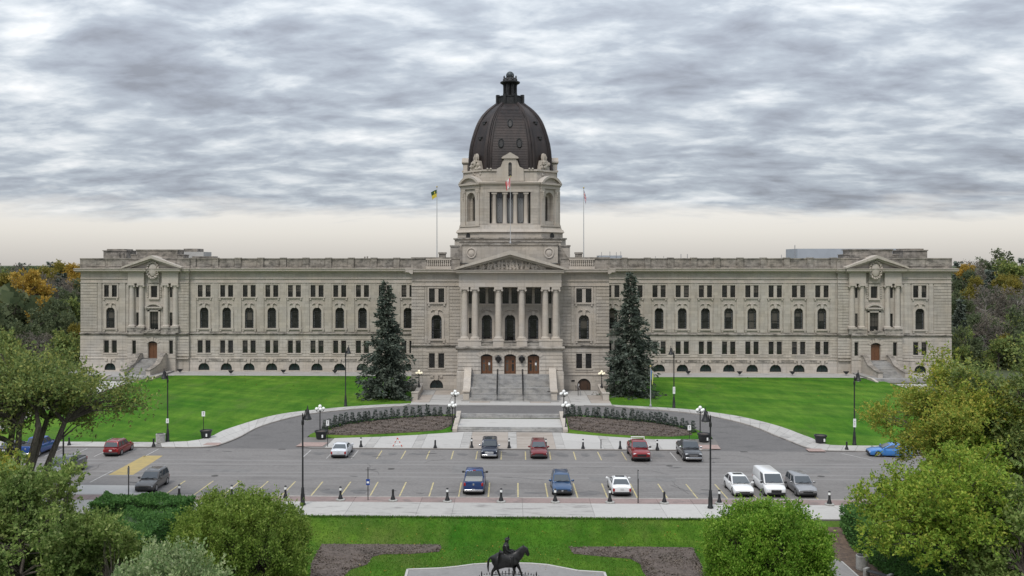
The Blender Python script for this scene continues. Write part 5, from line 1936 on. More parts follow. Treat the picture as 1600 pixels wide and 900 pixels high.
for a in (45, 135, -135, -45):
    for z in (42.0, 45.6, 48.6):
        rb = MB(); rb.M = Matrix.Translation((0, TY, 0)) @ Matrix.Rotation(R(a), 4, 'Z')
        h = dome_h(z)
        hd = (h + h * .575) / math.sqrt(2)
        rb.box(-.5, .5, -hd - .22, -hd + .2, z - .1, z + .1); rb.ball((0, -hd - .05, z - .35), .35, 8, 6)
        rb.build('dome_ornament', M_BRONZE_DARK, dome)
# lantern
mb = MB(); mb.M = Matrix.Translation((0, TY, 0)) @ Matrix.Rotation(R(22.5), 4, 'Z')
mb.lathe([(2.95, 52.3), (2.95, 52.7), (2.7, 52.8), (2.65, 54.0), (2.8, 54.05), (2.8, 54.25), (1.2, 54.3)], 0, 0, 8)
lan = mb.build('lantern', M_BRONZE_DARK, B)
for k in range(8):
    a = R(22.5 + 45 * k)
    mb = MB(); mb.M = Matrix.Translation((0, TY, 0)) @ Matrix.Rotation(a, 4, 'Z')
    mb.box(2.3, 2.9, -.3, .3, 52.7, 54.5)
    mb.build('pedestal', M_BRONZE_DARK, lan)
    mb = MB(); mb.M = Matrix.Translation((0, TY, 0)) @ Matrix.Rotation(a, 4, 'Z')
    mb.box(.85, 1.28, -.36, .36, 54.25, 56.7); mb.lathe([(.2, 54.3), (.17, 54.5), (.16, 56.4), (.24, 56.65)], 1.3, 0, 8)
    mb.build('pier', M_BRONZE_DARK, lan, smooth=True)
mb = MB(); mb.lathe([(1.3, 56.6), (1.45, 56.7), (1.95, 57.0), (1.95, 57.2), (1.5, 57.35), (1.25, 57.8), (.9, 58.1)], 0, TY, 16); mb.build('cupola', M_BRONZE_DARK, lan, smooth=True)
mb = MB(); mb.ball((0, TY, 58.5), .8, 14, 10); mb.build('ball_finial', mat('verdigris_ball', (.05, .06, .065), .5, metal=.3), lan, smooth=True)
for k in range(8):
    a = R(22.5 + 45 * k)
    mb = MB(); mb.lathe([(.2, 57.2), (.28, 57.6), (.12, 57.9), (.16, 58.2), (.02, 58.45)], 1.25 * math.cos(a), TY + 1.25 * math.sin(a), 6); mb.build('urn', M_BRONZE_DARK, lan)
mb = MB(); mb.lathe([(.18, 54.3), (.18, 56.6)], 0, TY, 8); mb.build('lamp_tube', mat('pale_lamp', (.6, .6, .6), .5), lan)

# ---- roof furniture
def roof_box(name, px0, px1, py_top, Y, z0, depth, mt):
    a, b = atY(px0, py_top, Y), atY(px1, py_top, Y)
    mb = MB(); mb.box(a.x, b.x, Y - YW, Y - YW + depth, z0, a.z)
    return mb.build(name, mt, B), a, b


M_METAL = mat('blue_grey_cladding', (.36, .385, .42), .55, var=.06, scale=.5)
roof_box('plant_house', 1246, 1414, 388.6, 192, 21.7, 8, M_METAL)
o, a, b = roof_box('plant_house', 270, 318, 393.5, 186, 21.7, 5, mat('pale_plant_house', (.42, .41, .39), .8, var=.06))
roof_box('plant_house_roof', 287, 308, 388.5, 187, 21.7, 4, M_DIRTY)
roof_box('plant_house_roof', 300, 333, 400.5, 184, 21.7, 3, M_DIRTY)
roof_box('plant_house', 936, 972, 399.2, 184, 21.7, 5, M_METAL)
for (px, py, Y, r) in ((186.5, 394, 182, .22), (193, 395, 182, .22), (570, 401, 182, .15), (574, 400.5, 182, .15), (940, 394, 184, .05), (953, 393, 184, .05), (963, 394, 184, .05), (970, 393, 184, .05), (1024, 400, 184, .04), (1037, 400, 184, .04), (1064, 397, 182, .06), (1074, 397, 182, .06), (1242, 383, 191, .07), (1221, 398, 186, .05), (1425, 396, 182, .2)):
    t = atY(px, py, Y)
    mb = MB(); mb.tube([(t.x, Y - YW, 21.7), (t.x, Y - YW, t.z)], r, 8); mb.build('vent_pipe', M_STEEL if r < .1 else M_DIRTY, B)
for s in (-1, 1):                       # small roof units at the foot of the flagpoles
    mb = MB(); mb.box(s * 11.3 - .5, s * 11.3 + .6, -22.4, -21.2, 21.7, 23.2); mb.box(s * 11.3 - .6, s * 11.3 + .7, -22.5, -21.1, 23.2, 23.5); mb.build('roof_unit', M_DIRTY, B)

# ---- flagpoles and flags
M_POLE = mat('white_pole', (.42, .42, .42), .4)
M_FG, M_FY = mat('flag_green', (.02, .065, .02), .8), mat('flag_yellow', (.55, .44, .05), .8)
M_FR, M_FW, M_FB = mat('flag_red', (.50, .03, .03), .8), mat('flag_white', (.7, .7, .7), .8), mat('flag_blue', (.03, .05, .20), .8)
M_FLB, M_FLY = mat('flag_light_blue', (.10, .20, .36), .8), mat('flag_pale_yellow', (.55, .55, .16), .8)


def flagpole(label, x, y, z0, z1, r, mt=None, cat='flagpole'):
    t = thing('flagpole', label, cat, (x, y, z0), group='flagpoles')
    mb = MB(); mb.tube([(0, 0, 0), (0, 0, z1 - z0)], [r, r * .55], 10); mb.build('pole', mt or M_POLE, t, smooth=True)
    mb = MB(); mb.ball((0, 0, z1 - z0 + .12), .14, 8, 6); mb.build('finial', mat('gilt', (.5, .4, .15), .4, metal=.6), t)
    mb = MB(); mb.lathe([(r * 2.4, 0), (r * 2.4, .25), (r * 1.2, .45)], 0, 0, 10); mb.build('base', M_STEEL, t)
    return t


def flag(label, x, y, ztop, hoist, fly, d, folds, sag, mats, pick, nx=16, nz=12):
    """cloth hanging in folds from its hoist; pick(u, v) chooses the colour of each piece of cloth"""
    mb = MB()
    P = []
    for j in range(nz + 1):
        for i in range(nx + 1):
            u, v = i / nx, j / nz
            xx = d * fly * u * (1 - .25 * v * u)
            yy = folds * math.sin(u * 11 + v * 2.0) * u
            zz = -hoist * v - sag * u ** 1.4
            P.append((xx, yy, zz))
    F_, Mi = [], []
    for j in range(nz):
        for i in range(nx):
            k = j * (nx + 1) + i
            F_.append((k, k + 1, k + nx + 2, k + nx + 1)); Mi.append(pick((i + .5) / nx, (j + .5) / nz))
    mb.v, mb.f, mb.m = P, F_, Mi
    o = mb.build('flag', mats, loc=(x, y, ztop), smooth=True)
    return tag(o, label, 'flag', 'flags')


def canada(u, v):
    if u < .25 or u > .75:
        return 0
    cu, cv_ = abs(u - .5) / .18, (v - .5) / .36
    return 0 if (cu + abs(cv_) * .9 < .95) else 1


def union(u, v):
    if abs(u - .5) < .06 or abs(v - .5) < .1:
        return 1
    if abs(u - .5) < .11 or abs(v - .5) < .18:
        return 2
    dd = abs(abs(u - .5) - abs(v - .5))
    return 1 if dd < .04 else (2 if dd < .1 else 0)


yl = 154.5
tl, tr = atY(682.7, 293, yl), atY(912, 294.5, yl)
flagpole('left rooftop flagpole carrying the green and yellow flag', tl.x, yl, 21.72, tl.z, .09)
flag('green over yellow flag drooping from the left roof pole', tl.x, yl, tl.z - .35, 1.25, 1.0, -1, .10, .45, [M_FG, M_FY], lambda u, v: 1 if (v > .5 or (.3 < u < .5 and .15 < v < .4)) else 0)
flagpole('right rooftop flagpole with a furled union flag', tr.x, yl, 21.72, tr.z, .09)
flag('limp red, white and blue flag on the right roof pole', tr.x, yl, tr.z - .25, 1.2, .45, 1, .12, 1.3, [M_FB, M_FR, M_FW], union)
tcn = atY(797.5, 277, 158)
flagpole('centre rooftop flagpole standing before the tower', tcn.x, 158.0, 24.96, tcn.z, .07)
flag('limp red and white maple leaf flag before the tower', tcn.x, 158.0, tcn.z - .1, 1.5, .85, -1, .12, .75, [M_FR, M_FW], canada)
g0 = gnd(1016.5, 636, .12)
tg = atY(1016, 573.5, g0.y)
flagpole('slender white flagpole on the kerb right of the stairs', g0.x, g0.y, g0.z, tg.z, .07)
flag('small limp blue and yellow flag right of the stairs', g0.x, g0.y, tg.z - .3, 1.6, .4, 1, .10, .8, [M_FLB, M_FLY, M_FG], lambda u, v: 1 if u > .62 else (2 if v > .8 else 0))

# ================================================================== VEGETATION
def leaf_mat(name, cols, trans=0.38, rough=0.6):
    """foliage whose leaves differ one by one between the given colours"""
    if name in MATS:
        return MATS[name]
    m = bpy.data.materials.new(name)
    m.use_nodes = True
    n, l = nt(m)
    b = n['Principled BSDF']
    b.inputs['Roughness'].default_value = rough
    b.inputs['Specular IOR Level'].default_value = 0.2
    g = n.new('ShaderNodeNewGeometry')
    r = n.new('ShaderNodeValToRGB')
    e = r.color_ramp.elements
    while len(e) < len(cols):
        e.new(.5)
    for i, c in enumerate(cols):
        e[i].position = i / max(1, len(cols) - 1)
        e[i].color = (*c, 1)
    l.new(g.outputs['Random Per Island'], r.inputs[0])
    big = noise(n, l, g.outputs['Position'], 0.45, 4, 0.6, None, .35, .65)
    col = mixnode(n, l, big, mixnode(n, l, 1.0, r.outputs[0], (.78, .82, .8), 'MULTIPLY'), mixnode(n, l, 1.0, r.outputs[0], (1.15, 1.1, 1.0), 'MULTIPLY'))
    l.new(col, b.inputs['Base Color'])
    tr = n.new('ShaderNodeBsdfTranslucent')
    l.new(col, tr.inputs['Color'])
    mx = n.new('ShaderNodeMixShader')
    mx.inputs[0].default_value = trans
    l.new(b.outputs[0], mx.inputs[1]); l.new(tr.outputs[0], mx.inputs[2])
    l.new(mx.outputs[0], n['Material Output'].inputs[0])
    MATS[name] = m
    return m


M_BARK = mat('grey_bark', (.11, .092, .078), .95, var=.35, scale=3, bump=.6, stretch=(3, 3, .5))
M_BARKP = mat('pale_bark', (.22, .20, .18), .95, var=.3, scale=3)
M_SPRUCE = leaf_mat('blue_spruce_needles', [(.052, .066, .054), (.080, .100, .082), (.122, .145, .122), (.060, .076, .060)], .08)
M_SPRUCE2 = leaf_mat('young_spruce_needles', [(.034, .050, .042), (.058, .080, .068), (.08, .105, .09)], .08)
M_LG = leaf_mat('elm_leaves', [(0.116, 0.182, 0.046), (0.182, 0.265, 0.073), (0.248, 0.331, 0.099), (0.331, 0.379, 0.149)])
M_LG2 = leaf_mat('dull_green_leaves', [(0.110, 0.161, 0.052), (0.173, 0.235, 0.075), (0.245, 0.303, 0.103), (0.344, 0.344, 0.101)])
M_LY = leaf_mat('yellowing_leaves', [(.15, .215, .035), (.24, .32, .055), (.33, .36, .07), (.46, .39, .08)])
M_LYG = leaf_mat('yellow_green_leaves', [(.14, .235, .03), (.21, .33, .045), (.29, .39, .06), (.37, .38, .07)])
M_LB = leaf_mat('bright_green_leaves', [(.085, .20, .016), (.135, .27, .028), (.20, .34, .045), (.28, .40, .07)])
M_LM = leaf_mat('mid_green_leaves', [(.10, .17, .025), (.16, .245, .04), (.22, .31, .06), (.29, .36, .09)])
M_LP = leaf_mat('pale_shrub_leaves', [(0.150, 0.239, 0.098), (0.224, 0.313, 0.134), (0.313, 0.389, 0.194), (0.419, 0.463, 0.283)])
M_HEDGE = leaf_mat('hedge_leaves', [(0.062, 0.151, 0.039), (0.095, 0.209, 0.062), (0.134, 0.269, 0.074)])
M_GOLD = leaf_mat('golden_leaves', [(.36, .23, .045), (.45, .29, .055), (.52, .36, .08), (.38, .28, .06)])
M_OLIVE = leaf_mat('olive_leaves', [(0.164, 0.155, 0.040), (0.237, 0.209, 0.047), (0.309, 0.246, 0.051)])
M_BROWN = leaf_mat('brown_twigs', [(.155, .135, .118), (.20, .176, .155), (.25, .222, .198)])
M_DKGREEN = leaf_mat('dark_green_leaves', [(.080, .104, .056), (.112, .142, .075), (.15, .175, .092)])


def mesh_np(name, V, Fq, material):
    me = bpy.data.meshes.new(name)
    nv, nf = len(V), len(Fq)
    k = Fq.shape[1]
    me.vertices.add(nv); me.loops.add(nf * k); me.polygons.add(nf)
    me.vertices.foreach_set('co', V.astype(np.float32).ravel())
    me.loops.foreach_set('vertex_index', Fq.astype(np.int32).ravel())
    me.polygons.foreach_set('loop_start', np.arange(0, nf * k, k, dtype=np.int32))
    me.polygons.foreach_set('loop_total', np.full(nf, k, dtype=np.int32))
    me.materials.append(material)
    me.update(calc_edges=True)
    return me


def norm(a):
    return a / np.maximum(1e-9, np.linalg.norm(a, axis=1, keepdims=True))


def leaves(P, D, size, g, wide=.55, jit=.9):
    """diamond-shaped leaves at P pointing along D with scatter"""
    n = len(P)
    d = norm(D + jit * g.normal(size=(n, 3)))
    s = norm(np.cross(d, g.normal(size=(n, 3))))
    L = size * g.uniform(.45, 1.6, (n, 1))
    w = L * wide
    V = np.empty((n, 4, 3))
    V[:, 0] = P
    V[:, 1] = P + d * L * .5 + s * w * .5
    V[:, 2] = P + d * L
    V[:, 3] = P + d * L * .5 - s * w * .5
    return V.reshape(-1, 3), np.arange(4 * n).reshape(n, 4)


def crown_clumps(g, n, c, rad, shell=.55, flat_bottom=.5, sq=2.0, wob_k=1.0, bough=0):
    """clump centres through an uneven crown, most of them towards its outside"""
    d = norm(g.normal(size=(n * 3, 3)))
    keep = d[:, 2] > -flat_bottom
    d = d[keep][:n]
    r = g.uniform(shell, 1.0, (len(d), 1)) ** .7
    r = r / (np.abs(d) ** sq).sum(1, keepdims=True) ** (1 / sq)
    k = g.uniform(0, 6.28, 6)
    az = np.arctan2(d[:, 1], d[:, 0])
    wob = 1 + wob_k * (.16 * np.sin(2 * az + k[0]) + .12 * np.sin(3 * az + k[1] + 2 * d[:, 2]) + .10 * np.sin(5 * az + k[2] + 4 * d[:, 2]))
    Pc = d * r * wob[:, None]
    if bough:
        # gather the clumps round a few boughs, leaving gaps between them
        m = max(6, n // bough)
        own = g.integers(0, m, len(Pc))
        Pc = Pc[own] + g.normal(size=Pc.shape) * .125
        d = d[own] * .6 + norm(Pc) * .6
    return np.array(c) + Pc * np.array(rad), norm(d)


def tree(name, label, cat, base, H, crown_c, rad, n_clump, per, lsize, material, seed, clump_r=1.0, shoots=6, shoot_len=.7, up=.5, bark=None, trunk_r=.25, stems=1, flat=.5, shell=.5, group=None, spread=1.0, sq=2.0, wob=1.0, lean=0.0, bough=10):
    """tapered trunk with limbs reaching every clump, crown of leafy shoots. crown_c relative to base"""
    g = np.random.default_rng(seed)
    t = thing(name, label, cat, base, group=group)
    C, Dn = crown_clumps(g, n_clump, crown_c, rad, shell, flat, sq, wob, bough)
    # limbs
    mb = MB()
    cc = Vector(crown_c)
    forks = []
    for s in range(stems):
        a = 6.283 * s / stems + g.uniform(0, 1)
        off = Vector((math.cos(a), math.sin(a), 0)) * (trunk_r * 1.6 if stems > 1 else 0)
        top = Vector((cc.x * .55 + math.cos(a) * rad[0] * .3 * (stems > 1) + lean, cc.y * .55 + math.sin(a) * rad[1] * .3 * (stems > 1), max(.8, cc.z - rad[2] * .35)))
        mid = off.lerp(top, .5) + Vector((g.normal() * .15, g.normal() * .15, 0))
        mb.tube([off, off.lerp(mid, .5), mid, top, top.lerp(cc, .7) + Vector((0, 0, rad[2] * .3))], [trunk_r * 1.25, trunk_r, trunk_r * .85, trunk_r * .62, trunk_r * .2], 8)
        forks += [mid.lerp(top, .6), top, top.lerp(cc, .4) + Vector((0, 0, rad[2] * .15))]
    for i in range(len(C)):
        p = Vector(C[i])
        f = min(forks, key=lambda q: (q - p).length * (1.3 if q.z > p.z else 1.0))
        m_ = f.lerp(p, .5) + Vector((g.normal() * .2, g.normal() * .2, (p - f).length * .10))
        r0 = trunk_r * .28
        mb.tube([f, m_, p], [r0, r0 * .5, r0 * .18], 5, cap=False)
    mb.build('trunk', bark or M_BARK, t, smooth=True)
    # leafy shoots round every clump centre
    n = len(C)
    m = n * shoots
    ci = np.repeat(np.arange(n), shoots)
    sd = norm(Dn[ci] * .7 + spread * g.normal(size=(m, 3)) + np.array([0, 0, up]))
    sp = C[ci] + g.normal(size=(m, 3)) * clump_r * .55
    li = np.repeat(np.arange(m), per)
    tt = g.uniform(0, 1, (len(li), 1))
    P = sp[li] + sd[li] * tt * shoot_len + g.normal(size=(len(li), 3)) * shoot_len * .14
    V, Fq = leaves(P, sd[li] + np.array([0, 0, .15]), lsize, g)
    put('crown', mesh_np('crown', V, Fq, material), t)
    return t


def spruce_mesh(H, Rb, whorls, nb, per, needle, seed, z0=.4, droop=.30, power=.85, mtl=None):
    g = np.random.default_rng(seed)
    Ps, Ds = [], []
    for w in range(whorls):
        h = z0 + (H - z0) * (w / whorls) ** .92
        fr = (H - h) / (H - z0)
        L0 = Rb * fr ** power + .12
        k = max(4, int(nb * (.45 + .55 * fr)))
        for b_ in range(k):
            a = g.uniform(0, 6.283)
            lob = 1 + .22 * math.sin(2 * a + seed + h * .55) + .16 * math.sin(3 * a + h * 1.1 + 2 * seed)
            L = L0 * (g.uniform(.5, 1.15) * lob if H > 5 else g.uniform(.7, 1.1))
            m = max(6, int(per * (.25 + .75 * fr)))
            t = g.uniform(.08, 1, m) ** .75
            z = h + L * (.10 * t - droop * t ** 1.4 + .16 * np.maximum(0, t - .7)) + g.normal(size=m) * .06 * L0 / 2
            side = g.normal(size=m) * L * .13 * (1.15 - t)
            hang = -np.abs(g.normal(size=m)) * .16 * L * (1 - .4 * t)
            ca, sa = math.cos(a), math.sin(a)
            Ps.append(np.stack([ca * L * t - sa * side, sa * L * t + ca * side, z + hang * .6], 1))
            sgn = np.sign(side)
            Ds.append(np.stack([ca * .9 - sa * sgn * .7, sa * .9 + ca * sgn * .7, -.25 + 0 * t], 1))
    P, D = np.concatenate(Ps), np.concatenate(Ds)
    V, Fq = leaves(P, D, needle, g, .38, .45)
    return mesh_np('crown', V, Fq, mtl or M_SPRUCE)


def big_spruce(label, px, py_base, py_top, half_px, seed, group='tall spruces'):
    p = gnd(px, py_base, .08)
    top = atY(px, py_top, p.y)
    H = top.z - p.z
    Rb = half_px / (F / p.y)
    t = thing('spruce_tree', label, 'tree', p, group=group)
    mb = MB(); mb.tube([(0, 0, -.1), (0, 0, H * .3), (0, 0, H * .97)], [.42, .3, .04], 9); mb.build('trunk', M_BARK, t, smooth=True)
    put('crown', spruce_mesh(H, Rb * 1.20, 32, 14, 80, .50, seed, z0=.9, droop=.30 + .03 * (seed % 3), power=.92 - .02 * (seed % 4)), t)
    return t


big_spruce('tall dark blue spruce on the lawn left of the portico', 603, 622, 437, 40, 4)
big_spruce('tall dark blue spruce with bare lower trunk right of the portico', 986, 618, 422, 43, 9)

# young spruces along the back of both island beds
yme = [spruce_mesh(2.0, .56, 16, 8, 12, .20, 40 + k, z0=.12, droop=.12, power=.9, mtl=M_SPRUCE2) for k in range(4)]
tme_ = MB(); tme_.tube([(0, 0, -.1), (0, 0, 1.5)], [.05, .02], 5); tme_ = tme_.mesh('trunk', M_BARK)


def young_row(pts, side):
    for i, (px, py, h) in enumerate(pts):
        p = gnd(px, py, .14)
        t = thing('young_spruce', f'young blue spruce, {ORD[i]} from the lower steps at the back of the {side} bed', 'young tree', p, rnd.uniform(0, 6), 'young spruces along the island beds')
        sc_ = h * .70 * rnd.uniform(.88, 1.12)
        t.scale = (sc_ * rnd.uniform(.95, 1.15), sc_, sc_)
        put('crown', yme[i % 4], t); put('trunk', tme_, t)


young_row([(701, 652, 1.05), (688, 651, 1.1), (679, 651.5, 1.1), (668, 651, 1.15), (656, 652, 1.2), (645, 653, 1.1), (634, 653, 1.1), (622, 654.5, 1.1), (613, 655, 1.15), (603, 656, 1.1), (595, 657, 1.05), (586, 657.5, 1.2), (575, 659, 1.1), (570, 659, 1.0), (561, 660.5, 1.1), (551, 661.5, 1.15), (541, 663, 1.15), (533, 664.5, 1.1), (524, 667, 1.1), (515, 669, 1.0), (507, 672, 1.05)], 'left')
young_row([(887, 651, 1.05), (895, 651, 1.15), (905, 651.5, 1.15), (917, 652.5, 1.1), (928, 653, 1.1), (935, 653, 1.1), (948, 654, 1.05), (957, 655, 1.1), (965, 655.5, 1.05), (975, 656, 1.1), (988, 658, 1.15), (996, 658.5, 1.1), (1003, 659.5, 1.05), (1009, 660, 1.0), (1017, 661, 1.1), (1025, 662, 1.1), (1032, 663, 1.1), (1041, 664.5, 1.1), (1049, 666, 1.0), (1056, 667.5, 1.1), (1066, 670, 1.05), (1073, 672, 1.0), (1083, 675, 1.1)], 'right')


def by_px(px, py, Y, z):
    p = atY(px, py, Y)
    return Vector((p.x, Y, z))


# --- left foreground
b0 = by_px(22, 742, 77.5, -.3)
tree('elm_tree', 'large leaning grey-green elm with several stems over the parked cars', 'tree', b0, 15, (1.6, 0, 9.75), (7.1, 6.2, 4.0), 330, 11, .24, M_LG2, 101, 1.0, 10, .85, .3, trunk_r=.36, stems=5, flat=.55, shell=.35, group='foreground trees', lean=1.2)
b1 = by_px(-60, 760, 77, -.5)
tree('elm_tree', 'grey-green elm at the left edge behind the leaning elm', 'tree', b1, 14, (0, 0, 10.4), (5.3, 4.9, 3.4), 170, 16, .28, M_LG2, 102, 1.0, 9, .8, .3, trunk_r=.3, stems=3, flat=.6, shell=.4, group='foreground trees')
b2 = by_px(48, 900, 60, -1.2)
tree('broadleaf_tree', 'bushy green tree filling the lower left corner', 'tree', b2, 10, (0, 0, 4.2), (4.5, 4.4, 4.2), 330, 18, .22, M_LG, 103, .8, 10, .6, .5, trunk_r=.22, stems=3, flat=.9, shell=.35, group='foreground trees')
b3 = by_px(-20, 860, 66, -1.2)
tree('broadleaf_tree', 'yellowing tree at the left edge below the elm stems', 'tree', b3, 10, (0, 0, 4.8), (3.0, 3.2, 4.2), 160, 16, .22, M_LY, 104, .8, 9, .6, .4, trunk_r=.2, stems=2, flat=.9, shell=.4, group='foreground trees')
b4 = by_px(180, 900, 60, -1.2)
tree('shrub', 'loose green shrub between the hedge and the corner tree', 'shrub', b4, 5, (0, 0, 2.2), (2.7, 2.6, 2.7), 130, 16, .18, M_LG, 105, .7, 9, .5, .6, trunk_r=.1, stems=5, flat=.9, shell=.4, group='garden shrubs')
# rounded trees either side of the garden
b5 = by_px(376, 900, 60, -1.2)
tree('round_shrub', 'big rounded olive-green shrub left of the garden lawn', 'shrub', b5, 7.6, (0, 0, 3.0), (4.15, 4.1, 3.95), 520, 30, .14, M_LM, 106, .5, 10, .7, 1.0, trunk_r=.13, stems=7, flat=.8, shell=.6, group='garden shrubs', spread=.4, sq=2.9, wob=.3, bough=0)
b6 = by_px(1201, 900, 60, -1.2)
tree('round_shrub', 'big rounded bright green shrub in front of the white van', 'shrub', b6, 7.6, (0, 0, 2.95), (3.45, 3.6, 3.8), 520, 30, .145, M_LB, 107, .5, 10, .7, 1.1, trunk_r=.13, stems=7, flat=.8, shell=.6, group='garden shrubs', spread=.4, sq=3.4, wob=.2, bough=0)
b7 = by_px(258, 960, 47, -1.2)
tree('pale_shrub', 'pale silvery-green shrub at the bottom edge on the left', 'shrub', b7, 7, (0, 0, 4.5), (3.3, 3.0, 3.1), 210, 20, .15, M_LP, 108, .5, 10, .6, 1.2, trunk_r=.1, stems=6, flat=.6, shell=.5, group='garden shrubs', spread=.45, sq=2.3, wob=.5, bough=0)

# --- right foreground
c0 = by_px(1490, 740, 77, -.5)
tree('broadleaf_tree', 'yellowing tree overhanging the blue car on the right', 'tree', c0, 12, (-.35, 0, 8.9), (4.7, 4.6, 4.2), 330, 19, .19, M_LY, 111, .9, 10, .7, .3, trunk_r=.24, stems=3, flat=.9, shell=.4, group='foreground trees')
c1 = by_px(1590, 760, 76, -.8)
tree('broadleaf_tree', 'dull green tree at the right edge before the end stairs', 'tree', c1, 14, (0, 0, 11.3), (5.0, 4.6, 4.0), 240, 16, .22, M_LG2, 112, .9, 10, .7, .3, trunk_r=.26, stems=3, flat=.8, shell=.4, group='foreground trees')
c2 = by_px(1486, 900, 62, -1.2)
tree('broadleaf_tree', 'large yellow-green tree filling the lower right corner', 'tree', c2, 11, (-.1, 0, 5.9), (5.6, 5.0, 4.5), 420, 18, .19, M_LYG, 113, .8, 10, .6, .4, trunk_r=.25, stems=3, flat=.5, shell=.35, group='foreground trees')
c3 = by_px(1590, 800, 78, -.6)
tree('broadleaf_tree', 'fresh green tree at the right edge above the corner tree', 'tree', c3, 11, (0, 0, 6.2), (4.8, 4.6, 4.4), 230, 16, .23, M_LYG, 114, .8, 10, .6, .5, trunk_r=.22, stems=2, flat=.9, shell=.4, group='foreground trees')
c4 = by_px(1610, 900, 58, -1.2)
tree('broadleaf_tree', 'darker green tree cut by the lower right corner', 'tree', c4, 9, (0, 0, 4.2), (4.0, 4.0, 4.4), 190, 16, .21, M_LG, 115, .8, 10, .6, .5, trunk_r=.2, stems=2, flat=.9, shell=.4, group='foreground trees')


def hedge(label, poly, z0, h, seed, n):
    """clipped hedge: woody core wrapped in small leaves, footprint given in plan"""
    g = np.random.default_rng(seed)
    t = thing('hedge', label, 'hedge', (*np.mean(poly, axis=0), z0), group='clipped hedges')
    o = t.location
    P2 = [(p[0] - o.x, p[1] - o.y) for p in poly]
    core = MB()
    cx, cy = np.mean(P2, axis=0)
    core.slab([(cx + (x - cx) * .93, cy + (y - cy) * .93) for x, y in P2], 0, h - .12)
    core.build('woody_core', mat('hedge_core', (.025, .05, .014), .95), t)
    segs = list(zip(P2, P2[1:] + P2[:1]))
    Ls = np.array([math.dist(a, b) for a, b in segs])
    Pn, Dn = [], []
    # sides
    ns = int(n * .45)
    k = g.choice(len(segs), ns, p=Ls / Ls.sum())
    u = g.random(ns)
    A = np.array([s_[0] for s_ in segs])[k]; Bq = np.array([s_[1] for s_ in segs])[k]
    xy = A + (Bq - A) * u[:, None]
    e = norm(np.c_[Bq - A, np.zeros(ns)])
    out_ = np.c_[e[:, 1], -e[:, 0]]
    if sum(a[0] * b[1] - b[0] * a[1] for a, b in segs) < 0:
        out_ = -out_
    z = g.random(ns) * h
    Pn.append(np.c_[xy - out_ * np.abs(g.normal(size=(ns, 1))) * .12, z]); Dn.append(np.c_[out_, np.full(ns, .35)])
    # top by rejection
    mn, mx = np.min(P2, axis=0), np.max(P2, axis=0)
    m = n * 3
    q = mn + (mx - mn) * g.random((m, 2))
    ins = np.zeros(m, bool)
    for (x1, y1), (x2, y2) in segs:
        c_ = ((y1 > q[:, 1]) != (y2 > q[:, 1])) & (q[:, 0] < (x2 - x1) * (q[:, 1] - y1) / (y2 - y1 + 1e-12) + x1)
        ins ^= c_
    q = q[ins][:int(n * .55)]
    zz = h - np.abs(g.normal(size=len(q))) * .12 + .18 * np.sin(q[:, 0] * 1.3 + q[:, 1] * .6) * np.sin(q[:, 1] * 1.1) + .08 * np.sin(q[:, 0] * 4 + q[:, 1] * 3)
    Pn.append(np.c_[q, zz]); Dn.append(np.tile([0, 0, 1.0], (len(q), 1)))
    V, Fq = leaves(np.concatenate(Pn), np.concatenate(Dn), .17, g, .6, .8)
    put('foliage', mesh_np('foliage', V, Fq, M_HEDGE), t)
    return t


def plan(pts, z):
    return [(p.x, p.y) for p in (atz(px, py, z) for px, py in pts)]


hedge('clipped hedge along the near pavement behind the dark grey car', [(-34.6, 75.4), (-26.8, 75.4), (-26.7, 78.0), (-34.4, 78.1)], -.3, 2.2, 201, 16000)
hedge('clipped hedge running from the left pavement towards the viewer', [(-31.6, 60), (-27.0, 60), (-26.9, 75.3), (-31.2, 75.3)], -1.2, 2.7, 203, 26000)
hedge('dark clipped hedge beside the gravel path on the right', [(27.4, 57), (32.0, 57), (31.8, 78.0), (27.3, 77.6)], -1.2, 2.7, 202, 42000)

# --- woods beyond the building: single trees, shared crowns in a few kinds
def far_tree_meshes(seed, rad, n_clump, per, lsize, material, shoots=5):
    g = np.random.default_rng(seed)
    C, Dn = crown_clumps(g, n_clump, (0, 0, 0), rad, .4, .8, bough=6)
    m = n_clump * shoots
    ci = np.repeat(np.arange(len(C)), shoots)
    m = len(ci)
    sd = norm(Dn[ci] + .8 * g.normal(size=(m, 3)) + np.array([0, 0, .3]))
    sp = C[ci] + g.normal(size=(m, 3)) * .8
    li = np.repeat(np.arange(m), per)
    P = sp[li] + sd[li] * g.uniform(0, 1.1, (len(li), 1)) + g.normal(size=(len(li), 3)) * .25
    V, Fq = leaves(P, sd[li], lsize, g, .6)
    cr = mesh_np('crown', V, Fq, material)
    mb = MB()
    mb.tube([(0, 0, -22), (.2, 0, -4), (0, .1, rad[2] * .5)], [.4, .28, .06], 7)
    for i in range(0, len(C), 3):
        p = Vector(C[i])
        f = Vector((0, 0, min(rad[2] * .3, p.z - 1.5)))
        mb.tube([f, f.lerp(p, .5) + Vector((0, 0, .3)), p], [.14, .09, .03], 4, cap=False)
    return cr, mb.mesh('trunk', M_BARKP if material in (M_BROWN,) else M_BARK)


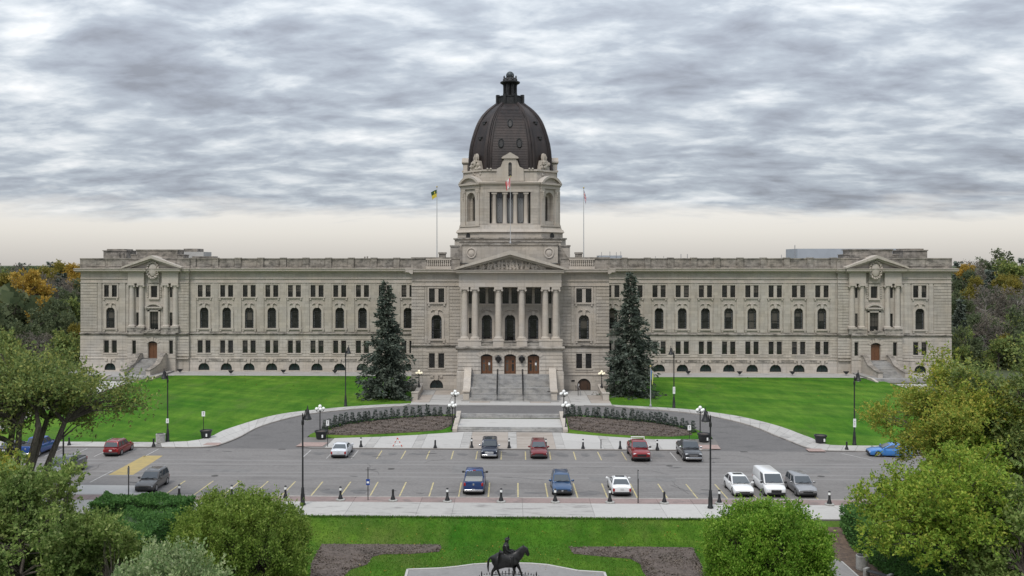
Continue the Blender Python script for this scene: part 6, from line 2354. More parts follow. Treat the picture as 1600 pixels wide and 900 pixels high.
KIND = {
    'gold': ('golden autumn tree', [far_tree_meshes(301, (5, 5, 5.5), 85, 13, .62, M_GOLD)]),
    'olive': ('olive-yellow tree', [far_tree_meshes(302, (5.5, 5, 5), 85, 13, .62, M_OLIVE)]),
    'brown': ('bare brown-grey tree', [far_tree_meshes(303, (5, 5, 5.5), 80, 11, .42, M_BROWN), far_tree_meshes(309, (5.5, 5, 6), 80, 11, .42, M_BROWN)]),
    'dark': ('dark green tree', [far_tree_meshes(304, (5.5, 5.5, 5), 85, 13, .6, M_DKGREEN), far_tree_meshes(305, (5, 5, 6), 85, 13, .6, M_DKGREEN)]),
    'dull': ('dull green tree', [far_tree_meshes(306, (5.5, 5, 5.5), 85, 13, .6, M_LG2)]),
}
FSP = spruce_mesh(15, 3.4, 26, 11, 26, .8, 77, z0=1.0)
FST = MB(); FST.tube([(0, 0, -1), (0, 0, 14)], [.3, .05], 6); FST = FST.mesh('trunk', M_BARK)
count = {}


def far_tree(kind, px, py_top, Y, w_px, side):
    top = atY(px, py_top, Y)
    i = count[(kind, side)] = count.get((kind, side), 0) + 1
    where = 'left' if side < 0 else 'right'
    if kind == 'spruce':
        H = top.z - .8
        t = thing('spruce_tree', f'{ORD[i - 1]} dark spruce in the woods at the {where} end of the building', 'tree', (top.x, Y, .8), rnd.uniform(0, 6), 'trees in the woods beyond')
        t.scale = (H / 15,) * 3
        put('crown', FSP, t); put('trunk', FST, t)
        return
    nm, ms = KIND[kind]
    cr, tr = ms[i % len(ms)]
    sx = (w_px / 2) / (F / Y) / 5.2
    sz = sx * rnd.uniform(.95, 1.25)
    zc_ = top.z - 5.3 * sz
    t = thing('woodland_tree', f'{nm}, number {i} from the left in the woods at the {where} end of the building', 'tree', (top.x, Y, .8), 0, 'trees in the woods beyond')
    t['label'] = f'{ORD[i - 1]} {nm} in the woods at the {where} end of the building'
    rz = rnd.uniform(0, 6)
    put('crown', cr, t, (0, 0, zc_ - .8), rz).scale = (sx, sx, sz)
    put('trunk', tr, t, (0, 0, zc_ - .8), rz).scale = (sx, sx, sz)


for a in [('dull', -25, 420, 330, 60), ('brown', 8, 424, 330, 60), ('olive', 18, 425, 300, 38), ('brown', 35, 440, 270, 60), ('gold', 48, 425, 232, 50), ('gold', 62, 466, 222, 40), ('olive', 66, 417, 330, 40), ('olive', 96, 409, 300, 44), ('brown', 82, 437, 260, 50), ('spruce', 97, 425, 255, 0), ('gold', 121, 415, 285, 36), ('gold', 118, 438, 262, 24), ('brown', 110, 440, 240, 40), ('dark', 112, 455, 228, 44), ('dark', 84, 480, 216, 46), ('dark', 20, 478, 226, 66), ('dark', -14, 486, 210, 60), ('olive', 4, 455, 250, 40), ('dark', 45, 505, 205, 60), ('dark', 100, 500, 203, 56), ('dull', 108, 470, 222, 34), ('olive', 118, 505, 200, 22), ('brown', 60, 525, 192, 40), ('brown', 28, 530, 190, 40), ('dull', 102, 523, 188, 48), ('dull', 0, 525, 186, 60), ('dark', 130, 470, 240, 40), ('dark', 70, 500, 214, 40), ('spruce', 34, 410, 420, 0), ('spruce', 78, 408, 460, 0)]:
    far_tree(*a, -1)
for a in [('dark', 1548, 408, 330, 46), ('gold', 1508, 414, 300, 24), ('spruce', 1497, 407, 340, 0), ('spruce', 1598, 402, 360, 0), ('dull', 1575, 412, 320, 50), ('brown', 1525, 416, 320, 44), ('dark', 1512, 430, 285, 34), ('spruce', 1546, 420, 290, 0), ('olive', 1524, 432, 262, 22), ('olive', 1582, 436, 258, 34), ('olive', 1572, 428, 275, 34), ('olive', 1510, 452, 246, 26), ('brown', 1540, 452, 236, 56), ('brown', 1590, 458, 236, 56), ('dark', 1500, 467, 225, 36), ('spruce', 1500, 466, 218, 0), ('dark', 1530, 500, 206, 50), ('dull', 1595, 500, 205, 56), ('dull', 1548, 498, 224, 30), ('dark', 1570, 505, 200, 56), ('brown', 1538, 495, 198, 50), ('dull', 1510, 520, 196, 46), ('olive', 1572, 522, 192, 24), ('brown', 1600, 440, 290, 60), ('dark', 1612, 520, 190, 60), ('dark', 1515, 530, 188, 50), ('dull', 1560, 535, 186, 50), ('dark', 1595, 528, 184, 50), ('dull', 1500, 545, 184, 36)]:
    far_tree(*a, 1)


def far_wood(name, x0, x1, y0, y1, h, n, seed, material):
    """distant wood that reads as one mass"""
    g = np.random.default_rng(seed)
    c = np.c_[g.uniform(x0, x1, n), g.uniform(y0, y1, n), np.zeros(n)]
    hh = h * g.uniform(.75, 1.1, n)
    per = 26
    li = np.repeat(np.arange(n), per)
    d = norm(g.normal(size=(len(li), 3)))
    d[:, 2] = np.abs(d[:, 2])
    rr = np.c_[hh * .42, hh * .42, hh * .55][li]
    P = c[li] + d * rr * g.uniform(.8, 1, (len(li), 1)) + np.c_[np.zeros(len(li)), np.zeros(len(li)), (hh * .45)[li]]
    V, Fq = leaves(P, d, h * .22, g, .9)
    o = put(name, mesh_np(name, V, Fq, material))
    o['kind'] = 'stuff'
    o['label'] = 'dark distant belt of trees along the horizon'
    o['category'] = 'woods'
    return o


far_wood('distant_woods', -420, -112, 215, 460, 13, 420, 7, M_DKGREEN)
far_wood('distant_woods', -420, -112, 230, 460, 13, 260, 8, M_BROWN)
far_wood('distant_woods', 116, 420, 215, 460, 13, 420, 9, M_DKGREEN)
far_wood('distant_woods', 116, 420, 230, 460, 13, 260, 10, M_BROWN)
far_wood('distant_woods', -900, 900, 460, 900, 13, 3600, 5, M_DKGREEN)
far_wood('distant_woods', -2600, 2600, 900, 2400, 15, 5200, 6, M_DKGREEN)


# ---- grass blades, edge tufts and fallen leaves where the lawn is close enough to show them
def scatter(name, label, cat, n, xr, yr, size, material, seed, off, flat=False, test=None):
    g = np.random.default_rng(seed)
    x, y = g.uniform(*xr, n), g.uniform(*yr, n)
    z = np.array([gz(v) for v in y]) + off
    if test is not None:
        k = test(x, y)
        x, y, z = x[k], y[k], z[k]
    P = np.c_[x, y, z]
    D = np.tile([0, 0, 1.0], (len(P), 1)) if not flat else np.c_[g.normal(size=(len(P), 2)), np.full(len(P), .08)]
    V, Fq = leaves(P, D, size, g, .28 if not flat else .6, .45 if not flat else .05)
    o = put(name, mesh_np(name, V, Fq, material))
    o['kind'] = 'stuff'; o['label'] = label; o['category'] = cat
    return o


M_BLADE = leaf_mat('grass_blades', [(.03, .12, .006), (.06, .17, .012), (.09, .19, .02), (.13, .19, .04)], .3)


def off_beds(x, y):
    ok = np.ones(len(x), bool)
    for poly in GARDEN_HOLES:
        ins = np.zeros(len(x), bool)
        for (x1, y1), (x2, y2) in zip(poly, poly[1:] + poly[:1]):
            ins ^= ((y1 > y) != (y2 > y)) & (x < (x2 - x1) * (y - y1) / (y2 - y1 + 1e-12) + x1)
        ok &= ~ins
    return ok


scatter('grass', 'short green grass of the garden lawn', 'grass', 90000, (-19, 19), (66.5, 78.5), .09, M_BLADE, 61, -.01, test=off_beds)
scatter('grass_edge', 'ragged grass along the near pavement edge', 'grass', 9000, (-24, 24), (78.35, 78.72), .14, M_BLADE, 62, .02)
scatter('fallen_leaves', 'small yellow leaves fallen on the garden lawn', 'leaves', 420, (-19, 19), (68, 78.4), .10, M_GOLD, 63, .05, True)
scatter('fallen_leaves', 'small yellow leaves fallen on the wing lawns', 'leaves', 900, (-62, 62), (137, 170), .16, M_OLIVE, 64, .12, True, lambda x, y: np.abs(x) > 19)


def in_poly(poly):
    def f(x, y):
        ins = np.zeros(len(x), bool)
        for (x1, y1), (x2, y2) in zip(poly, poly[1:] + poly[:1]):
            ins ^= ((y1 > y) != (y2 > y)) & (x < (x2 - x1) * (y - y1) / (y2 - y1 + 1e-12) + x1)
        return ins
    return f


M_CHIP = leaf_mat('mulch_chips', [(.05, .040, .034), (.09, .072, .060), (.13, .106, .090), (.20, .17, .15)], 0)
for k, (poly, lab, sz, off) in enumerate((([(p.x, p.y) for p in bl], 'bark chips on the left island bed', .17, .26), ([(p.x, p.y) for p in br_], 'bark chips on the right island bed', .17, .26), (GARDEN_HOLES[0], 'bark chips on the left garden bed', .12, .07), (GARDEN_HOLES[1], 'bark chips on the right garden bed', .12, .07))):
    xs_, ys_ = [p[0] for p in poly], [p[1] for p in poly]
    scatter('mulch_chips', lab, 'mulch', 9000, (min(xs_), max(xs_)), (min(ys_), max(ys_)), sz, M_CHIP, 70 + k, off, True, in_poly(poly))

# ================================================================== VEHICLES
M_TYRE = mat('tyre_rubber', (.012, .012, .012), .9)
M_RIM = mat('alloy_rim', (.38, .38, .39), .35, metal=.7)
M_CARGLASS = mat('car_glass', (.05, .06, .068), .05, spec=1.0)
M_HEADL = mat('headlight', (.62, .64, .66), .15)
M_TAIL = mat('tail_light', (.30, .012, .012), .25)
M_TRIMBK = mat('black_plastic', (.016, .016, .017), .6)
M_CHROME = mat('chrome', (.55, .55, .56), .15, metal=.9)
M_PLATE = mat('number_plate', (.55, .55, .55), .5)


def paint(name, col, metal=.35, rough=.28):
    m = mat('paint_' + name, col, rough, metal=metal)
    b = m.node_tree.nodes['Principled BSDF']
    b.inputs['Coat Weight'].default_value = .6
    b.inputs['Coat Roughness'].default_value = .08
    return m


def bevel(o, w=.05, seg=2, ang=30):
    md = o.modifiers.new('bevel', 'BEVEL')
    md.width = w; md.segments = seg; md.limit_method = 'ANGLE'; md.angle_limit = R(ang)
    o.data.shade_smooth()
    return o


SPEC = {
    # L, W, body top heights along the car: (x share from the rear, z), belt, cabin: base rear/front, roof rear/front shares, roof z, roof width share
    'suv': dict(L=4.55, W=1.86, zl=.24, deck=[(0, .92), (.05, 1.02), (.70, 1.02), (.93, .88), (1.0, .70)], belt=1.02, cab=(.02, .70, .08, .55), zr=1.68, wr=.78, wheel=.36, wb=2.70),
    'boxy': dict(L=4.65, W=1.90, zl=.30, deck=[(0, 1.0), (.04, 1.12), (.68, 1.12), (.95, 1.05), (1.0, .92)], belt=1.12, cab=(.03, .67, .05, .60), zr=1.82, wr=.84, wheel=.40, wb=2.69),
    'sedan': dict(L=4.75, W=1.85, zl=.20, deck=[(0, .85), (.04, .98), (.20, 1.0), (.68, .94), (.93, .78), (1.0, .60)], belt=.96, cab=(.13, .72, .27, .52), zr=1.46, wr=.74, wheel=.34, wb=2.75),
    'cross': dict(L=4.75, W=1.90, zl=.22, deck=[(0, .90), (.05, 1.05), (.72, .98), (.93, .82), (1.0, .64)], belt=1.0, cab=(.03, .76, .22, .52), zr=1.58, wr=.74, wheel=.37, wb=2.78),
    'van': dict(L=5.1, W=1.95, zl=.26, deck=[(0, 1.1), (.03, 1.15), (.82, 1.12), (.95, .98), (1.0, .78)], belt=1.15, cab=(.0, .86, .02, .70), zr=2.0, wr=.84, wheel=.36, wb=3.2),
    'pickup': dict(L=5.75, W=2.02, zl=.34, deck=[(0, 1.30), (.02, 1.32), (.36, 1.32), (.70, 1.22), (.95, 1.12), (1.0, .92)], belt=1.26, cab=(.355, .745, .39, .63), zr=1.94, wr=.80, wheel=.42, wb=3.57),
}


def car(kind, label, col_mat, pos, nose, cat, roof=None, rack=False, sunroof=False, cover=None, grille=None, lights_white=False, chrome=False, name=None, plate_front=True, emblem=None):
    """built nose along +x; nose = direction angle the nose points to"""
    s = SPEC[kind]
    L, W_, zl = s['L'], s['W'], s['zl']
    h = W_ / 2
    t = thing(name or {'pickup': 'pickup_truck', 'van': 'delivery_van'}.get(kind, 'parked_car'), label, cat, pos, nose, 'vehicles parked along the street')
    X = lambda f: -L / 2 + L * f
    # lower body: sections along the length, shoulders rounded, nose and tail tucked in
    fr = [0, .015, .06, .14, .3, .5, .68, .82, .92, .97, .992, 1.0]
    dk = lambda f: float(np.interp(f, [d[0] for d in s['deck']], [d[1] for d in s['deck']]))
    rings = []
    for f in fr:
        e = min(f, 1 - f)
        w = h * (1 - .16 * max(0, (.10 - e) / .10) ** 2.0)
        z1 = dk(f)
        b0 = zl + (.12 if e < .02 else 0)
        zs = b0 + (z1 - b0) * .80
        rings.append([(X(f), -w * .94, b0), (X(f), -w, b0 + .2), (X(f), -w, zs - .06), (X(f), -w * .96, zs + .05), (X(f), -w * .86, z1 - .03), (X(f), -w * .45, z1 + .02), (X(f), w * .45, z1 + .02), (X(f), w * .86, z1 - .03), (X(f), w * .96, zs + .05), (X(f), w, zs - .06), (X(f), w, b0 + .2), (X(f), w * .94, b0)])
    mb = MB(); mb.rings(rings)
    body = bevel(mb.build('body', col_mat, t), .03, 2, 40)
    # cabin
    cb = s['cab']
    zb, zr, wb_, wr = s['belt'] - .04, s['zr'], h * .93, h * s['wr']
    xb0, xb1, xr0, xr1 = X(cb[0]), X(cb[1]), X(cb[2]), X(cb[3])
    mb = MB()
    zc_ = zr - .07
    base = [(xb0, -wb_, zb), (xb1, -wb_, zb), (xb1, wb_, zb), (xb0, wb_, zb)]
    eave = [(xr0, -wr, zc_), (xr1, -wr, zc_), (xr1, wr, zc_), (xr0, wr, zc_)]
    ridge = [(xr0 + .18, -wr * .75, zr), (xr1 - .22, -wr * .75, zr), (xr1 - .22, wr * .75, zr), (xr0 + .18, wr * .75, zr)]
    mb.rings([base, eave, ridge])
    cab = bevel(mb.build('cabin', roof or col_mat, t), .06, 3, 25)

    def pane(a, b, c, d, ins, out, name_='window', m_=None):
        """glass set a little proud on the quad a-b-c-d"""
        a, b, c, d = map(Vector, (a, b, c, d))
        ce = (a + b + c + d) / 4
        nrm = (b - a).cross(d - a).normalized()
        q = MB()
        P = [p + (ce - p).normalized() * min(ins, (ce - p).length * .5) + nrm * out for p in (a, b, c, d)]
        Q = [p - nrm * .03 for p in P]
        q.add(P + Q, [(0, 1, 2, 3), (0, 4, 5, 1), (1, 5, 6, 2), (2, 6, 7, 3), (3, 7, 4, 0)])
        return q.build(name_, m_ or M_CARGLASS, cab)
    up = .08
    pane((xb1, -wb_, zb + up), (xb1, wb_, zb + up), eave[2], eave[1], .11, .012, 'windshield')
    if kind != 'van':
        pane((xb0, wb_, zb + up), (xb0, -wb_, zb + up), eave[0], eave[3], .13, .012, 'rear_window')
    for sg in (-1, 1):
        def at_(fb, top):
            xb_ = xb0 + (xb1 - xb0) * fb
            xr_ = xr0 + (xr1 - xr0) * fb
            if top:
                return (xr_, sg * wr, zc_ - .02)
            return (xb_ + (xr_ - xb_) * .1, sg * (wb_ + (wr - wb_) * .1), zb + up)
        cutsx = {'van': [(.70, .97)], 'pickup': [(.06, .48), (.53, .95)], 'suv': [(.05, .30), (.34, .62), (.66, .94)], 'boxy': [(.05, .34), (.40, .64), (.69, .95)]}.get(kind, [(.07, .48), (.53, .93)])
        for (f0, f1) in cutsx:
            q = [at_(f0, 0), at_(f1, 0), at_(f1, 1), at_(f0, 1)]
            if sg > 0:
                q = [q[1], q[0], q[3], q[2]]
            pane(*q, .05, .012, 'side_window')
        # mirror
        m2 = MB(); m2.ball((xb1 - .28, sg * (h + .13), zb + .12), .13, 8, 6, sq=(.6, 1.1, .85)); m2.tube([(xb1 - .28, sg * (h - .08), zb + .06), (xb1 - .28, sg * (h + .08), zb + .10)], .03, 5)
        m2.build('mirror', M_CHROME if chrome else (col_mat if kind in ('suv', 'sedan', 'cross') else M_TRIMBK), t, smooth=True)
        # wheels
        for xw in (-s['wb'] / 2 - L * .012, s['wb'] / 2 + L * .012):
            r = s['wheel']
            wm = MB()
            T = Matrix.Translation((xw, sg * (h - .11), r)) @ Matrix.Rotation(R(90), 4, 'X')
            wm.M = T
            wm.lathe([(r * .62, -.12), (r * .93, -.12), (r, -.08), (r, .08), (r * .93, .12), (r * .62, .12)], 0, 0, 20)
            wh = wm.build('wheel', M_TYRE, t, smooth=True)
            rm = MB(); rm.M = T
            rm.lathe([(r * .62, -.125), (r * .45, -.10), (.05, -.105)], 0, 0, 14); rm.lathe([(.05, .105), (r * .45, .10), (r * .62, .125)], 0, 0, 14)
            rm.build('rim', M_RIM, wh, smooth=True)
            ar = MB(); ar.M = T
            ar.lathe([(r * 1.16, -.105), (r * 1.16, .105)], 0, 0, 20)
            ar.build('wheel_arch', M_TRIMBK, t)
        # lamps
        zf, zt_ = dk(.97), dk(.01)
        yl_ = h * .78
        lm = MB(); lm.box(L / 2 - .26, L / 2 - .02, min(sg * (yl_ - .22), sg * (yl_ + .10)), max(sg * (yl_ - .22), sg * (yl_ + .10)), zf - .26, zf - .08)
        bevel(lm.build('headlight', M_HEADL, t), .05, 2)
        lm = MB(); lm.box(-L / 2 - .012, -L / 2 + .22, min(sg * (yl_ - .08), sg * (yl_ + .12)), max(sg * (yl_ - .08), sg * (yl_ + .12)), zt_ - .42, zt_ - .10)
        bevel(lm.build('tail_light', M_TAIL, t), .04, 2)
    zf = dk(.97)
    gm = MB(); gm.box(L / 2 - .10, L / 2 + .012, -h * .50, h * .50, zf - .42, zf - .16)
    g_ = gm.build('grille', grille or M_TRIMBK, t); bevel(g_, .04, 2)
    if kind == 'pickup' or chrome:
        for z in (zf - .36, zf - .29, zf - .22):
            gb = MB(); gb.box(L / 2 - .02, L / 2 + .024, -h * .46, h * .46, z - .018, z + .018); gb.build('grille_bar', M_CHROME if chrome else M_TRIMBK, g_)
    bm_ = MB(); bm_.box(L / 2 - .25, L / 2 + .05, -h * .86, h * .86, zl + .02, zl + .24); bevel(bm_.build('front_bumper', M_CHROME if chrome else M_TRIMBK, t), .06, 2)
    bm_ = MB(); bm_.box(-L / 2 - .05, -L / 2 + .25, -h * .86, h * .86, zl + .02, zl + .26); bevel(bm_.build('rear_bumper', M_CHROME if kind == 'pickup' else M_TRIMBK, t), .06, 2)
    pl = MB(); pl.box(-L / 2 - .066, -L / 2 - .045, -.16, .16, zl + .14, zl + .30) if kind == 'pickup' else pl.box(-L / 2 - .03, -L / 2 - .005, -.16, .16, .62, .78); pl.build('number_plate', M_PLATE, t)
    un = MB(); un.box(-L / 2 + .3, L / 2 - .3, -h * .85, h * .85, zl - .08, zl + .05); un.build('underbody', M_TRIMBK, t)
    if rack:
        for sg in (-1, 1):
            rk = MB(); rk.tube([(xr0 + .25, sg * wr * .86, zr - .02), (xr0 + .3, sg * wr * .86, zr + .06), (xr1 - .35, sg * wr * .86, zr + .06), (xr1 - .3, sg * wr * .86, zr - .02)], .025, 6); rk.build('roof_rail', M_CHROME, t)
    if sunroof:
        sr = MB(); sr.box(xr0 + (xr1 - xr0) * .35, xr1 - .25, -wr * .62, wr * .62, zr - .02, zr + .012); sr.build('sunroof', M_CARGLASS, t)
    if cover:
        cv_ = MB(); cv_.box(-L / 2 + .08, X(.345), -h * .80, h * .80, dk(.1) - .02, dk(.1) + .06); bevel(cv_.build('bed_cover', cover, t), .03, 2)
    if kind == 'pickup' and not cover:
        cv_ = MB(); cv_.box(-L / 2 + .10, X(.345), -h * .76, h * .76, dk(.1) - .02, dk(.1) + .028); cv_.build('bed', M_TRIMBK, t)
    if kind == 'pickup':
        cl = MB(); cl.box(xr0 - .01, xr0 + .10, -.14, .14, zr - .10, zr - .03); cl.build('brake_light', M_TAIL, t)
        eb = MB(); eb.ball((-L / 2 - .01, 0, dk(.0) - .25), .09, 8, 6, sq=(.3, 1, 1.2)); eb.build('emblem', M_CHROME, t)
    if emblem:
        eb = MB(); eb.ball((L / 2 + .02, 0, zf - .28), .09, 8, 6, sq=(.3, 1.2, 1)); eb.build('emblem', M_CHROME, t)
    wp = MB()
    for sg in (-.5, .25):
        wp.tube([(xb1 - .02, sg * wb_, zb + up + .03), (xb1 - .10, sg * wb_ + .38, zb + up + .14)], .012, 4)
    wp.build('wiper', M_TRIMBK, cab)
    return t


UP, DN = R(90), R(-90)            # nose away from / towards the camera


def slot(x, kind, row, nose):
    L = SPEC[kind]['L']
    if row == 'far':
        return (x, 106.9 - L / 2, 0.004)
    return (x, 86.1 + L / 2, 0.004)


P_WHITE = paint('white', (.72, .72, .72), 0)
P_SILVW = paint('silver_white', (.60, .61, .64), .1)
P_NAVY = paint('navy', (.012, .018, .04))
P_RED = paint('maroon', (.16, .012, .016))
P_RED2 = paint('red', (.22, .010, .014))
P_BLUE = paint('deep_blue', (.012, .045, .16))
P_BLUE2 = paint('steel_blue', (.025, .07, .16))
P_GREY = paint('graphite', (.05, .052, .058))
P_GREY2 = paint('grey_brown', (.085, .08, .08))
P_SILV = paint('silver', (.28, .28, .29), .5)
P_SKY = paint('bright_blue', (.045, .19, .50), .1)
M_COVER = mat('pale_bed_cover', (.24, .24, .23), .6)

car('sedan', 'silver white sedan parked nose-in beside the left island', P_SILVW, slot(-19.0, 'sedan', 'far', UP), UP, 'car')
car('boxy', 'dark navy boxy car with white mirrors facing the street', P_NAVY, slot(-2.3, 'boxy', 'far', DN), DN, 'car', roof=P_NAVY, rack=False, sunroof=True, chrome=True, grille=M_HEADL)
car('suv', 'dark red small car between white-topped bollards, centre of far row', P_RED, slot(3.2, 'suv', 'far', DN), DN, 'car', rack=True)
car('pickup', 'maroon pickup truck with a roof box facing the street', P_RED2, slot(14.3, 'pickup', 'far', DN), DN, 'pickup', roof=P_RED2)
car('pickup', 'dark grey pickup truck with chrome grille at right end of far row', P_GREY, slot(19.9, 'pickup', 'far', DN), DN, 'pickup', chrome=True)
car('pickup', 'blue pickup truck with pale bed cover, tail to the viewer', P_BLUE, slot(-3.4, 'pickup', 'near', UP), UP, 'pickup', cover=M_COVER)
car('suv', 'steel blue car nose to the near kerb behind a bollard', P_BLUE2, slot(4.85, 'suv', 'near', DN), DN, 'car', rack=True, emblem=True)
car('sedan', 'white sedan with open sunroof, tail to the near kerb', P_WHITE, slot(10.35, 'sedan', 'near', UP), UP, 'car', sunroof=True)
car('cross', 'white car with dark glass roof, left of the white van', P_WHITE, slot(21.6, 'cross', 'near', DN), DN, 'car', sunroof=True, chrome=False)
car('van', 'white delivery van between two cars in the near row', P_WHITE, slot(24.5, 'van', 'near', DN), DN, 'van')
car('suv', 'silver grey car right of the white van', P_SILV, slot(27.4, 'suv', 'near', DN), DN, 'car')
car('suv', 'dark grey car with roof rails behind the long left hedge', P_GREY2, slot(-34.4, 'suv', 'near', DN), DN, 'car', rack=True)
car('pickup', 'grey pickup truck on the left, partly behind a lamp post', paint('pewter', (.12, .12, .125)), (-45.6, 91.2 + 2.9, .004), DN, 'pickup')
car('suv', 'red car parked tail-out by the left lawn', P_RED2, slot(-44.6, 'suv', 'far', UP), UP, 'car', rack=True)
car('pickup', 'blue pickup truck seen behind the leaning elm stems', paint('royal_blue', (.015, .07, .28)), slot(-53.6, 'pickup', 'far', UP), UP, 'pickup')
car('sedan', 'black car at the far left behind the elm stems', paint('black', (.02, .02, .022)), slot(-56.6, 'sedan', 'far', UP), UP, 'car')
car('sedan', 'bright blue car standing sideways under the yellowing right tree', P_SKY, (42.6, 105.4, .004), R(172), 'car')
car('suv', 'pale grey car half hidden by the yellowing right tree', P_SILV, (49.5, 106.4, .004), R(190), 'car')
# ladder rack on the maroon truck
mb = MB(); mb.box(-.75, .75, 104.4, 104.55, 2.12, 2.2); mb.box(-.75, -.68, 104.42, 104.53, 1.3, 2.12); mb.box(.68, .75, 104.42, 104.53, 1.3, 2.12)
tag(mb.build('ladder_rack', M_WHITE, loc=(14.3, 0, 0)), 'white crossbar rack over the bed of the maroon pickup', 'rack')

# ================================================================== STEPS, FURNITURE, STATUE
# lower garden steps between plaza and drive
gs = thing('garden_steps', 'broad low stone steps with landing between the two island beds', 'steps', (0, 118.5, .1))


def sx(mb, prof, x0, x1):
    mb.extr_x(prof, x0, x1)


y0 = 0.0
mb = MB(); mb.extr_x([(0, -.2), (0, .15), (.38, .15), (.38, .30), (.76, .30), (.76, .44), (1.2, .44), (1.2, -.2)], SXL, SXR); mb.build('flight', M_GRANITE, gs)
mb = MB(); mb.extr_x([(1.2, -.2), (1.2, .444), (7.6, .47), (7.6, -.2)], SXL, SXR); mb.build('landing', M_WALK, gs)
mb = MB(); mb.extr_x([(7.6, -.2), (7.6, .60), (7.98, .60), (7.98, .74), (8.36, .74), (8.36, .88), (9.1, .88), (9.1, -.2)], SXL, SXR); mb.build('flight', M_GRANITE, gs)
for s in (-1, 1):
    a, b = sorted((s * 6.75, s * 7.35))
    mb = MB(); mb.extr_x([(-.3, -.2), (-.3, .42), (.2, .5), (7.2, .95), (9.1, 1.2), (9.3, 1.2), (9.3, -.2)], a, b); mb.build('cheek_wall', M_TRIM, gs)

# forecourt side walls with lamps on them
for s, nm in ((-1, 'left'), (1, 'right')):
    t = thing('forecourt_wall', f'low stone wall carrying a globe lamp {nm} of the main stairs', 'wall', (s * 14.4, 141, .9), group='forecourt walls')
    mb = MB(); mb.extr_x([(-.6, -.2), (-.6, .75), (4, .9), (8.6, 1.25), (8.6, -.2)], -.3, .3); mb.build('wall', M_BASE, t)
    mb = MB(); mb.extr_x([(-.65, .75), (4, .9), (8.65, 1.25), (8.65, 1.38), (4, 1.03), (-.65, .88)], -.38, .38); mb.build('coping', M_TRIM, t)
    mb = MB(); mb.box(-.45, .45, -1.3, -.6, -.2, 1.15); mb.box(-.52, .52, -1.37, -.53, 1.15, 1.3); mb.build('newel', M_TRIM, t)
    w2 = MB(); w2.box(*sorted((s * .4, s * 3.4)), 8.0, 8.5, -.2, 1.15); w2.build('return_wall', M_DIRTY, t)

# ramp rail by the side door, litter bin frame at the stair foot
t = thing('ramp_rail', 'black and steel handrail by the arched side door', 'handrail', (10.6, 146.5, .98))
for dx in (0, .35):
    mb = MB(); mb.tube([(dx, 3.6, .0), (dx, 3.6, 1.0), (dx, -1.5, .85), (dx, -1.5, 0)], .04, 6); mb.build('rail', M_STEEL if dx else M_BLACK, t)
t = thing('notice_stand', 'dark framed notice stand at the right foot of the main stairs', 'sign', (gnd(859, 624, .1)))
mb = MB()
for x in (-.33, .33):
    mb.box(x - .04, x + .04, -.05, .05, 0, 1.15)
mb.box(-.37, .37, -.05, .05, 1.15, 1.22); mb.box(-.37, .37, -.05, .05, .25, .32); mb.build('frame', M_TRIMBK, t)
mb = MB(); mb.box(-.29, .29, -.02, .02, .34, 1.12); mb.build('panel', mat('notice_panel', (.16, .13, .12), .6, var=.5, scale=3), t)


# ---- tall bell lamps
def bell_lamp(label, base, H, side, banner=None, small=None):
    t = thing('street_lamp', label, 'lamp', base, group='tall bell lamps')
    mb = MB(); mb.lathe([(.26, 0), (.26, .12), (.2, .2), (.19, .9), (.15, 1.05), (.13, 1.5), (.085, 1.6), (.065, H)], 0, 0, 12); mb.build('post', M_BLACK, t, smooth=True)
    mb = MB(); mb.lathe([(.09, H - .9), (.12, H - .85), (.12, H - .55), (.07, H - .4), (.05, H + .12), (.0, H + .2)], 0, 0, 8); mb.build('cap', M_BLACK, t)
    xa = side * .44
    mb = MB(); mb.tube([(0, 0, H - .75), (side * .12, 0, H - .2), (side * .26, 0, H + .42), (xa, 0, H + .55), (xa, 0, H + .4)], .045, 6); mb.build('arm', M_BLACK, t, smooth=True)
    mb = MB(); mb.lathe([(.03, H + .85), (.06, H + .55), (.13, H + .42), (.16, H + .2), (.20, H + .0), (.30, H - .22), (.36, H - .34), (.36, H - .40), (.30, H - .40)], xa, 0, 14); mb.build('bell_shade', M_BLACK, t, smooth=True)
    mb = MB(); mb.ball((xa, 0, H - .42), .17, 10, 6, sq=(1, 1, .6)); mb.build('lens', M_GLOBE, t)
    if banner:
        z, hh = banner
        mb = MB(); mb.box(-.17, .17, -.10, -.07, z, z + hh); s_ = mb.build('sign_plate', M_WHITE, t)
        for k in range(3):
            ln = MB(); ln.box(-.05, .06, -.106, -.10, z + hh * (.25 + .2 * k), z + hh * (.33 + .2 * k)); ln.build('print', mat('sign_print', (.05, .05, .05), .7), s_)
    return t


bell_lamp('tall bell lamp at the near kerb, left of the blue street sign', gnd(473, 789, .125), 8.0, 1)
bell_lamp('tall bell lamp at the near kerb, left of the white cars', gnd(1110, 794, .125), 8.0, -1)
bell_lamp('tall bell lamp in front of the grey pickup at far left', gnd(99, 762, .125), 8.0, -1)
bell_lamp('tall bell lamp beside the concrete bin on the left lawn', gnd(262, 690, .1), 8.0, -1, (2.25, .55))
bell_lamp('tall bell lamp at the lawn edge near the left spruce', gnd(540, 634.5, .1), 8.0, 1)
bell_lamp('tall bell lamp with white sign right of the slender flagpole', gnd(1053, 637, .1), 8.0, -1, (2.0, 1.0))
bell_lamp('tall bell lamp with white sign on the right lawn', gnd(1335, 695, .1), 8.0, 1, (2.1, 1.0))


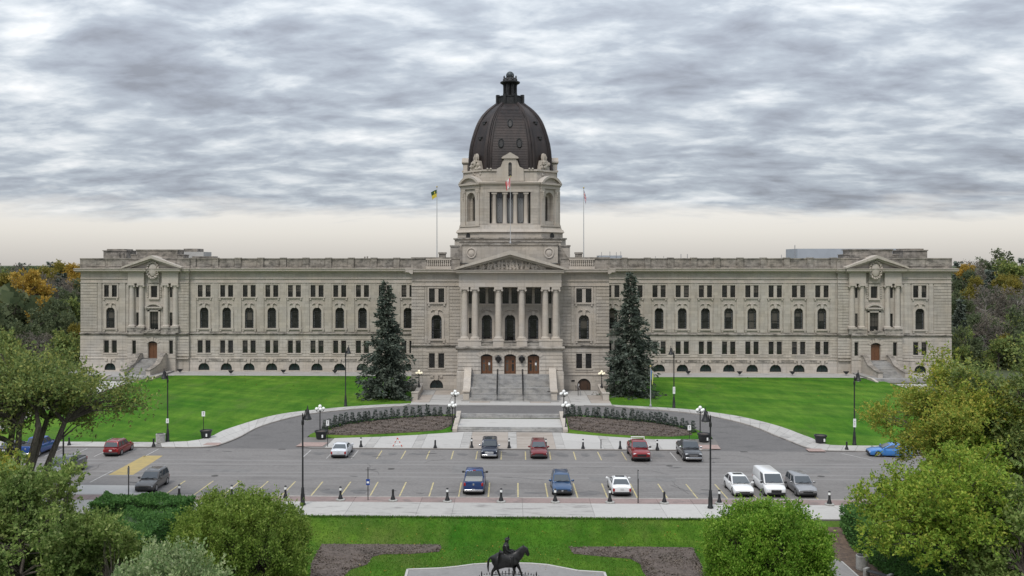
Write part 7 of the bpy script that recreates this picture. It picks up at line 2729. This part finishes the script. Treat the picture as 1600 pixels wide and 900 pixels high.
# ---- five-globe lamps
def globe_lamp(label, base, H, gm, r=.20):
    t = thing('globe_lamp', label, 'lamp', base, group='five-globe lamps')
    mb = MB(); mb.lathe([(.26, 0), (.26, .12), (.16, .2), (.13, .5), (.075, .6), (.06, H - .55), (.09, H - .5), (.06, H - .2), (.05, H)], 0, 0, 10); mb.build('post', M_BLACK, t, smooth=True)
    for k in range(4):
        a = R(20 + 90 * k)
        x, y = .42 * math.cos(a), .42 * math.sin(a)
        mb = MB(); mb.tube([(0, 0, H - .42), (x * .6, y * .6, H - .52), (x, y, H - .40), (x, y, H - .3)], .03, 5); mb.lathe([(.05, H - .36), (.11, H - .28)], x, y, 8); mb.build('arm', M_BLACK, t)
        mb = MB(); mb.ball((x, y, H - .12), r, 14, 9); mb.build('globe', gm, t, smooth=True)
    mb = MB(); mb.ball((0, 0, H + .18), r * 1.08, 14, 9); mb.build('globe', gm, t, smooth=True)
    return t


def lamp_h(px, py_top, base):
    return atY(px, py_top, base.y).z - base.z - .4


for px, pb, ptop, gm, off, lab in (
    (500, 684, 632, M_GLOBE, .1, 'white globe lamp behind the planter at the left island tip'),
    (1094, 684, 634, M_GLOBE, .1, 'white globe lamp behind the planter at the right island tip'),
    (711, 655, 609, M_GLOBE, .1, 'white globe lamp on the drive edge left of the lower steps'),
    (707, 671, 627, M_GLOBE, .1, 'white globe lamp at the foot of the lower steps, left side'),
    (881, 655, 609, M_GLOBE, .1, 'white globe lamp on the drive edge right of the lower steps'),
    (884, 672, 627, M_GLOBE, .1, 'white globe lamp at the foot of the lower steps, right side')):
    p = gnd(px, pb, off)
    globe_lamp(lab, p, lamp_h(px, ptop, p), gm)
for s, px in ((-1, 655), (1, 937)):
    p = Vector((s * 14.4, 146.4, 2.15))
    globe_lamp(f'cream globe lamp on the low wall {"left" if s < 0 else "right"} of the main stairs', p, 2.3, M_CREAMGLOBE, .18)


# ---- planters, bollards, signs, bins
def planter(label, p, r=.72, h=.95):
    t = thing('planter', label, 'planter', p, group='black planters')
    mb = MB(); mb.lathe([(r * .72, 0), (r * .76, .06), (r * .93, h * .8), (r * 1.02, h * .82), (r * 1.05, h), (r * .96, h), (r * .9, h - .1)], 0, 0, 20); mb.build('pot', mat('black_plastic_pot', (.022, .023, .025), .6), t, smooth=True)
    mb = MB(); mb.lathe([(r * .92, h - .12), (.02, h - .05)], 0, 0, 16, cap=False); mb.build('soil', M_SOIL, t)
    mb = MB(); mb.box(-.09 + r * .35, .09 + r * .35, -r * .92, -r * .86, .25, .6); mb.build('label_plate', M_WHITE, t)


planter('black planter at the tip of the left island', gnd(502, 685.5, .12), .78, 1.0)
planter('black planter at the tip of the right island', gnd(1100, 690, .12), .78, 1.0)
planter('black planter at the lawn corner left of the drive', gnd(322, 684, .12))
planter('black planter at the lawn corner right of the drive', gnd(1282, 692, .12))


def bollard(label, p, white, pad):
    t = thing('bollard', label, 'bollard', p, group='black bollards along the kerbs')
    h = 1.12 if white else .88
    if pad:
        mb = MB(); mb.lathe([(.42, 0), (.42, .09), (.36, .13), (.2, .13)], 0, 0, 12); mb.build('base_pad', M_CONC, t)
    z = .12 if pad else 0
    mb = MB(); mb.lathe([(.23, z), (.22, z + .06), (.13, z + .34), (.105, z + .4), (.10, z + (.78 if white else h)), (.10, z + (.8 if white else h))], 0, 0, 12); mb.build('post', M_BLACK, t, smooth=True)
    if white:
        mb = MB(); mb.lathe([(.108, z + .78), (.11, z + 1.0)], 0, 0, 12); mb.build('lens', M_GLOBE, t, smooth=True)
        mb = MB(); mb.lathe([(.115, z + 1.0), (.115, z + 1.05), (.07, z + 1.12), (.02, z + 1.14)], 0, 0, 12); mb.build('cap', M_BLACK, t, smooth=True)
    else:
        mb = MB(); mb.lathe([(.10, z + h), (.075, z + h + .05), (.02, z + h + .07)], 0, 0, 12); mb.build('cap', M_BLACK, t, smooth=True)


for px, py, w, lab in (
    (564, 698.5, 1, 'white-topped bollard just right of the silver white sedan'),
    (680, 700, 0, 'plain black bollard on the plaza right of the orange barricade'),
    (737, 699.5, 1, 'white-topped bollard left of the navy boxy car'),
    (795.5, 700, 1, 'white-topped bollard on the plaza between the navy and red cars'),
    (853, 700.5, 1, 'white-topped bollard just behind the dark red small car'),
    (911, 701, 1, 'white-topped bollard on the plaza right of the dark red small car'),
    (969, 701.5, 0, 'plain black bollard left of the maroon pickup'),
    (1027, 702.5, 1, 'white-topped bollard between the maroon and dark grey pickups'),
    (108, 695.5, 0, 'plain black bollard right of the blue pickup on the left'),
    (176.5, 697, 0, 'plain black bollard left of the red car by the lawn'),
    (240, 697.5, 0, 'plain black bollard left of the concrete bin'),
    (1323, 702.5, 0, 'plain black bollard near the right lawn lamp')):
    bollard(lab, gnd(px, py, .125), w, False)
for px, py, w, lab in (
    (280, 778, 1, 'white-topped bollard behind the long left hedge'),
    (362, 779, 1, 'white-topped bollard peeking over the rounded left shrub'),
    (446, 780, 1, 'white-topped bollard left of the tall near-left lamp'),
    (532, 781.5, 1, 'white-topped bollard left of the blue street sign'),
    (614, 782.5, 0, 'short black bollard right of the blue street sign'),
    (699, 784, 1, 'white-topped bollard left of the blue pickup tail'),
    (783, 784.5, 1, 'white-topped bollard right of the blue pickup tail'),
    (867.5, 785, 1, 'white-topped bollard before the steel blue car'),
    (953, 785.5, 1, 'white-topped bollard left of the white sunroof sedan'),
    (1038, 786.5, 0, 'short black bollard right of the white sunroof sedan'),
    (1124, 787, 1, 'white-topped bollard left of the white glass-roof car'),
    (1296, 789, 1, 'white-topped bollard beside the dark right hedge')):
    bollard(lab, gnd(px, py, .125), w, True)
p = gnd(939, 700.5, .125)
t = thing('marker_post', 'slim black post between two bollards on the plaza', 'post', p)
mb = MB(); mb.lathe([(.09, 0), (.09, .03), (.05, .05), (.05, 1.0), (.03, 1.04)], 0, 0, 8); mb.build('post', M_BLACK, t)


def sign_post(label, p, H, plates, r=.035):
    t = thing('sign_post', label, 'sign', p, group='sign posts')
    mb = MB(); mb.tube([(0, 0, 0), (0, 0, H)], r, 8); mb.build('post', M_BLACK, t)
    for (z, w, h_, mt, mk) in plates:
        mb = MB(); mb.box(-w / 2, w / 2, -r - .02, -r - .003, z, z + h_); s_ = mb.build('plate', mt, t)
        if mk == 'arrow':
            a = MB(); a.box(-.025, .025, -r - .026, -r - .02, z + h_ * .3, z + h_ * .7); a.box(-.07, .07, -r - .026, -r - .021, z + h_ * .7, z + h_ * .8); a.build('print', mat('sign_print', (.05, .05, .05), .7), s_)
        elif mk == 'white':
            a = MB(); a.box(-w * .32, w * .32, -r - .026, -r - .02, z + h_ * .3, z + h_ * .62); a.build('print', M_WHITE, s_)
    return t


M_SBLUE = mat('sign_blue', (.012, .05, .24), .5)
def top_h(px, pt, p):
    return atY(px, pt, p.y).z - p.z


for px, pb, pt, plates, lab in (
    (318, 683, 641, [(-.75, .42, .62, M_WHITE, 'arrow')], 'white sign on a thin post behind the left lawn planter'),
    (512, 698, 655, [(-.75, .36, .62, M_WHITE, 'arrow')], 'white sign on a thin post by the left island planter'),
    (1077, 691, 664, [(-.62, .40, .6, M_WHITE, 'arrow')], 'white sign on a post by the right island planter'),
    (575, 781, 730, [(1.35, .34, .55, M_SBLUE, 'white')], 'tall thin post with a small blue sign at the near kerb'),
    (997, 786, 734, [], 'bare tall sign post right of the white sunroof sedan'),
    (201, 777, 728, [], 'tall sign post seen edge-on behind the left hedge')):
    p = gnd(px, pb, .125)
    H = top_h(px, pt, p)
    t = sign_post(lab, p, H, [(H + z if z < 0 else z, w, h_, m_, k_) for z, w, h_, m_, k_ in plates], .05 if not plates else .04)
    if not plates:
        mb = MB(); mb.box(-.02, .02, -.22, .16, H - .75, H - .1); mb.build('plate', M_STEEL, t)

# orange and white barricade lying in a tent shape on the plaza
t = thing('barricade', 'orange and white striped folding barricade on the plaza', 'barricade', gnd(621, 698, .13))
for s in (-1, 1):
    for k in range(5):
        a, b = k / 5, (k + 1) / 5
        mb = MB(); mb.tube([(s * .55 * (1 - a), -.05 * s, 1.0 * a + .05), (s * .55 * (1 - b), -.05 * s, 1.0 * b + .05)], .055, 4); mb.build('board', mat('barricade_orange', (.55, .07, .03), .6) if k % 2 == 0 else M_WHITE, t)
mb = MB(); mb.tube([(-.35, 0, .25), (.35, 0, .25)], .03, 4); mb.build('crossbar', M_WHITE, t)
mb = MB(); mb.tube([(-.5, .35, 0), (0, 0, .95), (.5, .35, 0)], .025, 4); mb.build('strut', M_STEEL, t)


def concrete_bin(label, p, r=.42, h=1.0):
    t = thing('litter_bin', label, 'bin', p, group='concrete litter bins')
    mb = MB(); mb.lathe([(r, 0), (r, h), (r * .8, h), (r * .78, h - .15), (.02, h - .2)], 0, 0, 16); mb.build('drum', M_CONC, t, smooth=True)
    mb = MB(); mb.lathe([(r * 1.02, h - .12), (r * 1.04, h - .05), (r * 1.02, h + .02), (r * .86, h + .03)], 0, 0, 16, cap=False); mb.build('rim', M_CONC, t, smooth=True)
    mb = MB(); mb.lathe([(r * .8, h - .02), (.02, h - .03)], 0, 0, 16, cap=False); mb.build('liner', M_TRIMBK, t)


concrete_bin('round concrete litter bin by the left lawn lamp', gnd(251, 691, .125), .55, 1.0)
concrete_bin('round concrete litter bin beside the hedge at lower right', gnd(1347, 889, .02), .43, 1.0)
pb = gnd(1362, 897, .02)
t = thing('bench', 'concrete bench with dark slats cut by the bottom edge', 'bench', (pb.x, pb.y - 1.2, pb.z), R(-50))
for s in (-.9, .9):
    mb = MB(); mb.box(s - .12, s + .12, -.28, .28, 0, .62); bevel(mb.build('end_block', M_CONC, t), .03, 2)
for k in range(5):
    mb = MB(); mb.box(-.78, .78, -.24 + .1 * k, -.17 + .1 * k, .42, .47); mb.build('slat', mat('dark_slat', (.06, .06, .065), .7), t)

# floodlights along the foot of the wings
for px, py in ((281.5, 583), (361, 585), (443, 584), (523.5, 584.5), (1075, 586), (1155.5, 586.5), (1238, 586.5), (1322, 586.5)):
    p = gnd(px, py, .08)
    side = 'left' if px < 800 else 'right'
    i = [281.5, 361, 443, 523.5].index(px) if px < 800 else [1322, 1238, 1155.5, 1075].index(px)
    t = thing('floodlight', f'small black floodlight at the top of the {side} lawn, {ORD[i]} from the outer end', 'floodlight', p, group='floodlights along the wings')
    mb = MB(); mb.prism([(-.5, .75), (.5, .75), (.12, .25), (-.12, .25)], -.25, .25); mb.build('head', M_BLACK, t)
    mb = MB(); mb.tube([(0, 0, 0), (0, 0, .3)], .06, 6); mb.build('stem', M_STEEL, t)

# ---- equestrian statue
M_STATUE = mat('dark_statue_bronze', (.022, .021, .021), .42, metal=.5, var=.35, scale=4)


def skin(name, verts, edges, root, parent, material, levels=2):
    """verts: (x, y, z, radius)"""
    me = bpy.data.meshes.new(name)
    me.from_pydata([v[:3] for v in verts], edges, [])
    o = put(name, me, parent)
    o.modifiers.new('skin', 'SKIN').use_smooth_shade = True
    for i, d in enumerate(me.skin_vertices[0].data):
        r = verts[i][3]
        d.radius = r if isinstance(r, tuple) else (r, r)
        d.use_root = (i == root)
    sb = o.modifiers.new('subdivision', 'SUBSURF')
    sb.levels = sb.render_levels = levels
    me.materials.append(material)
    return o


sp = atY(793, 900, 64.0)
st = thing('equestrian_statue', 'dark bronze statue of a rider sitting on a walking horse', 'statue', (sp.x, 64.0, -1.44))
st.scale = (1.06,) * 3
SZ = 1.2                               # top of the plinth above the plaza
mb = MB(); mb.box(-1.7, 1.7, -.75, .75, 0, .35); mb.box(-1.55, 1.55, -.62, .62, .35, 1.08); mb.box(-1.62, 1.62, -.68, .68, 1.08, 1.2)
bevel(mb.build('plinth', M_GRANITE, st), .02, 1)
V, E = [], []


def chain(pts, link=None):
    k = len(V)
    V.extend([(p[0], p[1], p[2] + SZ, p[3]) for p in pts])
    if link is not None:
        E.append((link, k))
    E.extend((k + i, k + i + 1) for i in range(len(pts) - 1))
    return k


c = chain([(-.62, 0, 1.24, (.43, .50)), (-.12, 0, 1.17, (.45, .53)), (.40, 0, 1.21, (.42, .52))])
nk = chain([(.64, 0, 1.48, (.24, .40)), (.88, 0, 1.76, (.17, .31)), (1.05, 0, 1.98, (.14, .22)), (1.20, 0, 1.90, .17), (1.30, 0, 1.66, .135), (1.36, 0, 1.47, .11)], 2)
chain([(1.04, .07, 2.13, .03), (1.07, .08, 2.22, .012)], nk + 2)
chain([(1.04, -.07, 2.13, .03), (1.07, -.08, 2.22, .012)], nk + 2)
hq = chain([(-.90, 0, 1.28, .32)], 0)
chain([(-1.10, 0, 1.38, .07), (-1.24, 0, 1.18, .08), (-1.27, 0, .80, .075), (-1.25, 0, .42, .03)], hq)
chain([(-.80, -.17, 1.02, .24), (-.72, -.18, .80, .17), (-.98, -.18, .52, .09), (-1.02, -.18, .17, .06), (-.98, -.18, .02, .065)], 0)
chain([(-.74, .17, 1.02, .24), (-.55, .18, .82, .17), (-.66, .18, .52, .09), (-.52, .18, .17, .06), (-.46, .18, .02, .065)], 0)
chain([(.46, -.17, .98, .19), (.42, -.17, .80, .13), (.44, -.17, .50, .08), (.38, -.17, .16, .055), (.40, -.17, .02, .06)], 2)
chain([(.52, .17, .98, .19), (.66, .17, .82, .13), (.80, .17, .56, .08), (.92, .17, .18, .055), (.98, .17, .02, .06)], 2)
skin('horse', V, E, 1, st, M_STATUE)
V, E = [], []
c = chain([(-.10, 0, 1.62, (.32, .32)), (-.12, 0, 1.85, (.25, .25)), (-.10, 0, 2.08, (.28, .26)), (-.08, 0, 2.26, (.19, .16)), (-.06, 0, 2.36, .09), (-.04, 0, 2.46, .15), (-.02, 0, 2.56, .14)])
for s in (-1, 1):
    sh = chain([(-.09, s * .22, 2.17, .10), (-.06, s * .29, 1.95, .085), (.10, s * .24, 1.80, .07), (.30, s * .12, 1.83, .05), (.36, s * .10, 1.84, .04)], 3)
    for f_, (dy, ln) in enumerate(((-.035, .07), (-.012, .085), (.012, .08), (.035, .065))):
        chain([(.40, s * .10 + dy, 1.845, .012), (.40 + ln * .6, s * .10 + dy, 1.83, .011), (.40 + ln * .7, s * .10 + dy, 1.80, .009)], sh + 4)
    chain([(.37, s * .10 - s * .045, 1.87, .012), (.41, s * .10 - s * .05, 1.87, .009)], sh + 4)
chain([(.12, -.16, 1.55, .14), (.34, -.30, 1.42, .11), (.28, -.36, 1.05, .08), (.26, -.36, .88, .05), (.36, -.36, .85, .045)], 0)
chain([(.10, -.20, 1.52, .13), (.22, -.34, 1.30, .12), (.16, -.38, 1.0, .09)], 0)
skin('rider', V, E, 0, st, M_STATUE)
mb = MB(); mb.ball((-.01, 0, 2.58 + SZ), .15, 10, 6, sq=(1.25, 1.1, .45)); mb.lathe([(.10, 2.58 + SZ), (.11, 2.64 + SZ), (.06, 2.68 + SZ)], -.02, 0, 10); mb.tube([(.05, 0, 2.62 + SZ), (.08, 0, 2.76 + SZ), (.09, 0, 2.84 + SZ)], [.04, .035, .01], 6); mb.build('plumed_hat', M_STATUE, st, smooth=True)
mb = MB(); mb.rings([[(-.42, -.36, 1.05 + SZ), (.05, -.42, .95 + SZ), (.30, -.42, 1.0 + SZ), (.30, -.30, 1.1 + SZ), (-.40, -.28, 1.2 + SZ)], [(-.40, -.33, 1.40 + SZ), (0, -.37, 1.42 + SZ), (.28, -.36, 1.40 + SZ), (.26, -.15, 1.45 + SZ), (-.38, -.2, 1.5 + SZ)], [(-.28, -.12, 1.62 + SZ), (-.05, -.16, 1.66 + SZ), (.12, -.14, 1.62 + SZ), (.1, .05, 1.62 + SZ), (-.28, .05, 1.62 + SZ)]])
bevel(mb.build('riding_skirt', M_STATUE, st), .04, 2)
mb = MB(); mb.rings([[(x * 1.0 - .02, y, z + SZ) for x, y, z in ((-.38, -.34, 1.22), (.26, -.34, 1.2), (.30, 0, 1.58), (.26, .34, 1.2), (-.38, .34, 1.22), (-.40, 0, 1.58))], [(x * .95 - .02, y * .96, z + SZ + .05) for x, y, z in ((-.38, -.34, 1.3), (.26, -.34, 1.28), (.30, 0, 1.6), (.26, .34, 1.28), (-.38, .34, 1.3), (-.40, 0, 1.6))]])
mb.build('saddle_cloth', M_STATUE, st)
for s in (-1, 1):
    mb = MB(); mb.tube([(.36, s * .08, 1.84 + SZ), (.8, s * .10, 1.70 + SZ), (1.32, s * .06, 1.56 + SZ)], .012, 5); mb.build('rein', M_STATUE, st)
# low pointed fence round the statue
fe = thing('statue_fence', 'low black spiked iron fence ringing the horse statue', 'fence', (sp.x + .1, 64.0, -1.17))
n_ = 72
for z in (.12, .42):
    mb = MB(); mb.tube([(2.75 * math.cos(6.2832 * k / 36), 2.75 * math.sin(6.2832 * k / 36), z) for k in range(37)], .03, 5); mb.build('rail', M_BLACK, fe)
pk = MB(); pk.lathe([(.022, 0), (.022, .5), (.045, .54), (.004, .66)], 0, 0, 6); pk = pk.mesh('picket', M_BLACK)
pk2 = MB(); pk2.lathe([(.04, 0), (.04, .6), (.06, .66), (.006, .88)], 0, 0, 6); pk2 = pk2.mesh('picket', M_BLACK)
for k in range(n_):
    a = 6.2832 * k / n_
    put('picket', pk2 if k % 9 == 0 else pk, fe, (2.75 * math.cos(a), 2.75 * math.sin(a), 0))
